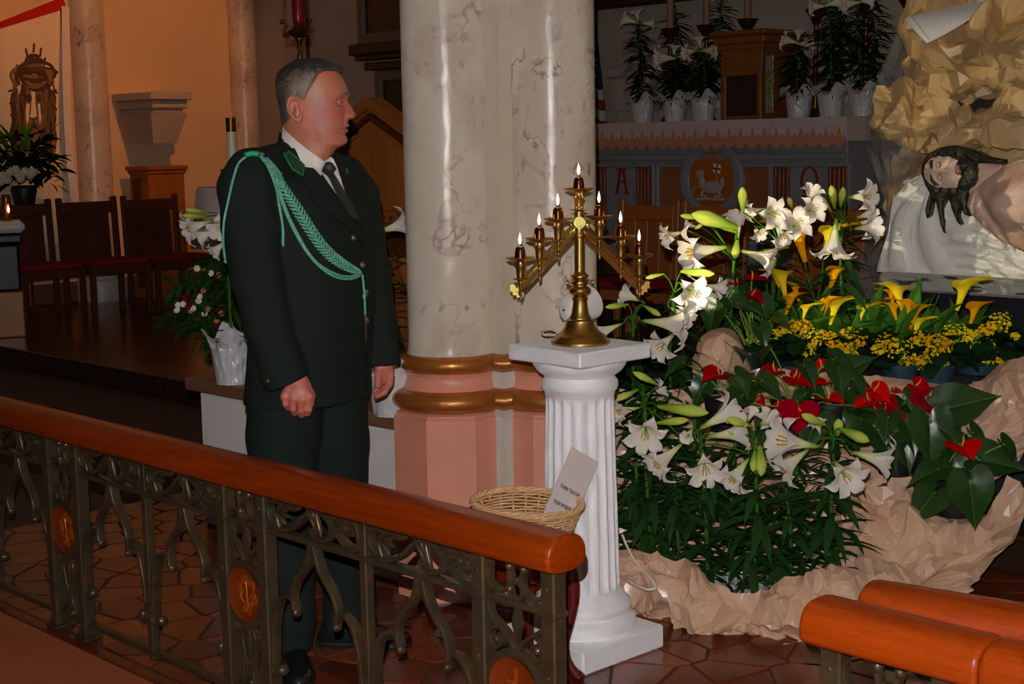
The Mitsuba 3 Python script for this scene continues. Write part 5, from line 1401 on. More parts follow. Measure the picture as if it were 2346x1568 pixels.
for i, (x, y) in enumerate(((10, 405), (26, 398), (44, 402), (60, 396), (72, 405), (50, 412), (20, 415), (78, 398), (4, 420), (38, 392))):
    put(k + '__blossom', bl_, None, m=aim(P(x, y, 11.62), (.1, -1, .35), i))
k = thing('side_stand', 'low stand with white cloth and dark plants cut off by the left edge', 'stand')
f1 = P(4, 700, 11.0)
put(k + '__box', box(-.16, .16, -.16, .16, .15, .5, .01), 'oak', 20, upright((f1[0], f1[1], 0), 20))
put(k + '__cloth', cat(box(-.18, .18, -.18, .18, .86, .94, .02), box(-.15, .15, -.15, .15, .5, .86, .02)), 'pot_black', 20, upright((f1[0], f1[1], 0), 20))
put(k + '__cushion', box(-.2, .2, -.2, .2, .945, 1.03, .03), 'linen', 20, upright((f1[0], f1[1], 0), 20))
k = thing('votive_lamp', 'small amber glass votive lamp glowing at the left edge', 'candle')
f2 = np.array([f1[0] + .09, f1[1] - .02, 1.031])
put(k + '__glass', lathe([(0, 0), (.035, 0), (.038, .02), (.038, .17), (.03, .2), (.0, .2)], 20), 'amber_enamel', 40, upright(f2))
gs = lathe([(0, .0), (.008, .01), (.011, .03), (.004, .055), (0, .07)], 12)
s_ = mikit.ply(gs, 'flame', smooth=True); s_['emitter'] = {'type': 'area', 'radiance': {'type': 'rgb', 'value': [9., 3.2, .8]}}
put(k + '__flame', s_, None, m=upright(f2 + np.array([.03, -.042, .06])))
# wooden cabinet against the wall
k = thing('wooden_cabinet', 'tall square oak cabinet behind the chairs, under the wall bracket', 'cabinet')
q = wp(365, 380, -12.0)
m = church(-12.05, q @ N, 0.15)
H_ = q[2] - .15
put(k + '__body', box(-.17, .17, -.19, .19, 0, H_ - .04, .006), 'oak', 20, m)
put(k + '__top', cat(box(-.2, .2, -.22, .22, H_ - .04, H_, .006), box(-.185, .185, -.205, .205, H_ - .075, H_ - .04, .006)), 'oak_across', 20, m)
put(k + '__door', box(.1705, .182, -.14, .14, .1, H_ - .12, .004), 'oak', 20, m)
put(k + '__side_panel', box(-.10, .03, -.202, -.1905, .1, H_ - .12, .004), 'dark_oak', 20, m)
# table with a white cloth, tall candle
k = thing('cloth_table', 'small table under a white cloth behind the man', 'table')
q = P(520, 428, 9.6)
m = church(q @ U, q @ N, 0.15)
zt = q[2] - .15
g = lathe([(0, zt), (.19, zt), (.2, zt - .012), (.22, zt - .16), (.25, zt - .4)], 40)
v = g.vertices; a = np.arctan2(v[:, 1], v[:, 0]); v[:, :2] *= (1 + .05 * np.clip((zt - v[:, 2]) / .4, 0, 1) * np.sin(a * 9))[:, None]
put(k + '__cloth', g, 'altar_linen', True, m, label='white tablecloth')
put(k + '__pedestal', lathe([(.2, 0), (.18, .05), (.06, .1), (.05, zt - .02), (.17, zt - .015), (0, zt - .015)], 24), 'dark_oak', 40, m)
k = thing('paschal_candle', 'tall thick white candle with brass follower on a stand beside the man', 'candle')
q = P(533, 388, 8.7)
m = upright((q[0], q[1], 0))
put(k + '__stand', lathe([(0, .15), (.16, .15), (.15, .18), (.03, .24), (.025, q[2] - .03), (.07, q[2] - .012), (.075, q[2]), (0, q[2])], 24), 'old_brass', 40, m)
zc = P(531, 302, 8.7)[2]; zt_ = P(530, 270, 8.7)[2]
put(k + '__wax', lathe([(0, q[2]), (.027, q[2]), (.027, zc), (0, zc)], 24), 'candle_wax', 40, m)
put(k + '__follower', lathe([(0, zc), (.029, zc), (.029, zc + .03), (.030, zt_), (.026, zt_), (.02, zt_ - .02), (0, zt_ - .02)], 24), 'dull_brass', 40, m)
# gabled wooden ambo
k = thing('ambo', 'carved wooden ambo with gabled top beside the man', 'lectern')
AP = P(862, 234, 7.6)
m = church(AP @ U, AP @ N, 0.15)
za = AP[2] - .15
gab = [(-.36, za - .17), (-.02, za), (.02, za), (.36, za - .17), (.36, za - .56), (-.36, za - .56)]
put(k + '__panel', mv(poly(gab, .03), frame((0, 0, 0), np.array([1., 0, 0]), Z, np.array([0, -1., 0]))), 'oak', 20, m)
for s in (-1, 1):
    for off, w_, dd in ((.0, .05, .10), (.07, .025, .075), (.11, .02, .055)):
        a = np.array([s * .0, -.02, za - off]); b = np.array([s * .42, -.02, za - off - .21])
        put(k + '__gable_moulding', sweep(np.array([a, b]), rect(w_, dd), up=np.array([0, 1., 0])), 'oak_across' if off != .07 else 'dark_oak', 20, m)
put(k + '__cornice', cat(box(-.42, .42, -.12, .04, za - .62, za - .56, .008), box(-.38, .38, -.09, .03, za - .67, za - .62, .008)), 'oak_across', 20, m)
put(k + '__bead_row', cat([ball(.011, (-.36 + .06 * i, -.122, za - .59), sub=1) for i in range(13)]), 'old_brass', True, m, kind='stuff')
put(k + '__frieze', box(-.34, .34, -.07, .02, za - .78, za - .67, .006), 'dark_oak', 20, m)
for x in (-.28, .0, .28):
    c = put(k + '__colonnette', lathe([(.07, 0), (.07, .06), (.055, .09), (.045, .1), (.045, za - .98), (.06, za - .96), (.048, za - .93), (.075, za - .86), (.08, za - .78), (0, za - .78)], 20), 'oak', 40, m @ upright((x, -.03, 0)))
put(k + '__back_panel', box(-.34, .34, .0, .03, .1, za - .7, .004), 'oak', 20, m)
for x in (-.14, .14):
    t = np.linspace(0, math.pi, 16)
    put(k + '__arch', tube(np.stack([x + .1 * np.cos(t), np.full(16, -.03), za - .90 + .1 * np.sin(t)], 1), .018, 8), 'oak', True, m)
# pictures on the back wall
def bw(px, py, b=8.69):
    d = ray(px, py)
    return CAM + d * ((b - CAM @ N) / (d @ N))
def picture(x0, x1, y0, y1, label, ledge, fw=.10):
    k = thing('framed_picture', label, 'picture')
    p0, p1 = bw(x0, y1), bw(x1, y0)
    a0, a1, z0, z1 = p0 @ U, p1 @ U, p0[2], p1[2]
    m = church(0, 8.7)
    put(k + '__frame', cat(box(a0, a0 + fw, -.06, 0, z0, z1, .01), box(a1 - fw, a1, -.06, 0, z0, z1, .01), box(a0, a1, -.06, 0, z0, z0 + fw, .01), box(a0, a1, -.06, 0, z1 - fw, z1, .01)), 'frame_olive', 20, m)
    put(k + '__canvas', box(a0 + fw * .8, a1 - fw * .8, -.03, 0, z0 + fw * .8, z1 - fw * .8), 'canvas_dark', False, m)
    if ledge > 0:
        put(k + '__ledge', cat(box(a0 - .02, a1 + .1, -.16, 0, z0 - .10, z0, .012), box(a0 + .02, a1 + .1, -.12, 0, z0 - .15, z0 - .10, .012)), 'frame_dark', 20, m)
    if ledge < 0:
        put(k + '__cornice', box(a0 - .07, a1 + .07, -.12, 0, z1, z1 + .07, .012), 'frame_dark', 20, m)
picture(828, 1010, -140, 104, 'dark framed painting with a heavy ledge, above the ambo', 1)
picture(873, 1000, 152, 420, 'dark framed panel under the larger painting, beside the pier', -1)
# hanging red sanctuary lamp
k = thing('sanctuary_lamp', 'red glass sanctuary lamp in a brass holder hanging above the man', 'lamp')
lq = P(684, 62, 7.4)
m = upright(lq)
put(k + '__glass', lathe([(0, .0), (.022, .005), (.03, .03), (.033, .1), (.030, .2), (.028, .3), (0, .3)], 24), 'glass_red', True, m)
put(k + '__cup', lathe([(0, -.06), (.02, -.055), (.05, -.035), (.056, -.02), (.04, -.012), (.03, .0), (.022, .012), (0, .01)], 28), 'dull_brass', 40, m)
put(k + '__drop', lathe([(0, -.165), (.012, -.16), (.013, -.135), (.007, -.125), (.006, -.105), (.011, -.095), (.013, -.08), (.02, -.065), (.02, -.055)], 16), 'old_brass', 40, m)
for i in range(3):
    a = math.radians(200 + 120 * i)
    d = np.array([math.cos(a), math.sin(a), 0])
    put(k + '__scroll_arm', cat(tube(smooth_path(np.array([d * .03 + Z * -.03, d * .065 + Z * -.035, d * .075 + Z * -.01, d * .06 + Z * .005, d * .072 + Z * .03, d * .082 + Z * .025]), 24), .007, 8), ball(.012, tuple(d * .083 + Z * .025)), ball(.012, tuple(d * .07 + Z * -.04))), 'dull_brass', True, m)
    put(k + '__chain', tube(np.array([d * .078 + Z * .025, d * .04 + Z * .5, d * .02 + Z * 1.3]), .004, 6), 'dull_brass', True, m)
k = thing('hanging_cord', 'dark cord hanging down the wall beside the sanctuary lamp', 'cord')
c0_, c1_ = bw(706, 150, 8.65), bw(703, -40, 8.65)
put(k + '__line', tube(np.array([c0_, c1_ + Z * 1.0]), .018, 8), 'dark_timber', True)
# flag behind the pier
k = thing('flag', 'furled american flag on a pole, showing at the edge of the right column', 'flag')
fq = P(1350, 282, 13.4)
m = upright((fq[0] - .02, fq[1], 0))
put(k + '__pole', lathe([(.1, .6), (.1, .63), (.02, .66), (.018, 3.0), (.0, 3.0)], 16), 'old_brass', 40, m)
put(k + '__finial', lathe([(0, 2.98), (.03, 3.0), (.05, 3.05), (.03, 3.1), (.012, 3.14), (.02, 3.18), (0, 3.24)], 16), 'old_brass', 40, m)
def flagpart(z0, z1, key, r0=.055, r1=.11, shift=0.02, a0=0, a1=2 * math.pi):
    zt2, zb2 = 2.66, 1.5
    a = np.linspace(a0, a1, 60)
    rows_ = []
    for z in np.linspace(z0, z1, 6):
        t = (zt2 - z) / (zt2 - zb2)
        r = (r0 + (r1 - r0) * t) * (1 + .28 * np.sin(a * 4 + t * 1.5))
        rows_.append(np.stack([shift + .05 * t + r * np.cos(a), r * .7 * np.sin(a), np.full(60, z) - .05 * np.cos(a) * t], 1))
    return gridmesh(np.array(rows_))
put(k + '__canton', flagpart(2.66, 2.05, 0), 'flag_blue', True, m, label='blue starred field')
zs_ = np.linspace(2.05, 1.5, 7)
for i in range(6):
    put(k + '__stripe', flagpart(zs_[i], zs_[i + 1], 0), 'flag_red' if i % 2 else 'flag_white', True, m)
for i in range(14):
    a, z = -1.2 + .45 * (i % 4), 2.6 - .15 * (i // 4 * 1.0) - .05 * (i % 2)
    t = (2.66 - z) / 1.16
    r = (.055 + .055 * t) * (1 + .28 * math.sin(a * 4 + t * 1.5)) + .004
    s5 = poly([(.018 * (1 if j % 2 == 0 else .42) * math.cos(math.pi / 2 + j * math.pi / 5), .018 * (1 if j % 2 == 0 else .42) * math.sin(math.pi / 2 + j * math.pi / 5)) for j in range(10)], .002)
    put(k + '__star', s5, 'flag_white', False, m @ aim((.02 + .05 * t + r * math.cos(a), r * .7 * math.sin(a), z - .05 * math.cos(a) * t), (math.cos(a) * .7, math.sin(a), 0)))

# ------------------------------------------------------------------ high altar
AB = 9.0
k = thing('high_altar', 'marble high altar with panelled front, lamb medallion and red letters', 'altar')
m = church(0, AB)
def av(px, py, b=AB):
    d = ray(px, py)
    p = CAM + d * ((b - CAM @ N) / (d @ N))
    return p @ U, p[2]
zt = av(1640, 277)[1]
A0, A1 = -8.25, -5.62
put(k + '__body', box(A0, A1, .04, .8, 0.6, zt - .06, .01), 'altar_marble', 20, m)
put(k + '__mensa', box(A0 - .05, A1 + .05, -.06, .86, zt - .06, zt - .004, .01), 'altar_marble', 20, m)
zp = zt - .30
put(k + '__moulding', box(A0, A1, -.01, .04, zp, zp + .05, .008), 'altar_marble', 20, m)
cxm = av(1632, 410)[0]; czm = av(1632, 412)[1]
def panel(a0, a1, z0, z1, key, fr='altar_marble', fw=.035):
    put(k + '__panel', box(a0 + fw, a1 - fw, .02, .045, z0 + fw, z1 - fw, .003), key, 20, m)
    put(k + '__panel_frame', cat(box(a0, a0 + fw, -.005, .045, z0, z1, .006), box(a1 - fw, a1, -.005, .045, z0, z1, .006), box(a0, a1, -.004, .044, z0, z0 + fw, .006), box(a0, a1, -.004, .044, z1 - fw, z1, .006)), fr, 20, m)
panel(cxm - .57, cxm + .57, .75, zp - .02, 'altar_panel')
fm = m @ frame((cxm, .0, czm), np.array([1., 0, 0]), Z, np.array([0, -1., 0]))
rr_ = .215
put(k + '__medallion_rim', lathe([(rr_, -.01), (rr_, .02), (rr_ + .02, .035), (rr_ + .07, .035), (rr_ + .09, .015), (rr_ + .09, -.01)], 48), 'altar_marble', 40, fm)
md = put(k + '__medallion', lathe([(0, .01), (rr_, .01), (rr_, -.01)], 48), 'medallion_gold', 20, fm, label='round gold medallion with a white lamb and banner')
lamb = cat(ball(1, (.02, -.06, .03), (.10, .05, .022), 3), ball(1, (-.075, -.02, .035), (.03, .055, .022), 3), ball(1, (-.09, .045, .04), (.036, .03, .022), 3), ball(1, (-.115, .03, .04), (.02, .015, .014), 2), ball(1, (.115, -.02, .03), (.02, .045, .015), 2),
           ball(1, (-.065, .06, .035), (.022, .01, .01), 2), tube(np.array([(-.09, -.05, .03), (-.15, -.06, .03), (-.155, -.105, .03)]), .012, 8), tube(np.array([(-.06, -.07, .03), (-.08, -.12, .03), (-.03, -.125, .03)]), .013, 8), tube(np.array([(.08, -.08, .03), (.1, -.12, .03), (.05, -.125, .03)]), .014, 8), box(-.13, .13, -.16, -.135, .01, .04, .004))
put(md + '__lamb', lamb, 'relief_stone', True, fm)
put(md + '__staff', tube(np.array([(.085, -.06, .035), (.03, .14, .035)]), .005, 6), 'relief_stone', True, fm)
put(md + '__pennant', mv(box(-.035, .035, -.035, .035, 0, .006, .002), upright((.07, .085, .032), -8)), 'linen', False, fm)
put(md + '__red_cross', mv(cat(box(-.035, .035, -.007, .007, .006, .008), box(-.007, .007, -.035, .035, .006, .008)), upright((.07, .085, .032), -8)), 'letter_red', False, fm)
for s in (-1, 1):
    put(k + '__red_strip', box(cxm + s * .62 - .025, cxm + s * .62 + .025, .01, .045, .75, zp - .02, .003), 'altar_red', 20, m)
    c_ = av(1422 if s < 0 else 1852, 415)
    panel(c_[0] - .35, c_[0] + .35, .75, zp - .02, 'altar_marble', fw=.03)
    for q_ in (-1, 1):
        x = c_[0] + q_ * .235
        for j in range(4):
            xx = x + (j - 1.5) * .036
            put(k + '__colonnette', lathe([(.017, .8), (.0165, 1.0), (.0165, zp - .07), (.019, zp - .055), (0, zp - .05)], 14), 'altar_brown', 40, m @ upright((xx, .004, 0)))
    if s < 0:
        lt = cat(poly(sg.LineString([(-.085, -.155), (-.025, .15)]).buffer(.014, cap_style=2), .012), poly(sg.LineString([(.085, -.155), (.025, .15)]).buffer(.014, cap_style=2), .012), poly([(-.085, .14), (.085, .14), (.085, .165), (-.085, .165)], .012), poly([(-.05, -.02), (.05, -.02), (.05, .004), (-.05, .004)], .012), poly([(-.115, -.17), (-.055, -.17), (-.055, -.15), (-.115, -.15)], .012), poly([(.055, -.17), (.115, -.17), (.115, -.15), (.055, -.15)], .012))
    else:
        t = np.linspace(0, 2 * np.pi, 48)
        o_ = sg.Polygon(np.c_[.12 * np.cos(t), .165 * np.sin(t)]).difference(sg.Polygon(np.c_[.095 * np.cos(t), .15 * np.sin(t)]))
        o_ = o_.union(sg.box(-.10, -.185, -.03, -.165)).union(sg.box(.03, -.185, .10, -.165))
        lt = poly(o_, .012)
    lt.apply_scale([.62, .62, 1])
    put(k + '__letter', lt, 'letter_red', False, m @ frame((c_[0], .018, c_[1]), np.array([1., 0, 0]), Z, np.array([0, -1., 0])), label='red letter A' if s < 0 else 'red letter omega')
# cloth with lace edge
k = thing('altar_cloth', 'white altar cloth with scalloped peach lace edge over the high altar', 'tablecloth')
zc_, zb_ = zt, av(1640, 322)[1]
put(k + '__linen', cat(box(A0 - .06, A1 + .06, -.08, .5, zt - .003, zt + .004, .002), mv(box(A0 - .06, A1 + .06, -.085, -.078, zb_, zt + .002, .001), np.eye(4)), box(A1 + .06, A1 + .066, -.08, .5, zb_ - .02, zt, .002)), 'altar_linen', 20, m)
nsc = 26
xs = np.linspace(A0 - .06, A1 + .06, nsc * 14 + 1)
sc = zb_ - .02 - .045 * np.abs(np.sin(np.pi * (xs - xs[0]) / (xs[-1] - xs[0]) * nsc)) ** .7
fq_ = np.abs(((xs - xs[0]) / (xs[-1] - xs[0]) * nsc) % 1 - .5)
up = zb_ + .02 + .07 * np.clip(1 - fq_ / .2, 0, 1) + .02 * (fq_ > .42)
put(k + '__lace', mv(poly(np.vstack([np.c_[xs, sc], np.c_[xs, up][::-1]]), .004), frame((0, -.087, 0), np.array([1., 0, 0]), Z, np.array([0, -1., 0]))), 'lace_pink', False, m, label='peach lace border')
# gradine behind, tabernacle
k = thing('gradine', 'pale stone ledge standing behind the high altar', 'altar')
put(k + '__ledge', cat(box(A0 - .25, A1 + .1, .86, 1.2, .6, zt + .12, .01)), 'wall_white', 20, m)
put(k + '__end_post', cat(box(A0 - .3, A0 + .1, .88, 1.2, zt + .12, zt + .42, .01), box(A0 - .38, A0 + .16, .84, 1.22, zt + .42, zt + .5, .015)), 'wall_white', 20, m)
k = thing('tabernacle', 'wooden tabernacle with gilt mosaic strip and dark door on the high altar', 'tabernacle')
t0, t1 = av(1650, 268, AB + .16)[0], av(1745, 268, AB + .16)[0]
zk = av(1700, 70, AB + .16)[1]
zt += .006
put(k + '__body', box(t0, t1, .16, .62, zt, zk - .10, .006), 'tabernacle_wood', 20, m)
put(k + '__cornice', cat(box(t0 - .04, t1 + .04, .12, .66, zk - .10, zk - .04, .01), box(t0 - .07, t1 + .07, .09, .69, zk - .04, zk, .012), box(t0 - .02, t1 + .02, .14, .64, zk - .14, zk - .10, .006)), 'tabernacle_wood', 20, m)
put(k + '__door', box(t0 + .07, t0 + .36, .145, .158, zt + .03, zk - .34, .004), 'dark_niche', 20, m)
put(k + '__door_frame', cat(box(t0 + .03, t0 + .07, .13, .16, zt, zk - .30, .006), box(t0 + .36, t0 + .40, .13, .16, zt, zk - .30, .006), box(t0 + .03, t0 + .40, .13, .16, zk - .34, zk - .28, .006)), 'tabernacle_wood', 20, m)
put(k + '__mosaic_strip', box(t0 + .43, t0 + .50, .14, .158, zt + .04, zk - .2, .004), 'mosaic', 20, m, label='glittering mosaic strip')
# tall altar candlesticks
for i, (px, py) in enumerate(((1515, 70), (1598, 62), (1692, 48), (1850, 25), (1965, 10), (2066, 2))):
    b_ = AB + .6
    a_, z_ = av(px, py, b_)
    c = thing('altar_candlestick', f'tall brass altar candlestick with lily-shaped cup, number {i} from the left'.replace(f'number {i} from the left', ['leftmost', 'second from the left', 'third, just left of the tabernacle', 'just right of the tabernacle', 'second from the right', 'rightmost'][i]), 'candlestick', 'brass candlesticks on the high altar')
    mm = m @ upright((a_, .72, 0))
    put(c + '__stem', lathe([(0, zt + .006), (.09, zt + .006), (.07, zt + .04), (.025, zt + .08), (.02, zt + .3), (.035, zt + .33), (.02, zt + .36), (.018, z_ - .1), (0, z_ - .1)], 18), 'dull_brass', 40, mm)
    put(c + '__cup', lathe([(0, z_ - .1), (.03, z_ - .09), (.035, z_ - .06), (.075, z_ + .0), (.085, z_ + .02), (.06, z_ - .01), (.02, z_ - .03), (0, z_ - .03)], 18), 'dull_brass', 40, mm)
    put(c + '__candle', lathe([(0, z_ - .03), (.03, z_ - .03), (.03, z_ + .6), (0, z_ + .6)], 16), 'altar_candle', 40, mm)
zt -= .006
ALT = (m, A0, A1, zt)
# ------------------------------------------------------------------ the draped display on the right
k = thing('display_table', 'black cloth draped stepped table under the stone slab and flowers', 'table')
put(k + '__drape', mv(box(-4.4, 1.5, 5.0, 7.4, 0, .60, .01), church(0, 0)), 'black_cloth', 20)
put(k + '__riser_drape', mv(box(-3.55, 1.5, 5.86, 7.3, .60, .86, .01), church(0, 0)), 'black_cloth', 20)
k = thing('side_drape', 'black cloth covered block at the bottom right behind the rail', 'table')
put(k + '__drape', mv(box(-2.62, 0.9, 4.9, 4.995, 0, .66, .015), church(0, 0)), 'black_cloth', 20)
def pl_(px, py, b):
    d = ray(px, py)
    return CAM + d * ((b - CAM @ N) / (d @ N))
SLB = 5.78
s0, s1 = pl_(2010, 626, SLB), pl_(2010, 668, SLB)
k = thing('stone_slab', 'long grey weathered stone slab under the painted reclining figure', 'slab')
put(k + '__slab', mv(box(s0 @ U, 1.2, SLB, SLB + .7, .861, s0[2], .012), church(0, 0)), 'stone_slab', 20)
zs0 = s0[2]
# --- painted reclining figure: a cut-out in low relief
PB = 5.90
def pf(px, py):
    p = pl_(px, py, PB)
    return (p @ U, p[2])
def inflate(pts, depth, back=.012, step=.012, power=.5, reach=.08, wave=None):
    g = sg.Polygon([pf(*q) for q in pts]).buffer(0)
    if g.geom_type != 'Polygon':
        g = max(g.geoms, key=lambda x: x.area)
    x0, y0, x1, y1 = g.bounds
    inn = [(x, y) for x in np.arange(x0, x1, step) for y in np.arange(y0, y1, step) if g.contains(sg.Point(x, y)) and g.exterior.distance(sg.Point(x, y)) > step * .5]
    ring = [np.array(g.exterior.interpolate(d).coords[0]) for d in np.arange(0, g.length, step)]
    q = np.array(ring + inn)
    nb = len(ring)
    dist = np.array([g.exterior.distance(sg.Point(*p)) for p in q]); dist[:nb] = 0
    h = depth * np.clip(dist / reach, 0, 1) ** power + back
    if wave is not None:
        h = h + wave(q[:, 0], q[:, 1]) * np.clip(dist / .03, 0, 1)
    tri = spatial.Delaunay(q).simplices
    tri = np.array([t for t in tri if g.buffer(1e-4).contains(sg.Point(q[t].mean(0)))])
    a = q[tri]
    ccw = (a[:, 1, 0] - a[:, 0, 0]) * (a[:, 2, 1] - a[:, 0, 1]) - (a[:, 1, 1] - a[:, 0, 1]) * (a[:, 2, 0] - a[:, 0, 0]) > 0
    tri[~ccw] = tri[~ccw][:, ::-1]
    V = np.vstack([np.c_[q, h], np.c_[q[:nb], np.full(nb, 0.0)]])
    n_ = len(q)
    i = np.arange(nb); j = (i + 1) % nb
    F = np.vstack([tri, np.stack([i, n_ + i, j], 1), np.stack([j, n_ + i, n_ + j], 1)])
    return trimesh.Trimesh(V, F, process=False)
FM = frame(N * PB, U, Z, -N)
FM0 = lambda off: frame(N * (PB - off), U, Z, -N)
k = thing('painted_figure', 'painted cut-out of a reclining bearded man on a white shroud on the slab', 'figure')
shr = [(2012, 622), (2022, 585), (2040, 530), (2046, 480), (2052, 452), (2068, 436), (2078, 424), (2073, 416), (2082, 410), (2092, 412), (2100, 406), (2125, 396), (2150, 420), (2215, 470), (2260, 520), (2300, 552), (2346, 575), (2420, 600), (2420, 652), (2346, 645), (2260, 634), (2160, 630), (2060, 628)]
def folds(x, y):
    c = np.array(pf(2140, 400))
    a = np.arctan2(y - c[1], x - c[0])
    r = np.hypot(x - c[0], y - c[1])
    s1_ = np.sin(a * 12 + 2.2 * np.sin(r * 9) + 1.0)
    s2_ = np.sin((y - pf(2200, 640)[1]) * 120 + x * 14 + 2 * np.sin(x * 9))
    w = np.clip((x - pf(2150, 500)[0]) / .25, 0, 1)
    return .018 * (np.abs(s1_) ** .6 * np.sign(s1_) * (1 - w) + .8 * s2_ * w)
put(k + '__shroud', inflate(shr, .015, .018, .009, .5, .05, folds), 'painted_shroud', True, FM, label='white folded shroud')
tors = [(2222, 470), (2232, 440), (2262, 412), (2300, 384), (2346, 366), (2420, 350), (2420, 590), (2346, 570), (2300, 552), (2262, 520), (2236, 495)]
def muscle(x, y):
    cx_, cy_ = pf(2330, 440)
    a1_, b1_ = pf(2290, 500)
    return .03 * np.exp(-((x - cx_) / .10) ** 2 - ((y - cy_) / .11) ** 2) - .028 * np.exp(-(((x - a1_) * .8 + (y - b1_) * .55) / .022) ** 2) * np.exp(-(np.hypot(x - a1_, y - b1_) / .16) ** 2)
put(k + '__torso', inflate(tors, .075, .03, .010, .5, .12, muscle), 'painted_skin', True, FM, label='bare chest and shoulder')
neck = [(2215, 372), (2260, 374), (2310, 376), (2300, 405), (2262, 430), (2235, 450), (2222, 430)]
put(k + '__neck', inflate(neck, .03, .035, .010), 'painted_skin', True, FM)
hair = [(2124, 398), (2126, 372), (2140, 352), (2165, 338), (2195, 333), (2225, 340), (2250, 348), (2275, 360), (2310, 366), (2305, 374), (2262, 372), (2240, 376), (2250, 400), (2230, 440), (2228, 470), (2234, 495), (2222, 490), (2215, 470), (2208, 488), (2214, 515), (2206, 508), (2194, 478), (2186, 452), (2178, 456), (2174, 480), (2178, 505), (2176, 534), (2168, 515), (2164, 490), (2158, 462), (2150, 452), (2146, 470), (2143, 492), (2137, 500), (2133, 482), (2138, 460), (2144, 442), (2134, 425)]
put(k + '__hair', inflate(hair, .02, .052, .006, .5, .03, lambda x, y: .006 * np.sin(x * 160 + 30 * np.sin(y * 18))), 'painted_hair', True, FM, label='long dark wavy painted hair')
fc = [(2133, 393), (2137, 376), (2149, 363), (2168, 356), (2196, 357), (2218, 366), (2228, 392), (2224, 414), (2216, 431), (2190, 432), (2166, 430), (2147, 422), (2136, 409)]
def facef(x, y):
    o = np.array(pf(2180, 392)); d = np.array(pf(2208, 388)) - np.array(pf(2152, 392))
    d /= np.linalg.norm(d); e = np.array([-d[1], d[0]])
    u_, v_ = (x - o[0]) * d[0] + (y - o[1]) * d[1], (x - o[0]) * e[0] + (y - o[1]) * e[1]
    nz = .024 * np.exp(-(v_ / .011) ** 2) * np.clip((u_ + .035) / .07, 0, 1) * (u_ < .048)
    br = .008 * np.exp(-((u_ + .035) / .012) ** 2 - (np.abs(v_) - .035) ** 2 / .03 ** 2)
    ey = -.011 * np.exp(-((u_ + .008) / .014) ** 2 - ((np.abs(v_) - .036) / .02) ** 2)
    ch = .007 * np.exp(-((u_ - .03) / .02) ** 2 - ((np.abs(v_) - .04) / .02) ** 2)
    return nz + br + ey + ch
put(k + '__face', inflate(fc, .035, .066, .004, .5, .06, facef), 'painted_face', True, FM, label='pale face turned to the viewer')
brd = [(2208, 378), (2216, 366), (2232, 360), (2250, 372), (2257, 390), (2256, 410), (2248, 424), (2230, 436), (2212, 432), (2216, 414), (2222, 402), (2214, 392)]
put(k + '__beard', inflate(brd, .034, .075, .005, .5, .04, lambda x, y: .005 * np.sin(y * 190 + 12 * np.sin(x * 40))), 'painted_hair', True, FM, label='dark painted beard')
put(k + '__mouth', inflate([(2216, 380), (2221, 376), (2226, 379), (2227, 394), (2222, 400), (2216, 394)], .006, .112, .004, .5, .02), 'painted_lip', True, FM)
for pts in ([(2160, 366), (2163, 376), (2164, 386), (2161, 384), (2158, 374)], [(2160, 398), (2164, 410), (2174, 424), (2170, 423), (2161, 412)]):
    put(k + '__eyebrow', inflate(pts, .003, .114, .003, .5, .01), 'painted_hair', True, FM)
for cx_, cy_, q_ in ((2178, 377, .8), (2181, 405, .8)):
    e_ = put(k + '__eye', inflate([(cx_ - 7 * q_, cy_), (cx_ - 2 * q_, cy_ - 9 * q_), (cx_ + 4 * q_, cy_ - 7 * q_), (cx_ + 5 * q_, cy_ + 2 * q_), (cx_ + 2 * q_, cy_ + 9 * q_), (cx_ - 4 * q_, cy_ + 7 * q_)], .005, .104, .002, .5, .012), 'painted_face', True, FM)
    put(e_ + '__lash_line', tube(np.array([np.r_[pf(cx_ + x_ * q_, cy_ + y_ * q_), .1095] for x_, y_ in ((0, -9), (4.5, -4), (5.5, 2), (3, 9))]), .0016, 5, 10), 'eye_dark', True, FM)
    put(e_ + '__lid_crease', tube(np.array([np.r_[pf(cx_ + x_ * q_, cy_ + y_ * q_), .1075] for x_, y_ in ((-4, -10), (-7, -3), (-7, 4), (-3, 10))]), .0014, 5, 10), 'painted_lid', True, FM)
put(k + '__blood_line', tube(np.array([np.r_[pf(x, y), .10] for x, y in ((2136, 374), (2150, 364), (2168, 357))]), .0012, 5, 14), 'painted_blood', True, FM)
put(k + '__blood_line', tube(np.array([np.r_[pf(x, y), .097] for x, y in ((2148, 421), (2166, 429), (2190, 431), (2212, 430))]), .0012, 5, 14), 'painted_blood', True, FM)

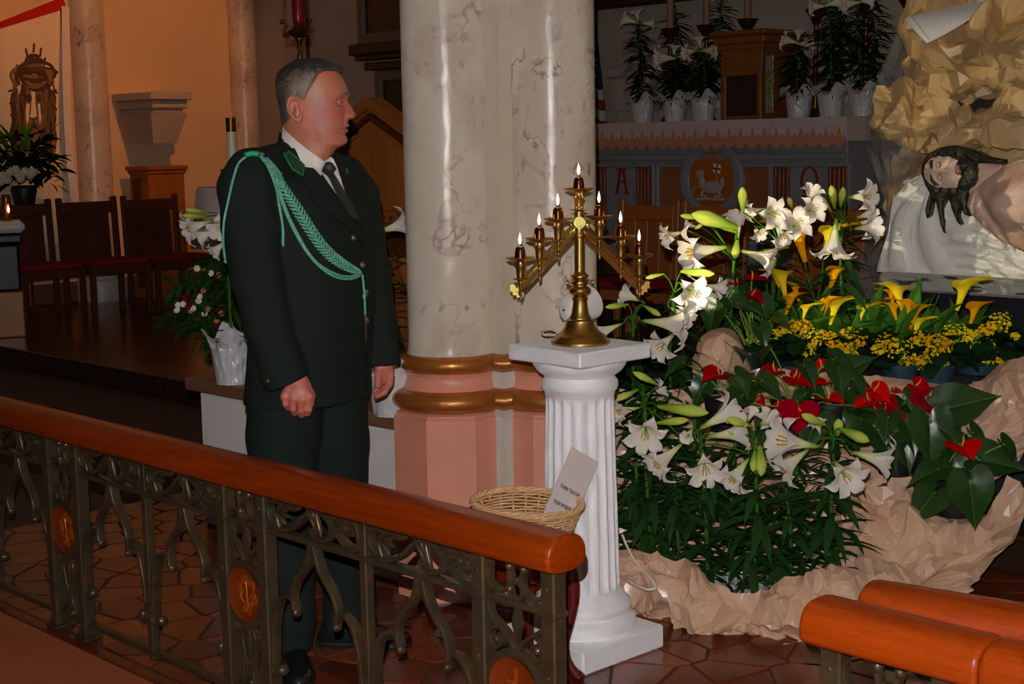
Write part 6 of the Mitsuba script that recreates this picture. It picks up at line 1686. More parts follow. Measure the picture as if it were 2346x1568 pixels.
# --- crumpled paper
def crumple(ctrl, na, nb, amp, seed, fold=0.0, edge=.35):
    """A sheet over the control net: big random facets (na x nb), each broken into smaller creases."""
    c = np.array([[P(*q) for q in row] for row in ctrl])
    r = np.random.default_rng(seed)
    L0 = np.array([np.linalg.norm(np.diff(c, axis=0), axis=2).sum(0).mean(), np.linalg.norm(np.diff(c, axis=1), axis=2).sum(1).mean()])
    na, nb = max(3, int(na * .62)), max(3, int(nb * .62))
    def jitter(a, b, j):
        out = []
        for i in range(a + 1):
            for k_ in range(b + 1):
                u_, v_ = i / a, k_ / b
                if 0 < i < a: u_ = np.clip(u_ + r.uniform(-j, j) / a, .01, .99)
                if 0 < k_ < b: v_ = np.clip(v_ + r.uniform(-j, j) / b, .01, .99)
                out.append((u_, v_))
        return np.array(out)
    big = jitter(na, nb, .48)
    hb = r.uniform(-1, 1, len(big)) * amp * 2.9
    hb = hb + fold * 1.2 * (np.abs(((vnoise(np.c_[big * L0 * 3.2, np.full(len(big), seed)], 1.0, seed, 2) * 3) % 1) - .5) * 4 - 1)
    bord = (big[:, 0] < 1e-6) | (big[:, 0] > 1 - 1e-6) | (big[:, 1] < 1e-6) | (big[:, 1] > 1 - 1e-6)
    hb = hb * np.where(bord, edge, 1)
    H = interpolate.LinearNDInterpolator(spatial.Delaunay(big * L0), hb)
    small = jitter(na * 3, nb * 3, .45)
    uv = np.vstack([big, small[np.array([np.min(np.abs(big - q) @ L0) > .012 for q in small])]])
    p = netat(c, uv)
    e = 1e-3
    du = netat(c, np.clip(uv + [e, 0], 0, 1)) - netat(c, np.clip(uv - [e, 0], 0, 1))
    dv = netat(c, np.clip(uv + [0, e], 0, 1)) - netat(c, np.clip(uv - [0, e], 0, 1))
    n = np.cross(du, dv); n /= np.linalg.norm(n, axis=1, keepdims=True) + 1e-12
    n[np.einsum('ij,ij->i', n, CAM - p) < 0] *= -1
    h = np.nan_to_num(H(uv * L0)) + r.normal(0, amp * .24, len(uv)) * (r.random(len(uv)) < .6)
    side = np.cross(n, Z)
    p = p + n * h[:, None] + side * (vnoise(np.c_[uv * L0 * 6, np.full(len(uv), seed + 3)], 1.0, seed, 2) * amp * 1.6)[:, None]
    tri = spatial.Delaunay(uv * L0).simplices
    return trimesh.Trimesh(p, tri, process=False)
def paper(label, sheets, bsdf='kraft', smooth=9):
    k = thing('crumpled_paper', label, 'paper')
    for s in sheets:
        put(k + '__sheet', s, bsdf, smooth)
    return k
paper('crumpled brown paper skirt on the tiles along the bottom of the lilies, beside the pedestal', [
    crumple([[(1405, 1255, 4.56), (1500, 1262, 4.54), (1600, 1300, 4.48), (1690, 1362, 4.38), (1790, 1325, 4.42), (1900, 1306, 4.42), (2050, 1325, 4.42)],
             [(1410, 1330, 4.48), (1510, 1330, 4.45), (1600, 1370, 4.40), (1700, 1420, 4.32), (1800, 1400, 4.32), (1900, 1390, 4.32), (2050, 1400, 4.32)],
             [(1425, 1385, 4.56), (1520, 1400, 4.50), (1600, 1435, 4.42), (1710, 1460, 4.34), (1810, 1465, 4.33), (1910, 1470, 4.32), (2050, 1470, 4.3)],
             [(1440, 1436, 4.58), (1530, 1462, 4.47), (1610, 1494, 4.36), (1730, 1506, 4.315), (1830, 1528, 4.24), (1920, 1542, 4.19), (2060, 1545, 4.18)]], 9, 34, .022, 41, .03)])
paper('crumpled brown paper mound at the right, beside the black block', [
    crumple([[(1930, 1090, 4.92), (2090, 1130, 4.88), (2210, 1180, 4.84), (2305, 1090, 4.86)], [(1930, 1200, 4.80), (2090, 1225, 4.66), (2210, 1250, 4.62), (2346, 1195, 4.74)],
             [(1930, 1310, 4.66), (2050, 1320, 4.52), (2140, 1330, 4.50), (2250, 1300, 4.62)], [(1930, 1420, 4.52), (2050, 1420, 4.42), (2130, 1410, 4.42), (2196, 1398, 4.5)]], 13, 15, .024, 43, .035)])
paper('crumpled brown paper at the right edge, behind the big anthurium leaf', [
    crumple([[(2205, 895, 5.16), (2275, 850, 5.14), (2375, 805, 5.12)], [(2185, 950, 5.05), (2270, 950, 4.98), (2375, 935, 4.98)], [(2140, 1000, 4.98), (2250, 1025, 4.9), (2372, 1010, 4.94)], [(2110, 1140, 4.90), (2200, 1150, 4.84), (2310, 1080, 4.86)]], 13, 11, .024, 47, .03)])
paper('crumpled brown paper spread behind the front lilies and under the anthuriums', [
    crumple([[(1400, 880, 5.05), (1560, 890, 5.1), (1740, 850, 5.22), (1900, 850, 5.25), (2060, 868, 5.25), (2220, 880, 5.22)], [(1400, 1000, 4.98), (1560, 1000, 5.02), (1740, 960, 5.08), (1900, 960, 5.1), (2060, 960, 5.1), (2200, 980, 5.06)],
             [(1400, 1130, 4.9), (1560, 1120, 4.92), (1740, 1090, 4.95), (1900, 1090, 4.96), (2050, 1090, 4.96), (2160, 1100, 4.94)], [(1400, 1330, 4.8), (1560, 1340, 4.8), (1740, 1350, 4.8), (1900, 1350, 4.8), (2000, 1340, 4.8), (2080, 1300, 4.8)]], 15, 26, .02, 53, .025)])
paper('upright crumpled bag of brown paper beside the yellow kalanchoes', [
    crumple([[(1598, 790, 5.2), (1628, 764, 5.2), (1668, 756, 5.22), (1700, 785, 5.25)], [(1588, 820, 5.14), (1630, 810, 5.06), (1680, 815, 5.08), (1712, 840, 5.2)], [(1594, 860, 5.14), (1640, 860, 5.04), (1690, 860, 5.06), (1722, 885, 5.16)], [(1610, 900, 5.14), (1650, 900, 5.1), (1700, 905, 5.1), (1726, 910, 5.14)]], 7, 6, .012, 59, .012)])
gold = [crumple([[(2085, -30, 7.0), (2160, -40, 6.9), (2250, -40, 6.85), (2420, -40, 6.8)], [(2070, 90, 6.95), (2170, 80, 6.75), (2270, 60, 6.7), (2420, 40, 6.7)], [(2065, 170, 6.9), (2160, 170, 6.7), (2270, 150, 6.62), (2420, 130, 6.6)], [(2070, 250, 6.9), (2160, 235, 6.75), (2260, 210, 6.7), (2420, 170, 6.65)]], 9, 11, .05, 61, .06),
        crumple([[(2080, 160, 6.75), (2130, 190, 6.6), (2220, 150, 6.55), (2300, 120, 6.5), (2420, 90, 6.5)], [(2110, 200, 6.65), (2150, 225, 6.48), (2230, 180, 6.42), (2310, 150, 6.38), (2420, 130, 6.4)], [(2130, 225, 6.7), (2170, 250, 6.6), (2240, 215, 6.56), (2320, 190, 6.5), (2420, 180, 6.5)]], 5, 11, .035, 67, .05),
        crumple([[(2015, 200, 6.75), (2050, 188, 6.7), (2095, 190, 6.68), (2110, 215, 6.7)], [(2000, 250, 6.72), (2060, 260, 6.58), (2100, 255, 6.56), (2120, 260, 6.62)], [(2010, 300, 6.7), (2060, 310, 6.55), (2110, 308, 6.52), (2150, 300, 6.6)], [(2040, 345, 6.7), (2100, 345, 6.6), (2150, 340, 6.6), (2200, 335, 6.66)]], 9, 7, .03, 71, .05),
        crumple([[(2110, 245, 6.55), (2180, 225, 6.45), (2250, 235, 6.42), (2330, 170, 6.4), (2420, 150, 6.4)], [(2120, 285, 6.5), (2190, 280, 6.36), (2250, 275, 6.32), (2330, 235, 6.3), (2420, 220, 6.3)], [(2140, 320, 6.5), (2200, 310, 6.4), (2240, 330, 6.36), (2320, 280, 6.34), (2420, 260, 6.34)], [(2100, 360, 6.6), (2200, 352, 6.5), (2280, 345, 6.46), (2340, 330, 6.44), (2420, 320, 6.44)]], 9, 11, .04, 73, .05),
        crumple([[(2090, 330, 6.78), (2200, 320, 6.75), (2420, 300, 6.7)], [(2040, 400, 6.8), (2130, 420, 6.76), (2420, 400, 6.72)], [(2030, 560, 6.8), (2140, 560, 6.78), (2420, 560, 6.76)]], 8, 10, .03, 79, .03)]
paper('big rumpled rock shape of golden brown paper above the painted figure', gold, 'kraft_gold', 11)
k = thing('white_napkin', 'white hemmed linen cloth lying on top of the golden paper rock', 'cloth')
nb_ = [P(2076, 40, 6.6), P(2160, 20, 6.62), P(2246, 8, 6.6), P(2215, 45, 6.45), P(2122, 97, 6.44), P(2095, 72, 6.5)]
g = netgrid(np.array([[P(2072, 42, 6.62), P(2150, 22, 6.62), P(2252, 4, 6.62)], [P(2090, 64, 6.52), P(2165, 42, 6.50), P(2238, 22, 6.52)], [P(2122, 98, 6.44), P(2170, 74, 6.44), P(2222, 42, 6.46)]]), 14, 24)
put(k + '__cloth', gridmesh(g), 'linen', True)
put(k + '__hem', tube(g[:, 2] + (CAM - g[:, 2]) * .0006, .003, 5), 'linen', True)
put(k + '__hem', tube(g[-1] + (CAM - g[-1]) * .0006, .004, 5), 'linen', True)
# tulle
def veil(ctrl, seed, amp=.03):
    c = np.array([[P(*q) for q in row] for row in ctrl])
    g = netgrid(c, 40, 26)
    n = np.cross(np.gradient(g, axis=0), np.gradient(g, axis=1)); n /= np.linalg.norm(n, axis=2, keepdims=True) + 1e-9
    i, j = np.meshgrid(np.linspace(0, 1, 40), np.linspace(0, 1, 26), indexing='ij')
    h = vnoise(np.stack([i * 2.5, j * 9, np.full(i.shape, seed)], -1), 1.0, seed, 3)
    return gridmesh(g + n * (h * amp * 2)[..., None])
k = thing('tulle_veil', 'sheer grey tulle netting hanging beside the paper rock and painted figure', 'veil')
put(k + '__layer', veil([[(2150, -20, 7.2), (2110, -10, 7.0), (2090, 20, 6.9)], [(2040, 120, 7.1), (2060, 160, 6.9), (2090, 200, 6.7)], [(1995, 250, 7.0), (2030, 280, 6.7), (2080, 300, 6.55)], [(1985, 330, 6.95), (2030, 360, 6.7), (2110, 345, 6.6)], [(2010, 400, 6.9), (2040, 420, 6.75), (2110, 400, 6.75)], [(2035, 470, 6.9), (2050, 480, 6.8), (2070, 460, 6.8)]], 3), 'tulle', True)
put(k + '__layer', veil([[(2080, 200, 6.8), (2120, 290, 6.7), (2150, 330, 6.6)], [(2005, 330, 6.8), (2050, 370, 6.7), (2110, 350, 6.65)], [(2030, 440, 6.8), (2045, 450, 6.75), (2060, 440, 6.75)], [(2000, 540, 6.7), (2020, 540, 6.7), (2040, 500, 6.72)], [(1930, 600, 6.5), (1970, 600, 6.5), (2012, 610, 6.6)], [(1905, 690, 6.3), (1960, 690, 6.3), (2010, 660, 6.4)]], 5), 'tulle', True)
put(k + '__layer', veil([[(1960, 590, 6.45), (1990, 610, 6.4), (2012, 625, 6.42)], [(1925, 640, 6.35), (1975, 630, 6.25), (2020, 640, 6.3)], [(1912, 710, 6.2), (1980, 720, 6.1), (2060, 700, 6.1)]], 7, .02), 'tulle', True)
k = thing('clamp_lamp', 'white round spotlight standing behind the candelabrum on the pedestal', 'lamp')
lb = P(1296, 772, 4.405)
lm_ = upright((lb[0], lb[1], .9482))
put(k + '__base', lathe([(0, 0), (.034, 0), (.034, .006), (.012, .016), (.008, .02), (.008, .05), (0, .05)], 28), 'lamp_white', 40, lm_)
hc = np.array([lb[0] + .030, lb[1] + .02, .9482 + .088])
dirl = np.array([.68, .66, .22])
hm_ = aim(hc, dirl)
put(k + '__head', lathe([(0, -.05), (.02, -.046), (.036, -.035), (.047, -.018), (.05, 0), (.052, .03), (.055, .07), (.052, .07), (.048, .03), (.044, .01), (0, .0)], 36), 'lamp_white', 50, hm_)
put(k + '__screw', ball(.0035, (0, .012, -.048)), 'pot_black', True, hm_)
put(k + '__bulb', ball(.022, (0, 0, .028)), 'candle_wax', True, hm_)
put(k + '__cord', tube(np.array([lb * [1, 1, 0] + Z * .956 + [-.01, 0, 0], lb * [1, 1, 0] + Z * .975 + [-.05, .02, 0], lb * [1, 1, 0] + Z * .954 + [-.07, .06, 0], lb * [1, 1, 0] + Z * .9535 + [.02, .09, 0], lb * [1, 1, 0] + Z * .93 + [.10, .20, 0], lb * [1, 1, 0] + Z * .5 + [.10, .20, 0]]), .004, 6, 40), 'cord_white', True)
spot('display_light', hc + dirl / np.linalg.norm(dirl) * .085, P(2230, 300, 6.4), [6.4, 5.6, 3.6], 25, 13)
k = thing('electric_cord', 'white electric cord running from behind the pedestal over the brown paper', 'cord')
put(k + '__cord', tube(np.array([P(1425, 1225, 4.5), P(1440, 1260, 4.48), P(1470, 1305, 4.45), P(1502, 1345, 4.40), P(1490, 1352, 4.40), P(1440, 1332, 4.46)]), .0045, 6, 40), 'cord_white', True)
k = thing('electric_cord', 'thin brown cord coiled on the floor between the table legs and pedestal', 'cord')
cc_ = G(1215, 1425)
put(k + '__cord', tube(np.array([cc_ + np.array([.05 * math.cos(t), .09 * math.sin(t), .012 + .006 * math.sin(3 * t) + .01 * t / 6]) for t in np.linspace(0, 12, 40)]), .004, 6, 120), 'cord_brown', True)
# ------------------------------------------------------------------ flowers
def uvply(parts, bsdf):
    """parts: [(mesh, uv)] -> one ply dict with uv."""
    return mikit.ply(cat([p for p, _ in parts]), bsdf, smooth=True, uv=np.vstack([u for _, u in parts]))
def lily_corolla(seed, curl=1.0, open_=1.0):
    """Trumpet of six petals; mouth centre at z = .125 from the base at z = 0."""
    r = np.random.default_rng(seed)
    t = np.linspace(0, 1, 13)
    out = []
    for i in range(6):
        c_ = curl * r.uniform(.75, 1.25)
        wide = 1.0 if i % 2 else .8
        R = np.interp(t, [0, .2, .45, .62, .75, .86, .94, 1], [.005, .009, .018, .031, .047, .064, .075, .081 + .006 * c_]) * open_ ** np.clip(t * 2 - .6, 0, 1)
        zz = np.interp(t, [0, .2, .45, .62, .75, .86, .94, 1], [0, .034, .076, .101, .119, .127, .124, .124 - .022 * c_])
        R, zz = ndimage.gaussian_filter1d(R, .7, mode='nearest'), ndimage.gaussian_filter1d(zz, .7, mode='nearest')
        hw = np.interp(t, [0, .2, .45, .62, .78, .9, .97, 1], [.0045, .008, .0155, .0235, .0285, .0185, .0080, .0003]) * wide
        a0 = math.pi / 3 * i + r.normal(0, .06)
        inset = 0.0 if i % 2 else .0015
        g, uv = [], []
        for s in np.linspace(-1, 1, 7):
            flat = np.clip((t - .55) / .35, 0, 1)
            ang = np.arctan2(hw * s, np.maximum(R, .004)) * (1 - flat * .0)
            rad = R - inset
            x0, y0 = rad * np.cos(ang), rad * np.sin(ang)
            x1, y1 = rad - .006 * (abs(s) ** 2) * flat, hw * s
            x, y = x0 * (1 - flat) + x1 * flat, y0 * (1 - flat) + y1 * flat
            zc = zz + .004 * flat * (abs(s) ** 2 - .3) + .003 * flat * np.sin(9 * t + 3 * s + i)
            g.append(np.stack([x * math.cos(a0) - y * math.sin(a0), x * math.sin(a0) + y * math.cos(a0), zc], 1))
            uv.append(np.stack([np.full(13, s), t], 1))
        out.append((gridmesh(np.array(g)), np.vstack(uv)))
    return uvply(out, 'lily_petal')
COR = [lily_corolla(1, 1.0), lily_corolla(2, 1.35), lily_corolla(3, .6), lily_corolla(4, .1, .62)]
_st = []
for i in range(6):
    a = math.pi / 3 * i
    _st.append(tube(np.array([(0, 0, .04), (.006 * math.cos(a), .006 * math.sin(a), .08), (.013 * math.cos(a), .013 * math.sin(a), .112)]), .0007, 5, 8))
FIL = mikit.ply(cat(_st + [tube(np.array([(0, 0, .04), (.001, 0, .09), (.004, .002, .128)]), .0011, 5, 8)]), 'stem_pale', smooth=True)
ANT = mikit.ply(cat([ball(.0026, (.013 * math.cos(a), .013 * math.sin(a), .113), (1, 1, 2.2), 1) for a in np.arange(6) * math.pi / 3]), 'pollen', smooth=True)
def bud_mesh():
    t = np.linspace(0, 1, 12); a = np.arange(12) * math.pi / 6
    r = .0125 * np.interp(t, [0, .08, .35, .65, .85, .95, 1], [.25, .4, .75, 1, .75, .38, .05])
    g = np.array([[(r_ * (1 + .08 * math.cos(3 * x)) * math.cos(x), r_ * (1 + .08 * math.cos(3 * x)) * math.sin(x), z_ * .1) for r_, z_ in zip(r, t)] for x in a])
    return mikit.ply(gridmesh(g, True), 'lily_bud', smooth=True, uv=np.stack([np.repeat(a, 12), np.tile(t, 12)], 1))
BUD = bud_mesh()
LEAF_L = [mikit.ply(leaf_mesh(1.0, .165, b, .10, 5, 1.0, .12), 'leaf_lily', smooth=True) for b in (.35, .8, 1.3)]
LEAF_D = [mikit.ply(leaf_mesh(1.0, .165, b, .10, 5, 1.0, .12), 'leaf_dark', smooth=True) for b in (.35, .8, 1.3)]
def foil_pot(key, r, h, m):
    a = np.arange(48) * 2 * np.pi / 48
    g = []
    for t in np.linspace(0, 1, 9):
        rr = r * (.74 + .26 * t) * (1 + .03 * np.sin(a * 13 + 3 * t)) + .35 * r * np.clip((t - .85) / .15, 0, 1)
        z = h * t + (.18 * h * (np.sin(a * 4 + .6) + .5 * np.sin(a * 7)) if t == 1 else 0)
        g.append(np.stack([rr * np.cos(a), rr * np.sin(a), np.full(48, 1) * z], 1))
    return put(key + '__foil_wrap', gridmesh(np.array(g).transpose(1, 0, 2), True), 'foil_white', True, m, label='silvery white foil wrap')
def flower(k, B, Mo, variant=0, roll=0.0):
    """A lily from its base B to the centre of its mouth."""
    d = Mo - B
    s = np.linalg.norm(d) / .125
    m = aim(B, d, roll, s)
    f = put(k + '__flower', COR[variant], None, m=m)
    put(f + '__filaments', FIL, None, m=m)
    put(f + '__anthers', ANT, None, m=m)
def lily(label, base, top, fl=(), buds=(), leaves=46, ln=.14, pot=True, group=None, seed=0, potr=.058, poth=.085, stem_r=.006, leaf=LEAF_L, frac=(-.04, .97), far=False, lean=.0, key='lily_plant'):
    k = thing(key, label, 'plant', group)
    r = np.random.default_rng(seed)
    base, top = np.asarray(base, float), np.asarray(top, float)
    p0 = base + Z * (poth * .8)
    mid = (p0 + top) / 2 + r.normal(0, .012, 3) * [1, 1, 0]
    path = smooth_path(np.array([p0, mid, top]), 12)
    put(k + '__stem', tube(path, np.linspace(stem_r * 1.2, stem_r, 12), 7), 'stem_green', True)
    if pot:
        foil_pot(k, potr, poth, upright(base))
        put(k + '__soil', lathe([(0, poth * .82), (potr * .9, poth * .82)], 20), 'soil', False, upright(base))
    g = []
    for i in range(leaves):
        t = frac[0] + (frac[1] - frac[0]) * ((i + .5) / leaves)
        o = np.array([np.interp(t, np.linspace(0, 1, 12), path[:, q]) for q in range(3)])
        if t < 0: o = path[0] + (path[1] - path[0]) * t * 11
        yaw = i * 2.399 + r.normal(0, .3)
        L_ = ln * r.uniform(.75, 1.2) * (1 - .35 * abs(t - .4) - (.35 if t > .85 else 0))
        pit = r.uniform(-.05, .55) + (.3 if t > .8 else 0)
        m = xform(o, yaw, pit, r.normal(0, .25), L_)
        if far:
            g.append((leaf[1], m))
        else:
            put(k + '__leaf', leaf[int(r.integers(0, 3))], None, m=m)
    if far:
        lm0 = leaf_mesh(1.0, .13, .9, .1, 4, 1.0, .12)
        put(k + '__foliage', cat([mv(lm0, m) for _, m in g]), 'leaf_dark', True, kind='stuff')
    for f in fl:
        x0, y0, x1, y1, dep, dd = f[:6]
        B, Mo = P(x0, y0, dep + dd / 2), P(x1, y1, dep - dd / 2)
        flower(k, B, Mo, f[6] if len(f) > 6 else int(r.integers(0, 3)), r.uniform(0, 1))
        d = (B - Mo) / np.linalg.norm(B - Mo)
        put(k + '__pedicel', tube(np.array([top - Z * .01, (top + B) / 2 + Z * .012, B + d * .008, B - d * .004]), .0032, 6, 14), 'stem_green', True)
    for b in buds:
        x0, y0, x1, y1, dep = b[:5]
        B, E_ = P(x0, y0, dep + .01), P(x1, y1, dep - .01)
        s = np.linalg.norm(E_ - B) / .1
        m = aim(B, E_ - B, r.uniform(0, 2), s)
        if len(b) > 5:
            m[:3, :2] *= b[5]
        put(k + '__bud', BUD, None, m=m)
        put(k + '__pedicel', tube(np.array([top - Z * .01, (top + B) / 2 + Z * .008, B]), .0028, 6, 10), 'stem_green', True)
    return k
FG = 'lilies along the front of the flower bank'
d = 4.52
lily('tall front white lily plant beside the pedestal, flower hanging face-on with orange anthers', G(1500, 1375, .0) , P(1476, 925, d + .06), [(1480, 962, 1478, 1005, d - .02, .11, 0), (1562, 1018, 1498, 1072, d - .05, .04, 1), (1465, 934, 1412, 946, d + .08, .03, 2)],
     [(1508, 882, 1450, 853, d), (1462, 893, 1412, 918, d), (1506, 932, 1624, 947, d - .02, 1.0), (1502, 970, 1578, 962, d - .02)], 84, .17, True, FG, 101)
lily('front white lily plant, second from the pedestal, with wide open drooping flowers', G(1622, 1380, .0), P(1604, 1012, d), [(1610, 1036, 1618, 1088, d - .06, .10, 0), (1604, 982, 1686, 938, d - .02, -.03, 1), (1622, 1001, 1712, 990, d + .02, .02, 2), (1588, 982, 1572, 1004, d - .04, .06, 3), (1716, 1050, 1672, 1108, d - .06, .05, 1)], [(1640, 970, 1668, 958, d + .1)], 84, .17, True, FG, 102)
lily('front lily plant with pale green hanging buds, its foil pot just visible below', G(1722, 1388, .0), P(1724, 1005, d - .02), [(1740, 975, 1765, 958, d + .1, -.06, 1), (1712, 968, 1725, 942, d + .12, -.05, 3)], [(1740, 1022, 1744, 1092, d - .06, 1.5), (1729, 1032, 1725, 1082, d - .04, 1.5), (1722, 978, 1664, 960, d - .05, 1.3), (1690, 1000, 1668, 990, d)], 84, .18, True, FG, 103, frac=(-.06, .93))
lily('front white lily plant at the right end of the row, flowers facing several ways', G(1892, 1385, .0), P(1908, 1000, d - .02), [(1874, 1024, 1778, 1008, d - .05, .04, 1), (1852, 1030, 1788, 1082, d - .01, .03, 2), (1912, 1058, 1946, 1102, d - .10, .11, 0), (1952, 1036, 2042, 1062, d - .03, .03, 1), (1880, 1000, 1872, 968, d + .1, -.04, 2)], [(1890, 974, 1836, 950, d - .03, 1.3), (1924, 983, 1992, 1012, d - .04, 1.5), (1918, 1000, 1922, 960, d, 2.0)], 90, .18, True, FG, 104, frac=(-.06, .95))
lily('leafy front lily plant without open flowers between the pedestal and the hanging lily', G(1560, 1372, .0), P(1545, 1085, d + .02), [], [], 84, .17, True, FG, 105)
lily('leafy lily plant between the two prominent green stems of the front row', G(1808, 1378, .0), P(1800, 1120, d + .06), [], [], 76, .17, True, FG, 106)
lily('leafy dark lily plant close behind the pedestal shaft', G(1465, 1362, .0), P(1455, 1050, d + .12), [], [], 84, .17, True, FG, 107)
lily('leafy lily plant half hidden behind the second front lily', G(1668, 1360, .0), P(1655, 1090, d + .2), [], [], 76, .17, True, FG, 108)
lily('dense leafy lily plant just right of the pedestal, below its capital', P(1490, 1260, 4.72), P(1500, 935, 4.74), [], [], 60, .17, False, FG, 141)
lily('dense leafy lily plant behind the opening green bud', P(1590, 1240, 4.74), P(1592, 930, 4.76), [], [], 56, .17, False, FG, 142)
lily('dense leafy lily plant behind the third front lily, among red anthuriums', P(1690, 1230, 4.74), P(1690, 985, 4.74), [], [], 50, .16, False, FG, 143)
lily('dense leafy lily plant filling the gap below the crimson heart', P(1830, 1230, 4.72), P(1826, 1040, 4.72), [], [], 40, .15, False, FG, 144)
d = 4.95
MG = 'lilies behind the pedestal top'
lily('white lily plant behind the pedestal top, one flower curling right over its edge', P(1455, 960, d + .1) - Z * .1, P(1450, 730, d), [(1472, 735, 1572, 746, d - .04, .04, 1), (1424, 742, 1364, 768, d - .05, .02, 2), (1474, 692, 1428, 674, d + .05, -.04, 1)], [(1440, 698, 1386, 704, d - .02), (1474, 700, 1514, 724, d - .04, 1.2)], 66, .16, False, MG, 111)
lily('white lily plant right of the pedestal, big star flower facing the viewer', P(1545, 980, d + .2) - Z * .1, P(1545, 665, d + .12), [(1560, 650, 1592, 678, d + .02, .11, 0), (1612, 652, 1652, 662, d + .1, -.03, 2), (1546, 765, 1506, 800, d - .05, .07, 0), (1535, 705, 1582, 730, d + .06, -.02, 2)], [(1560, 622, 1638, 628, d + .05, 1.1), (1520, 628, 1478, 638, d + .05)], 70, .16, False, MG, 112)
lily('dark leafy lily with a white flower tucked under the pedestal capital', P(1470, 1010, d) - Z * .05, P(1470, 880, d), [(1480, 905, 1520, 890, d - .03, -.02, 1), (1500, 930, 1540, 935, d + .02, .02, 2), (1470, 925, 1440, 912, d + .03, -.02, 2)], [], 60, .16, False, MG, 113)
d = 5.35
UG = 'lilies at the back of the flower bank'
lily('back lily plant lit warm, trumpet flowers pointing left and right in front of the chair', P(1672, 760, d + .1) - Z * .12, P(1682, 590, d), [(1664, 566, 1570, 582, d - .05, .04, 1), (1568, 530, 1522, 545, d + .05, .03, 0), (1696, 574, 1772, 598, d - .06, .04, 1), (1692, 548, 1690, 492, d + .06, -.05, 0), (1600, 520, 1570, 515, d + .15, .0, 2)], [(1690, 522, 1584, 490, d - .05, 1.3), (1686, 532, 1632, 500, d - .03, 1.4), (1690, 550, 1683, 594, d - .05, 1.8), (1610, 500, 1558, 494, d + .05), (1620, 508, 1590, 525, d)], 64, .17, False, UG, 121)
lily('back lily plant in the middle with a dense cluster of open white flowers', P(1780, 740, d + .15) - Z * .1, P(1785, 555, d + .06), [(1752, 478, 1714, 486, d + .05, .02, 1), (1742, 490, 1778, 490, d - .02, .10, 0), (1802, 535, 1828, 508, d - .04, .10, 0), (1840, 486, 1868, 478, d - .02, .09, 1), (1848, 472, 1864, 434, d + .08, -.04, 2), (1775, 515, 1798, 548, d - .02, .06, 2), (1730, 520, 1742, 540, d + .08, .05, 0)], [(1702, 486, 1700, 428, d, 1.5), (1816, 480, 1806, 452, d, 1.6)], 60, .17, False, UG, 122)
lily('back lily plant on the right by the tulle, one star flower and one hanging trumpet', P(1935, 700, d + .2) - Z * .1, P(1930, 505, d + .12), [(1942, 452, 1996, 450, d + .05, .08, 0), (1916, 500, 1908, 588, d + .02, .03, 2), (1955, 525, 2004, 520, d + .16, -.05, 1), (1960, 500, 2000, 488, d + .2, -.03, 2)], [(1912, 478, 1904, 424, d + .08, 1.4), (1926, 474, 1932, 428, d + .08, 1.4), (1905, 485, 1880, 450, d + .1)], 64, .18, False, UG, 123)
# pots on the parapet either side of the man
pz = .619
PLG = 'potted flowers on the parapet'
lily('white lily in a silver foil pot on the parapet, left of the man', G(534, 878, pz), P(515, 500, 5.95), [(488, 505, 424, 527, 5.9, .06, 0), (502, 522, 452, 548, 5.93, .02, 2), (515, 500, 502, 528, 5.85, .09, 1), (522, 548, 486, 582, 5.85, .03, 0)], [(474, 497, 416, 494, 5.9, .9), (480, 488, 424, 480, 5.95, .8)], 34, .15, True, PLG, 131, .085, .2)
lily('white lily in a silver pot on the parapet, between the man and the pier', G(898, 950, pz), P(872, 545, 5.62), [(866, 532, 932, 512, 5.6, .0, 1), (842, 475, 846, 440, 5.6, -.02, 2)], [(868, 505, 862, 490, 5.6)], 54, .16, True, PLG, 132, .085, .2)
# mixed spray beside the left pot
k = thing('flower_spray', 'dark green spray with peach, white and purple flowers left of the man', 'flowers')
r_ = np.random.default_rng(17)
sb = G(560, 868, pz)
put(k + '__basket', lathe([(0, 0), (.06, 0), (.075, .1), (0, .1)], 20), 'pot_black', True, upright(sb))
lm1 = leaf_mesh(.10, .016, .7, .1, 4)
gg, fern = [], []
for i in range(520):
    x, y = r_.uniform(395, 560), r_.uniform(560, 790)
    if x < 560 - (1 - abs(y - 690) / 190) * 190 or (y < 620 and x < 420) or (y > 760 and x > 520):
        continue
    gg.append(mv(lm1, xform(P(x, y, 6.0 + r_.uniform(-.12, .14)), r_.uniform(0, 6.28), r_.uniform(-.6, .8), r_.uniform(-.8, .8), r_.uniform(.7, 1.3))))
for i in range(160):
    t = r_.uniform(0, 1); x, y = 370 + 150 * t, 742 - 10 * t + r_.uniform(-26, 26)
    gg.append(mv(lm1, xform(P(x, y, 5.95 + r_.uniform(-.08, .08)), math.pi + r_.normal(0, .5), r_.uniform(-.3, .5), r_.uniform(-.8, .8), .6)))
put(k + '__greenery', cat(gg), 'fern_green', False, kind='stuff')
pb = mikit.ply(bloom(.023, 6), 'peach_bloom', smooth=False); wb_ = mikit.ply(bloom(.023, 6), 'white_bloom', smooth=False); vb_ = mikit.ply(bloom(.026, 8), 'purple_bloom', smooth=False)
for i, (x, y, s) in enumerate([(452, 615, wb_), (470, 668, pb), (462, 682, wb_), (455, 690, wb_), (410, 700, wb_), (422, 698, wb_), (408, 714, wb_), (446, 710, wb_), (440, 716, pb), (478, 712, pb), (470, 722, wb_), (508, 722, pb), (500, 734, pb), (430, 685, vb_), (436, 702, vb_), (502, 750, vb_), (530, 745, wb_), (505, 632, pb), (488, 628, wb_), (522, 752, wb_)]):
    put(k + '__blossom', s, None, m=aim(P(x, y, 5.86), (r_.uniform(-.5, .3), -1, r_.uniform(0, .6)), i))
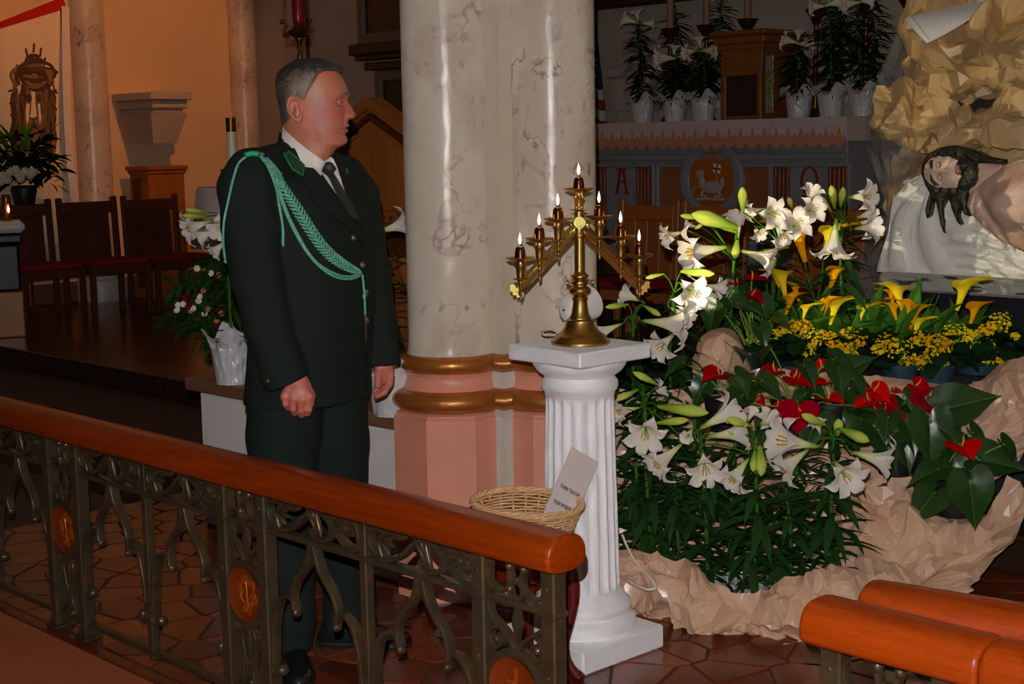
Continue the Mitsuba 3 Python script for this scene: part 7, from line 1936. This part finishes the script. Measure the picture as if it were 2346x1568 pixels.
# altar lilies
m_, A0, A1, zt = ALT
for i, (px, py) in enumerate(((1472, 284), (1547, 276), (1612, 272), (1830, 260), (1904, 250), (1976, 252))):
    dd_ = (AB + .22 - CAM @ N) / (ray(px, py) @ N)
    b = CAM + ray(px, py) * dd_; b[2] = zt + .006
    topx = (1462, 1540, 1604, 1826, 1896, 1966)[i]; topy = (50, 130, 112, 96, 10, 0)[i]
    tp = P(topx, topy, dd_ + .05)
    r_ = np.random.default_rng(200 + i)
    fl_ = [(topx + r_.uniform(-15, 15), topy + 4, topx + s_ * r_.uniform(30, 42), topy + r_.uniform(-8, 14), dd_, r_.uniform(-.02, .08)) for s_ in (-1, 1)] + [(topx + 2, topy + 5, topx + r_.uniform(-6, 8), topy - 26, dd_ + .05, 0.02)]
    where = ['leftmost on the high altar', 'second from the left on the high altar', 'just left of the tabernacle', 'just right of the tabernacle', 'second right of the tabernacle', 'at the right end of the high altar'][i]
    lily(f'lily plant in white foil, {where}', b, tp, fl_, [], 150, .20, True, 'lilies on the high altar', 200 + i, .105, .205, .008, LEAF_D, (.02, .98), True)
for i, (px, tx, ty) in enumerate(((1560, 1545, 10), (1640, 1655, -10), (1930, 1905, -40), (2005, 1990, -40))):
    dd_ = (AB + .98 - CAM @ N) / (ray(px, 250) @ N)
    b = CAM + ray(px, 250) * dd_; b[2] = zt + .125
    where = ['second row left', 'behind the left of the tabernacle', 'behind the right pots', 'rightmost behind'][i]
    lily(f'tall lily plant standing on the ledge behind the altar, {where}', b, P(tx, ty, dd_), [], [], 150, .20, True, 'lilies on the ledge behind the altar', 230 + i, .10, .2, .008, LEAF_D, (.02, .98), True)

# ---- anthuriums
def heart(n=26):
    t = np.linspace(0, 2 * np.pi, n, endpoint=False)
    x = 16 * np.sin(t) ** 3; y = 13 * np.cos(t) - 5 * np.cos(2 * t) - 2 * np.cos(3 * t) - np.cos(4 * t)
    return np.stack([x / 17, (y - 5) / 17], 1)
def heart_leaf(bsdf, droop=.5, cup=.25, sx=.42, sy=.62):
    """Heart-shaped blade in the xy plane, tip towards -y, stalk joint at the origin."""
    h = heart(32) * [sx, sy]
    rings = [h * s + np.array([0, 0]) * (1 - s) for s in (1, .72, .42, .16)]
    pts = np.vstack(rings + [np.zeros((1, 2))])
    z = -droop * (pts[:, 1] ** 2) * np.sign(-pts[:, 1] + .0) * .6 + cup * np.abs(pts[:, 0]) ** 1.4
    z += .03 * np.sin(pts[:, 0] * 16 + pts[:, 1] * 9) * np.abs(pts[:, 0]) - .03 * np.exp(-(pts[:, 0] / .05) ** 2)
    k = 32; F = []
    for r in range(3):
        for i in range(k):
            j = (i + 1) % k
            F += [(r * k + i, r * k + j, (r + 1) * k + j), (r * k + i, (r + 1) * k + j, (r + 1) * k + i)]
    for i in range(k):
        F.append((3 * k + i, 3 * k + (i + 1) % k, 4 * k))
    return mikit.ply(trimesh.Trimesh(np.c_[pts, z], np.array(F), process=False), bsdf, smooth=True, uv=pts)
HL = [heart_leaf('leaf_anthurium', .6, .2, .38), heart_leaf('leaf_anthurium', 1.0, .35, .36), heart_leaf('leaf_anthurium', .2, .5, .36)]
SP = {n: [heart_leaf(b, .12, .18, .5, .5), heart_leaf(b, .3, .3, .5, .5)] for n, b in (('r', 'spathe_red'), ('b', 'spathe_bright'), ('c', 'spathe_crimson'))}
SDX = mikit.ply(tube(np.array([(0, 0, 0), (0, -.08, .22), (0, -.05, .46)]), np.array([.035, .045, .04, .015]), 8, 14), 'spadix', smooth=True)
def blade(o, tipdir, nrm, size):
    """Frame for a heart leaf: -y towards tipdir, z along nrm."""
    y = -np.asarray(tipdir, float); y /= np.linalg.norm(y)
    z = np.asarray(nrm, float); z -= y * (z @ y); z /= np.linalg.norm(z)
    x = np.cross(y, z)
    return frame(o, x * size, y * size, z * size)
def anthurium(label, base, spathes, leaves, seed, auto=10, pot='pot_black', span=.2, height=.26):
    k = thing('anthurium', label, 'plant', 'red anthuriums')
    r = np.random.default_rng(seed)
    base = np.asarray(base, float)
    put(k + '__pot', lathe([(0, 0), (.055, 0), (.075, .12), (.078, .12), (.078, .13), (.068, .13), (.066, .115), (0, .115)], 28), pot, 40, upright(base))
    top = base + Z * .12
    for x, y, dep, sz, c, tip, nm, var in spathes:
        o = P(x, y, dep)
        if nm[2] > .4: nm = (nm[0] * .5, nm[1] * .55, nm[2])
        put(k + '__spathe', SP[c][var], None, m=blade(o, tip, nm, sz))
        put(k + '__spadix', SDX, None, m=blade(o + np.asarray(nm) / np.linalg.norm(nm) * .002, tip, nm, sz * .62))
        put(k + '__stalk', tube(np.array([top + r.normal(0, .018, 3) * [1, 1, 0], (top + o) / 2 + r.normal(0, .012, 3), o]), .0028, 6, 12), 'stem_pale', True)
    for x, y, dep, sz, tip, nm, var in leaves:
        o = P(x, y, dep)
        put(k + '__leaf', HL[var], None, m=blade(o, tip, nm, sz))
        put(k + '__stalk', tube(np.array([top, (top + o) / 2 + r.normal(0, .015, 3), o]), .003, 6, 12), 'stem_pale', True)
    for i in range(auto):
        a = i * 2.399 + r.uniform(-.4, .4)
        e_ = np.array([math.cos(a), math.sin(a), 0])
        o = top + e_ * span * r.uniform(.3, .8) + Z * height * r.uniform(.15, .7)
        put(k + '__leaf', HL[int(r.integers(0, 3))], None, m=blade(o, e_ + Z * r.uniform(-1.1, -.2), e_ * .7 + Z + np.array([0, -.5, 0]), r.uniform(.10, .15)))
        put(k + '__stalk', tube(np.array([top, (top + o) / 2 + Z * .02, o]), .003, 6, 10), 'stem_pale', True)
dn, up1 = np.array([0, 0, -1.]), np.array([0, -.25, 1.])
fw = np.array([0, -1., .25])
anthurium('red anthurium left of the kalanchoes, low broad red flower', P(1660, 985, 4.98), [(1648, 858, 4.9, .13, 'r', (-.8, -.5, -.1), (0, -.45, 1), 1), (1780, 932, 4.88, .09, 'b', (.8, -.4, 0), (0, -.3, 1), 0), (1742, 912, 4.9, .07, 'b', (.3, -.2, -1), (-1, -.3, .1), 0), (1665, 905, 4.95, .06, 'b', (-.6, -.4, -.3), (0, -.2, 1), 0)], [(1690, 862, 4.98, .12, (.7, -.2, -.6), (.2, -.7, .7), 0), (1615, 880, 5.0, .13, (-.5, -.3, -.8), (-.2, -.9, .5), 1), (1700, 885, 5.0, .13, (.9, 0, .1), (0, -.5, 1), 2)], 301, 7)
anthurium('red anthurium in the middle with a crimson heart hanging face-on', P(1815, 1000, 4.98), [(1775, 850, 5.0, .12, 'r', (-.9, -.3, -.1), (0, -.35, 1), 0), (1818, 865, 4.95, .13, 'r', (.7, -.5, -.3), (0, -.5, .9), 0), (1880, 845, 5.0, .13, 'b', (.9, -.3, .25), (0, -.4, 1), 1), (1830, 935, 4.8, .15, 'c', (-.08, -.1, -1), (0, -1, .15), 0)], [(1745, 872, 5.03, .13, (-.8, 0, -.4), (0, -.8, .6), 1), (1850, 875, 5.0, .14, (.8, -.2, -.5), (.1, -.7, .7), 0), (1935, 852, 5.05, .17, (.95, 0, .5), (0, -.7, .8), 2), (1700, 905, 4.9, .15, (-.7, -.3, -.3), (0, -.6, .9), 0), (1760, 960, 4.86, .14, (-.3, -.4, -.8), (0, -.9, .5), 1)], 302, 7)
anthurium('red anthurium right of the crimson heart, flowers stacked up', P(1900, 1005, 4.96), [(1895, 876, 4.92, .09, 'b', (-.7, -.5, .0), (0, -.25, 1), 0), (1898, 914, 4.86, .125, 'b', (.5, -.8, .0), (0, -.35, 1), 1)], [(1870, 960, 4.85, .18, (-.4, -.5, -.8), (0, -.9, .5), 0), (1960, 930, 4.9, .19, (.9, -.1, -.2), (0, -.6, .8), 2), (1935, 970, 4.88, .17, (.5, -.3, -.8), (.2, -.9, .5), 1)], 303, 6)
anthurium('red anthurium in a black pot, tall bunch of dark and bright red flowers', P(2050, 1085, 4.92), [(2002, 893, 4.9, .13, 'b', (.6, -.5, -.5), (.2, -.6, .8), 0), (1992, 918, 4.86, .11, 'b', (-.9, -.2, -.3), (0, -.4, 1), 0), (2028, 925, 4.9, .10, 'c', (.5, -.4, -.3), (0, -.8, .5), 0), (2030, 945, 4.86, .09, 'c', (-.6, -.4, -.2), (0, -.6, .8), 1), (2047, 895, 4.93, .055, 'b', (.6, -.3, 0), (0, -.3, 1), 0), (2052, 955, 4.84, .075, 'b', (.3, -.9, 0), (0, -.3, 1), 0)], [(1985, 930, 4.95, .16, (-.4, -.2, -.9), (-.2, -.9, .4), 0), (2010, 985, 4.85, .19, (.4, -.5, -.6), (0, -.7, .8), 1), (2075, 920, 4.93, .17, (.5, -.2, -.7), (.1, -.8, .6), 2), (2065, 1000, 4.86, .17, (.2, -.5, -.9), (0, -.9, .4), 0)], 304, 9)
anthurium('red anthurium beside the big pointed leaf, dark red overlapping flowers', P(2130, 1120, 4.9), [(2098, 884, 4.95, .12, 'r', (.7, -.4, -.5), (-.1, -.5, .9), 0), (2120, 912, 4.9, .15, 'c', (.4, -.5, -.6), (.1, -.7, .8), 0), (2155, 925, 4.9, .14, 'c', (.8, -.2, -.4), (0, -.6, .8), 1)], [(2170, 935, 4.86, .24, (.9, -.1, .25), (0, -.9, .5), 2), (2130, 965, 4.8, .22, (.05, -.3, -1), (.05, -1, .35), 0), (2070, 980, 4.84, .17, (-.8, -.2, -.4), (0, -.7, .7), 1), (2170, 1010, 4.84, .18, (.6, -.3, -.8), (.2, -.9, .4), 1)], 305, 7)
anthurium('anthurium at the lower right with one bright red flower and big green hearts', P(2185, 1180, 4.82), [(2204, 1022, 4.76, .14, 'b', (.1, -.85, -.2), (0, -.55, .85), 1)], [(2245, 1052, 4.78, .22, (.9, -.2, -.15), (.1, -.8, .7), 2), (2222, 1105, 4.68, .22, (.15, -.2, -1), (-.1, -1, .3), 0), (2150, 1075, 4.76, .16, (-.9, -.3, -.2), (0, -.5, .9), 0), (2185, 1070, 4.8, .16, (.3, -.3, -.9), (0, -.9, .4), 1), (2140, 1130, 4.74, .19, (-.6, -.3, -.6), (0, -.8, .6), 2)], 306, 4)
anthurium('dark red anthurium among the yellow callas at the left', P(1715, 880, 5.3), [(1722, 642, 5.22, .12, 'c', (.9, -.3, .1), (0, -.2, 1), 1), (1722, 676, 5.2, .10, 'c', (.8, -.4, -.5), (0, -.4, .9), 0), (1690, 650, 5.3, .08, 'r', (-.8, -.3, 0), (0, -.3, 1), 0)], [(1680, 665, 5.3, .14, (-.5, -.2, -.8), (-.2, -.9, .5), 0), (1690, 695, 5.2, .12, (.8, -.3, -.3), (0, -.6, .8), 2), (1640, 700, 5.2, .17, (-.4, -.1, -1), (-.6, -.8, .3), 1), (1745, 690, 5.25, .12, (.3, -.2, -.9), (.3, -.9, .3), 0)], 307, 5, 'pot_black', .12, .2)

# ---- calla lilies
def spathe(bsdf, seed):
    a = np.linspace(-math.pi * 1.1, math.pi * 1.1, 31)
    back = (1 + np.cos(a)) / 2                     # 1 on the side of the tip
    g = []
    for t in np.linspace(0, 1, 13):
        f = np.clip((t - .55) / .45, 0, 1)
        z = t * (.66 + .30 * back ** 1.3) - .12 * f ** 2 * (1 - back)
        rr = .045 + .13 * t ** 1.3 + f ** 2 * (.13 + .16 * back ** 4)
        x = rr * np.cos(a) + .12 * f ** 2 * back ** 6 + .06 * t
        y = rr * np.sin(a) * (1 - .35 * f * back ** 3)
        g.append(np.stack([x, y, z + .05 * f * np.sin(3 * a + seed) - .10 * f ** 3 * back ** 8], 1))
    return mikit.ply(gridmesh(np.array(g).transpose(1, 0, 2)), bsdf, smooth=True)
CAL = [spathe('calla_yellow', 1), spathe('calla_orange', 2)]
CLEAF = [mikit.ply(leaf_mesh(1.0, .30, b, .16, 7, .8, .1), 'leaf_calla', smooth=True) for b in (.25, .6, 1.0)]
def calla(label, base, fl, nleaf, seed, span, h):
    k = thing('calla_lily', label, 'plant', 'yellow calla lilies')
    r = np.random.default_rng(seed)
    base = np.asarray(base, float)
    put(k + '__pot', lathe([(0, 0), (.055, 0), (.07, .11), (.073, .12), (.064, .12), (0, .11)], 24), 'pot_black', 40, upright(base))
    top = base + Z * .11
    for x, y, dep, sz, c, yaw in fl:
        o = P(x, y, dep)
        m = upright(o, yaw) @ frame((0, 0, 0), np.array([math.cos(.25), 0, -math.sin(.25)]), np.array([0, 1., 0]), np.array([math.sin(.25), 0, math.cos(.25)]))
        m[:3, :3] *= sz
        put(k + '__spathe', CAL[c], None, m=m)
        put(k + '__stalk', tube(np.array([top + r.normal(0, .02, 3) * [1, 1, 0], (top + o) / 2 + r.normal(0, .01, 3), o - Z * .02, o + Z * .01]), np.array([.004, .004, .0055, .004]), 6, 14), 'stem_green', True)
    for i in range(nleaf):
        a = r.uniform(0, 6.28)
        e_ = np.array([math.cos(a), math.sin(a), 0])
        o = top + e_ * r.uniform(.0, span) + Z * r.uniform(-.3, h * .2)
        o[2] = max(o[2], top[2] - .02)
        m = xform(o, a + r.normal(0, .8), r.uniform(.75, 1.5), r.uniform(-.8, .8), h * r.uniform(.55, .95))
        put(k + '__leaf', CLEAF[int(r.integers(0, 3))], None, m=m)
calla('yellow calla lily plant under the white lilies at the left of the callas', P(1770, 830, 5.5), [(1775, 635, 5.45, .14, 0, 200), (1755, 620, 5.5, .12, 0, 20), (1800, 682, 5.4, .16, 0, 215), (1800, 722, 5.38, .12, 1, -20), (1785, 660, 5.42, .10, 1, 190), (1838, 735, 5.38, .09, 0, 0)], 30, 401, .15, .22)
calla('tall yellow calla lily plant with two big trumpets in front of the lily stems', P(1870, 830, 5.55), [(1845, 600, 5.5, .22, 1, 190), (1886, 590, 5.48, .18, 0, 10), (1900, 670, 5.5, .14, 1, 20), (1830, 690, 5.5, .11, 1, 180), (1880, 735, 5.42, .13, 1, -15), (1902, 745, 5.4, .14, 0, 20)], 34, 402, .18, .22)
calla('yellow calla lily plant in the middle under the slab end', P(1975, 830, 5.55), [(1968, 740, 5.45, .10, 0, 10), (1990, 735, 5.5, .08, 0, 0)], 38, 403, .2, .23)
calla('yellow calla lily plant below the stone slab with a cluster of orange trumpets', P(2080, 830, 5.55), [(2068, 715, 5.46, .16, 0, 195), (2055, 735, 5.44, .10, 1, 180), (2085, 755, 5.42, .13, 1, 10), (2048, 700, 5.5, .09, 1, 170), (2092, 775, 5.40, .11, 0, 0), (2088, 735, 5.42, .12, 1, 175)], 38, 404, .2, .23)
calla('yellow calla lily plant at the right against the black drape', P(2195, 830, 5.55), [(2192, 712, 5.46, .17, 0, 8), (2222, 748, 5.46, .13, 1, 15)], 18, 405, .12, .18)

# ---- kalanchoes
def floret():
    ms = []
    for i in range(4):
        a = math.pi / 2 * i
        ms.append(mv(trimesh.Trimesh(np.array([(0, 0, 0), (.004, .0032, .0012), (.0085, 0, .0004), (.004, -.0032, .0012)]), np.array([(0, 1, 2), (0, 2, 3)][::1]), process=False), xform((0, 0, 0), a, .15)))
    return cat(ms)
_fl0 = floret()
_bd0 = ball(.0026, (0, 0, 0), (1, 1, 1.4), 0)
def dome(o, r, n, seed, key):
    rg = np.random.default_rng(seed)
    fs, bs, st = [], [], []
    for i in range(n):
        a = i * 2.399; q = math.sqrt((i + .5) / n)
        p = o + np.array([q * r * math.cos(a), -r * .6 * math.sqrt(max(0, 1 - q * q)) + .2 * r * rg.normal(), q * r * .72 * math.sin(a) + .1 * r * (1 - q)]) + rg.normal(0, r * .07, 3)
        nn = np.array([math.cos(a) * q * .9, -.75, .75 + math.sin(a) * q * .8]) + rg.normal(0, .22, 3)
        if rg.random() < .78:
            fs.append(mv(_fl0, aim(p, nn, rg.uniform(0, 2), rg.uniform(.85, 1.25))))
        else:
            bs.append(mv(_bd0, aim(p, nn)))
        if i % 4 == 0:
            st.append(tube(np.array([o - Z * r * 1.1, (o - Z * r * .5 + p) / 2, p]), .0011, 4))
    h = put(key + '__flower_head', cat(fs), 'kalanchoe_yellow' if rg.random() < .6 else 'kalanchoe_orange', False, kind='stuff')
    if bs: put(h + '__buds', cat(bs), 'stem_pale', True, kind='stuff')
    put(h + '__stalks', cat(st), 'stem_pale', True, kind='stuff')
KLEAF = []
for b in (.4, .9):
    t = np.linspace(0, 2 * np.pi, 28, endpoint=False)
    h_ = np.stack([.42 + .5 * np.cos(t) * (1 + .03 * np.cos(9 * t)), .36 * np.sin(t) * (1 + .05 * np.cos(9 * t))], 1)
    pts = np.vstack([h_, h_ * .6 + [.17, 0], [[.42, 0]]])
    z = -b * .5 * pts[:, 0] ** 2 + .35 * np.abs(pts[:, 1]) ** 1.3
    F = [(i, (i + 1) % 28, 28 + (i + 1) % 28) for i in range(28)] + [(i, 28 + (i + 1) % 28, 28 + i) for i in range(28)] + [(28 + i, 28 + (i + 1) % 28, 56) for i in range(28)]
    KLEAF.append(mikit.ply(trimesh.Trimesh(np.c_[pts, z], np.array(F), process=False), 'leaf_kalanchoe', smooth=True))
def kalanchoe(label, base, heads, seed, nleaf=22, pot='pot_teal'):
    k = thing('kalanchoe', label, 'plant', 'yellow kalanchoes')
    r = np.random.default_rng(seed)
    base = np.asarray(base, float)
    put(k + '__pot', lathe([(0, 0), (.05, 0), (.066, .10), (.07, .105), (.07, .118), (.062, .118), (0, .105)], 24), pot, 40, upright(base))
    top = base + Z * .11
    for x, y, rad in heads:
        o = P(x, y, 5.33 + r.uniform(-.05, .05))
        dome(o, rad * 5.33 / FPX * .82, int(14 + rad * 1.1), seed * 7 + x, k)
    for i in range(nleaf):
        a = i * 2.399 + r.uniform(-.3, .3)
        e_ = np.array([math.cos(a), math.sin(a), 0])
        o = top + e_ * r.uniform(.02, .10) + Z * r.uniform(0, .13)
        put(k + '__leaf', KLEAF[i % 2], None, m=xform(o, a, r.uniform(-.25, .5), r.uniform(-.4, .4), r.uniform(.07, .115)))
for i, (bx, hd) in enumerate(((1745, [(1738, 778, 40), (1728, 808, 26), (1738, 835, 24)]), (1830, [(1812, 758, 42), (1782, 770, 26), (1848, 800, 26), (1868, 772, 34), (1838, 745, 24)]), (1945, [(1950, 775, 44), (1915, 800, 24), (1943, 810, 24), (1898, 775, 22)]),
        (2060, [(2062, 800, 46), (2028, 782, 26), (2084, 836, 34), (2012, 800, 20)]), (2145, [(2142, 790, 42), (2110, 776, 26), (2118, 822, 26), (2160, 836, 16)]), (2235, [(2250, 790, 34), (2262, 812, 34), (2228, 770, 26), (2292, 828, 15), (2190, 765, 44), (2165, 778, 26)]), (2300, [(2290, 738, 34), (2262, 752, 24), (2325, 770, 12)]))):
    kalanchoe(['yellow kalanchoe at the left end of the row, by the paper bag', 'yellow kalanchoe second from the left, under the left callas', 'yellow kalanchoe third from the left, under the middle callas', 'orange yellow kalanchoe in the middle, just right of a gap', 'yellow kalanchoe fifth from the left', 'yellow kalanchoe near the right end, above the big anthurium leaf', 'dark leafed kalanchoe at the right edge with few flowers'][i], P(bx, 905, 5.36), hd, 500 + i)
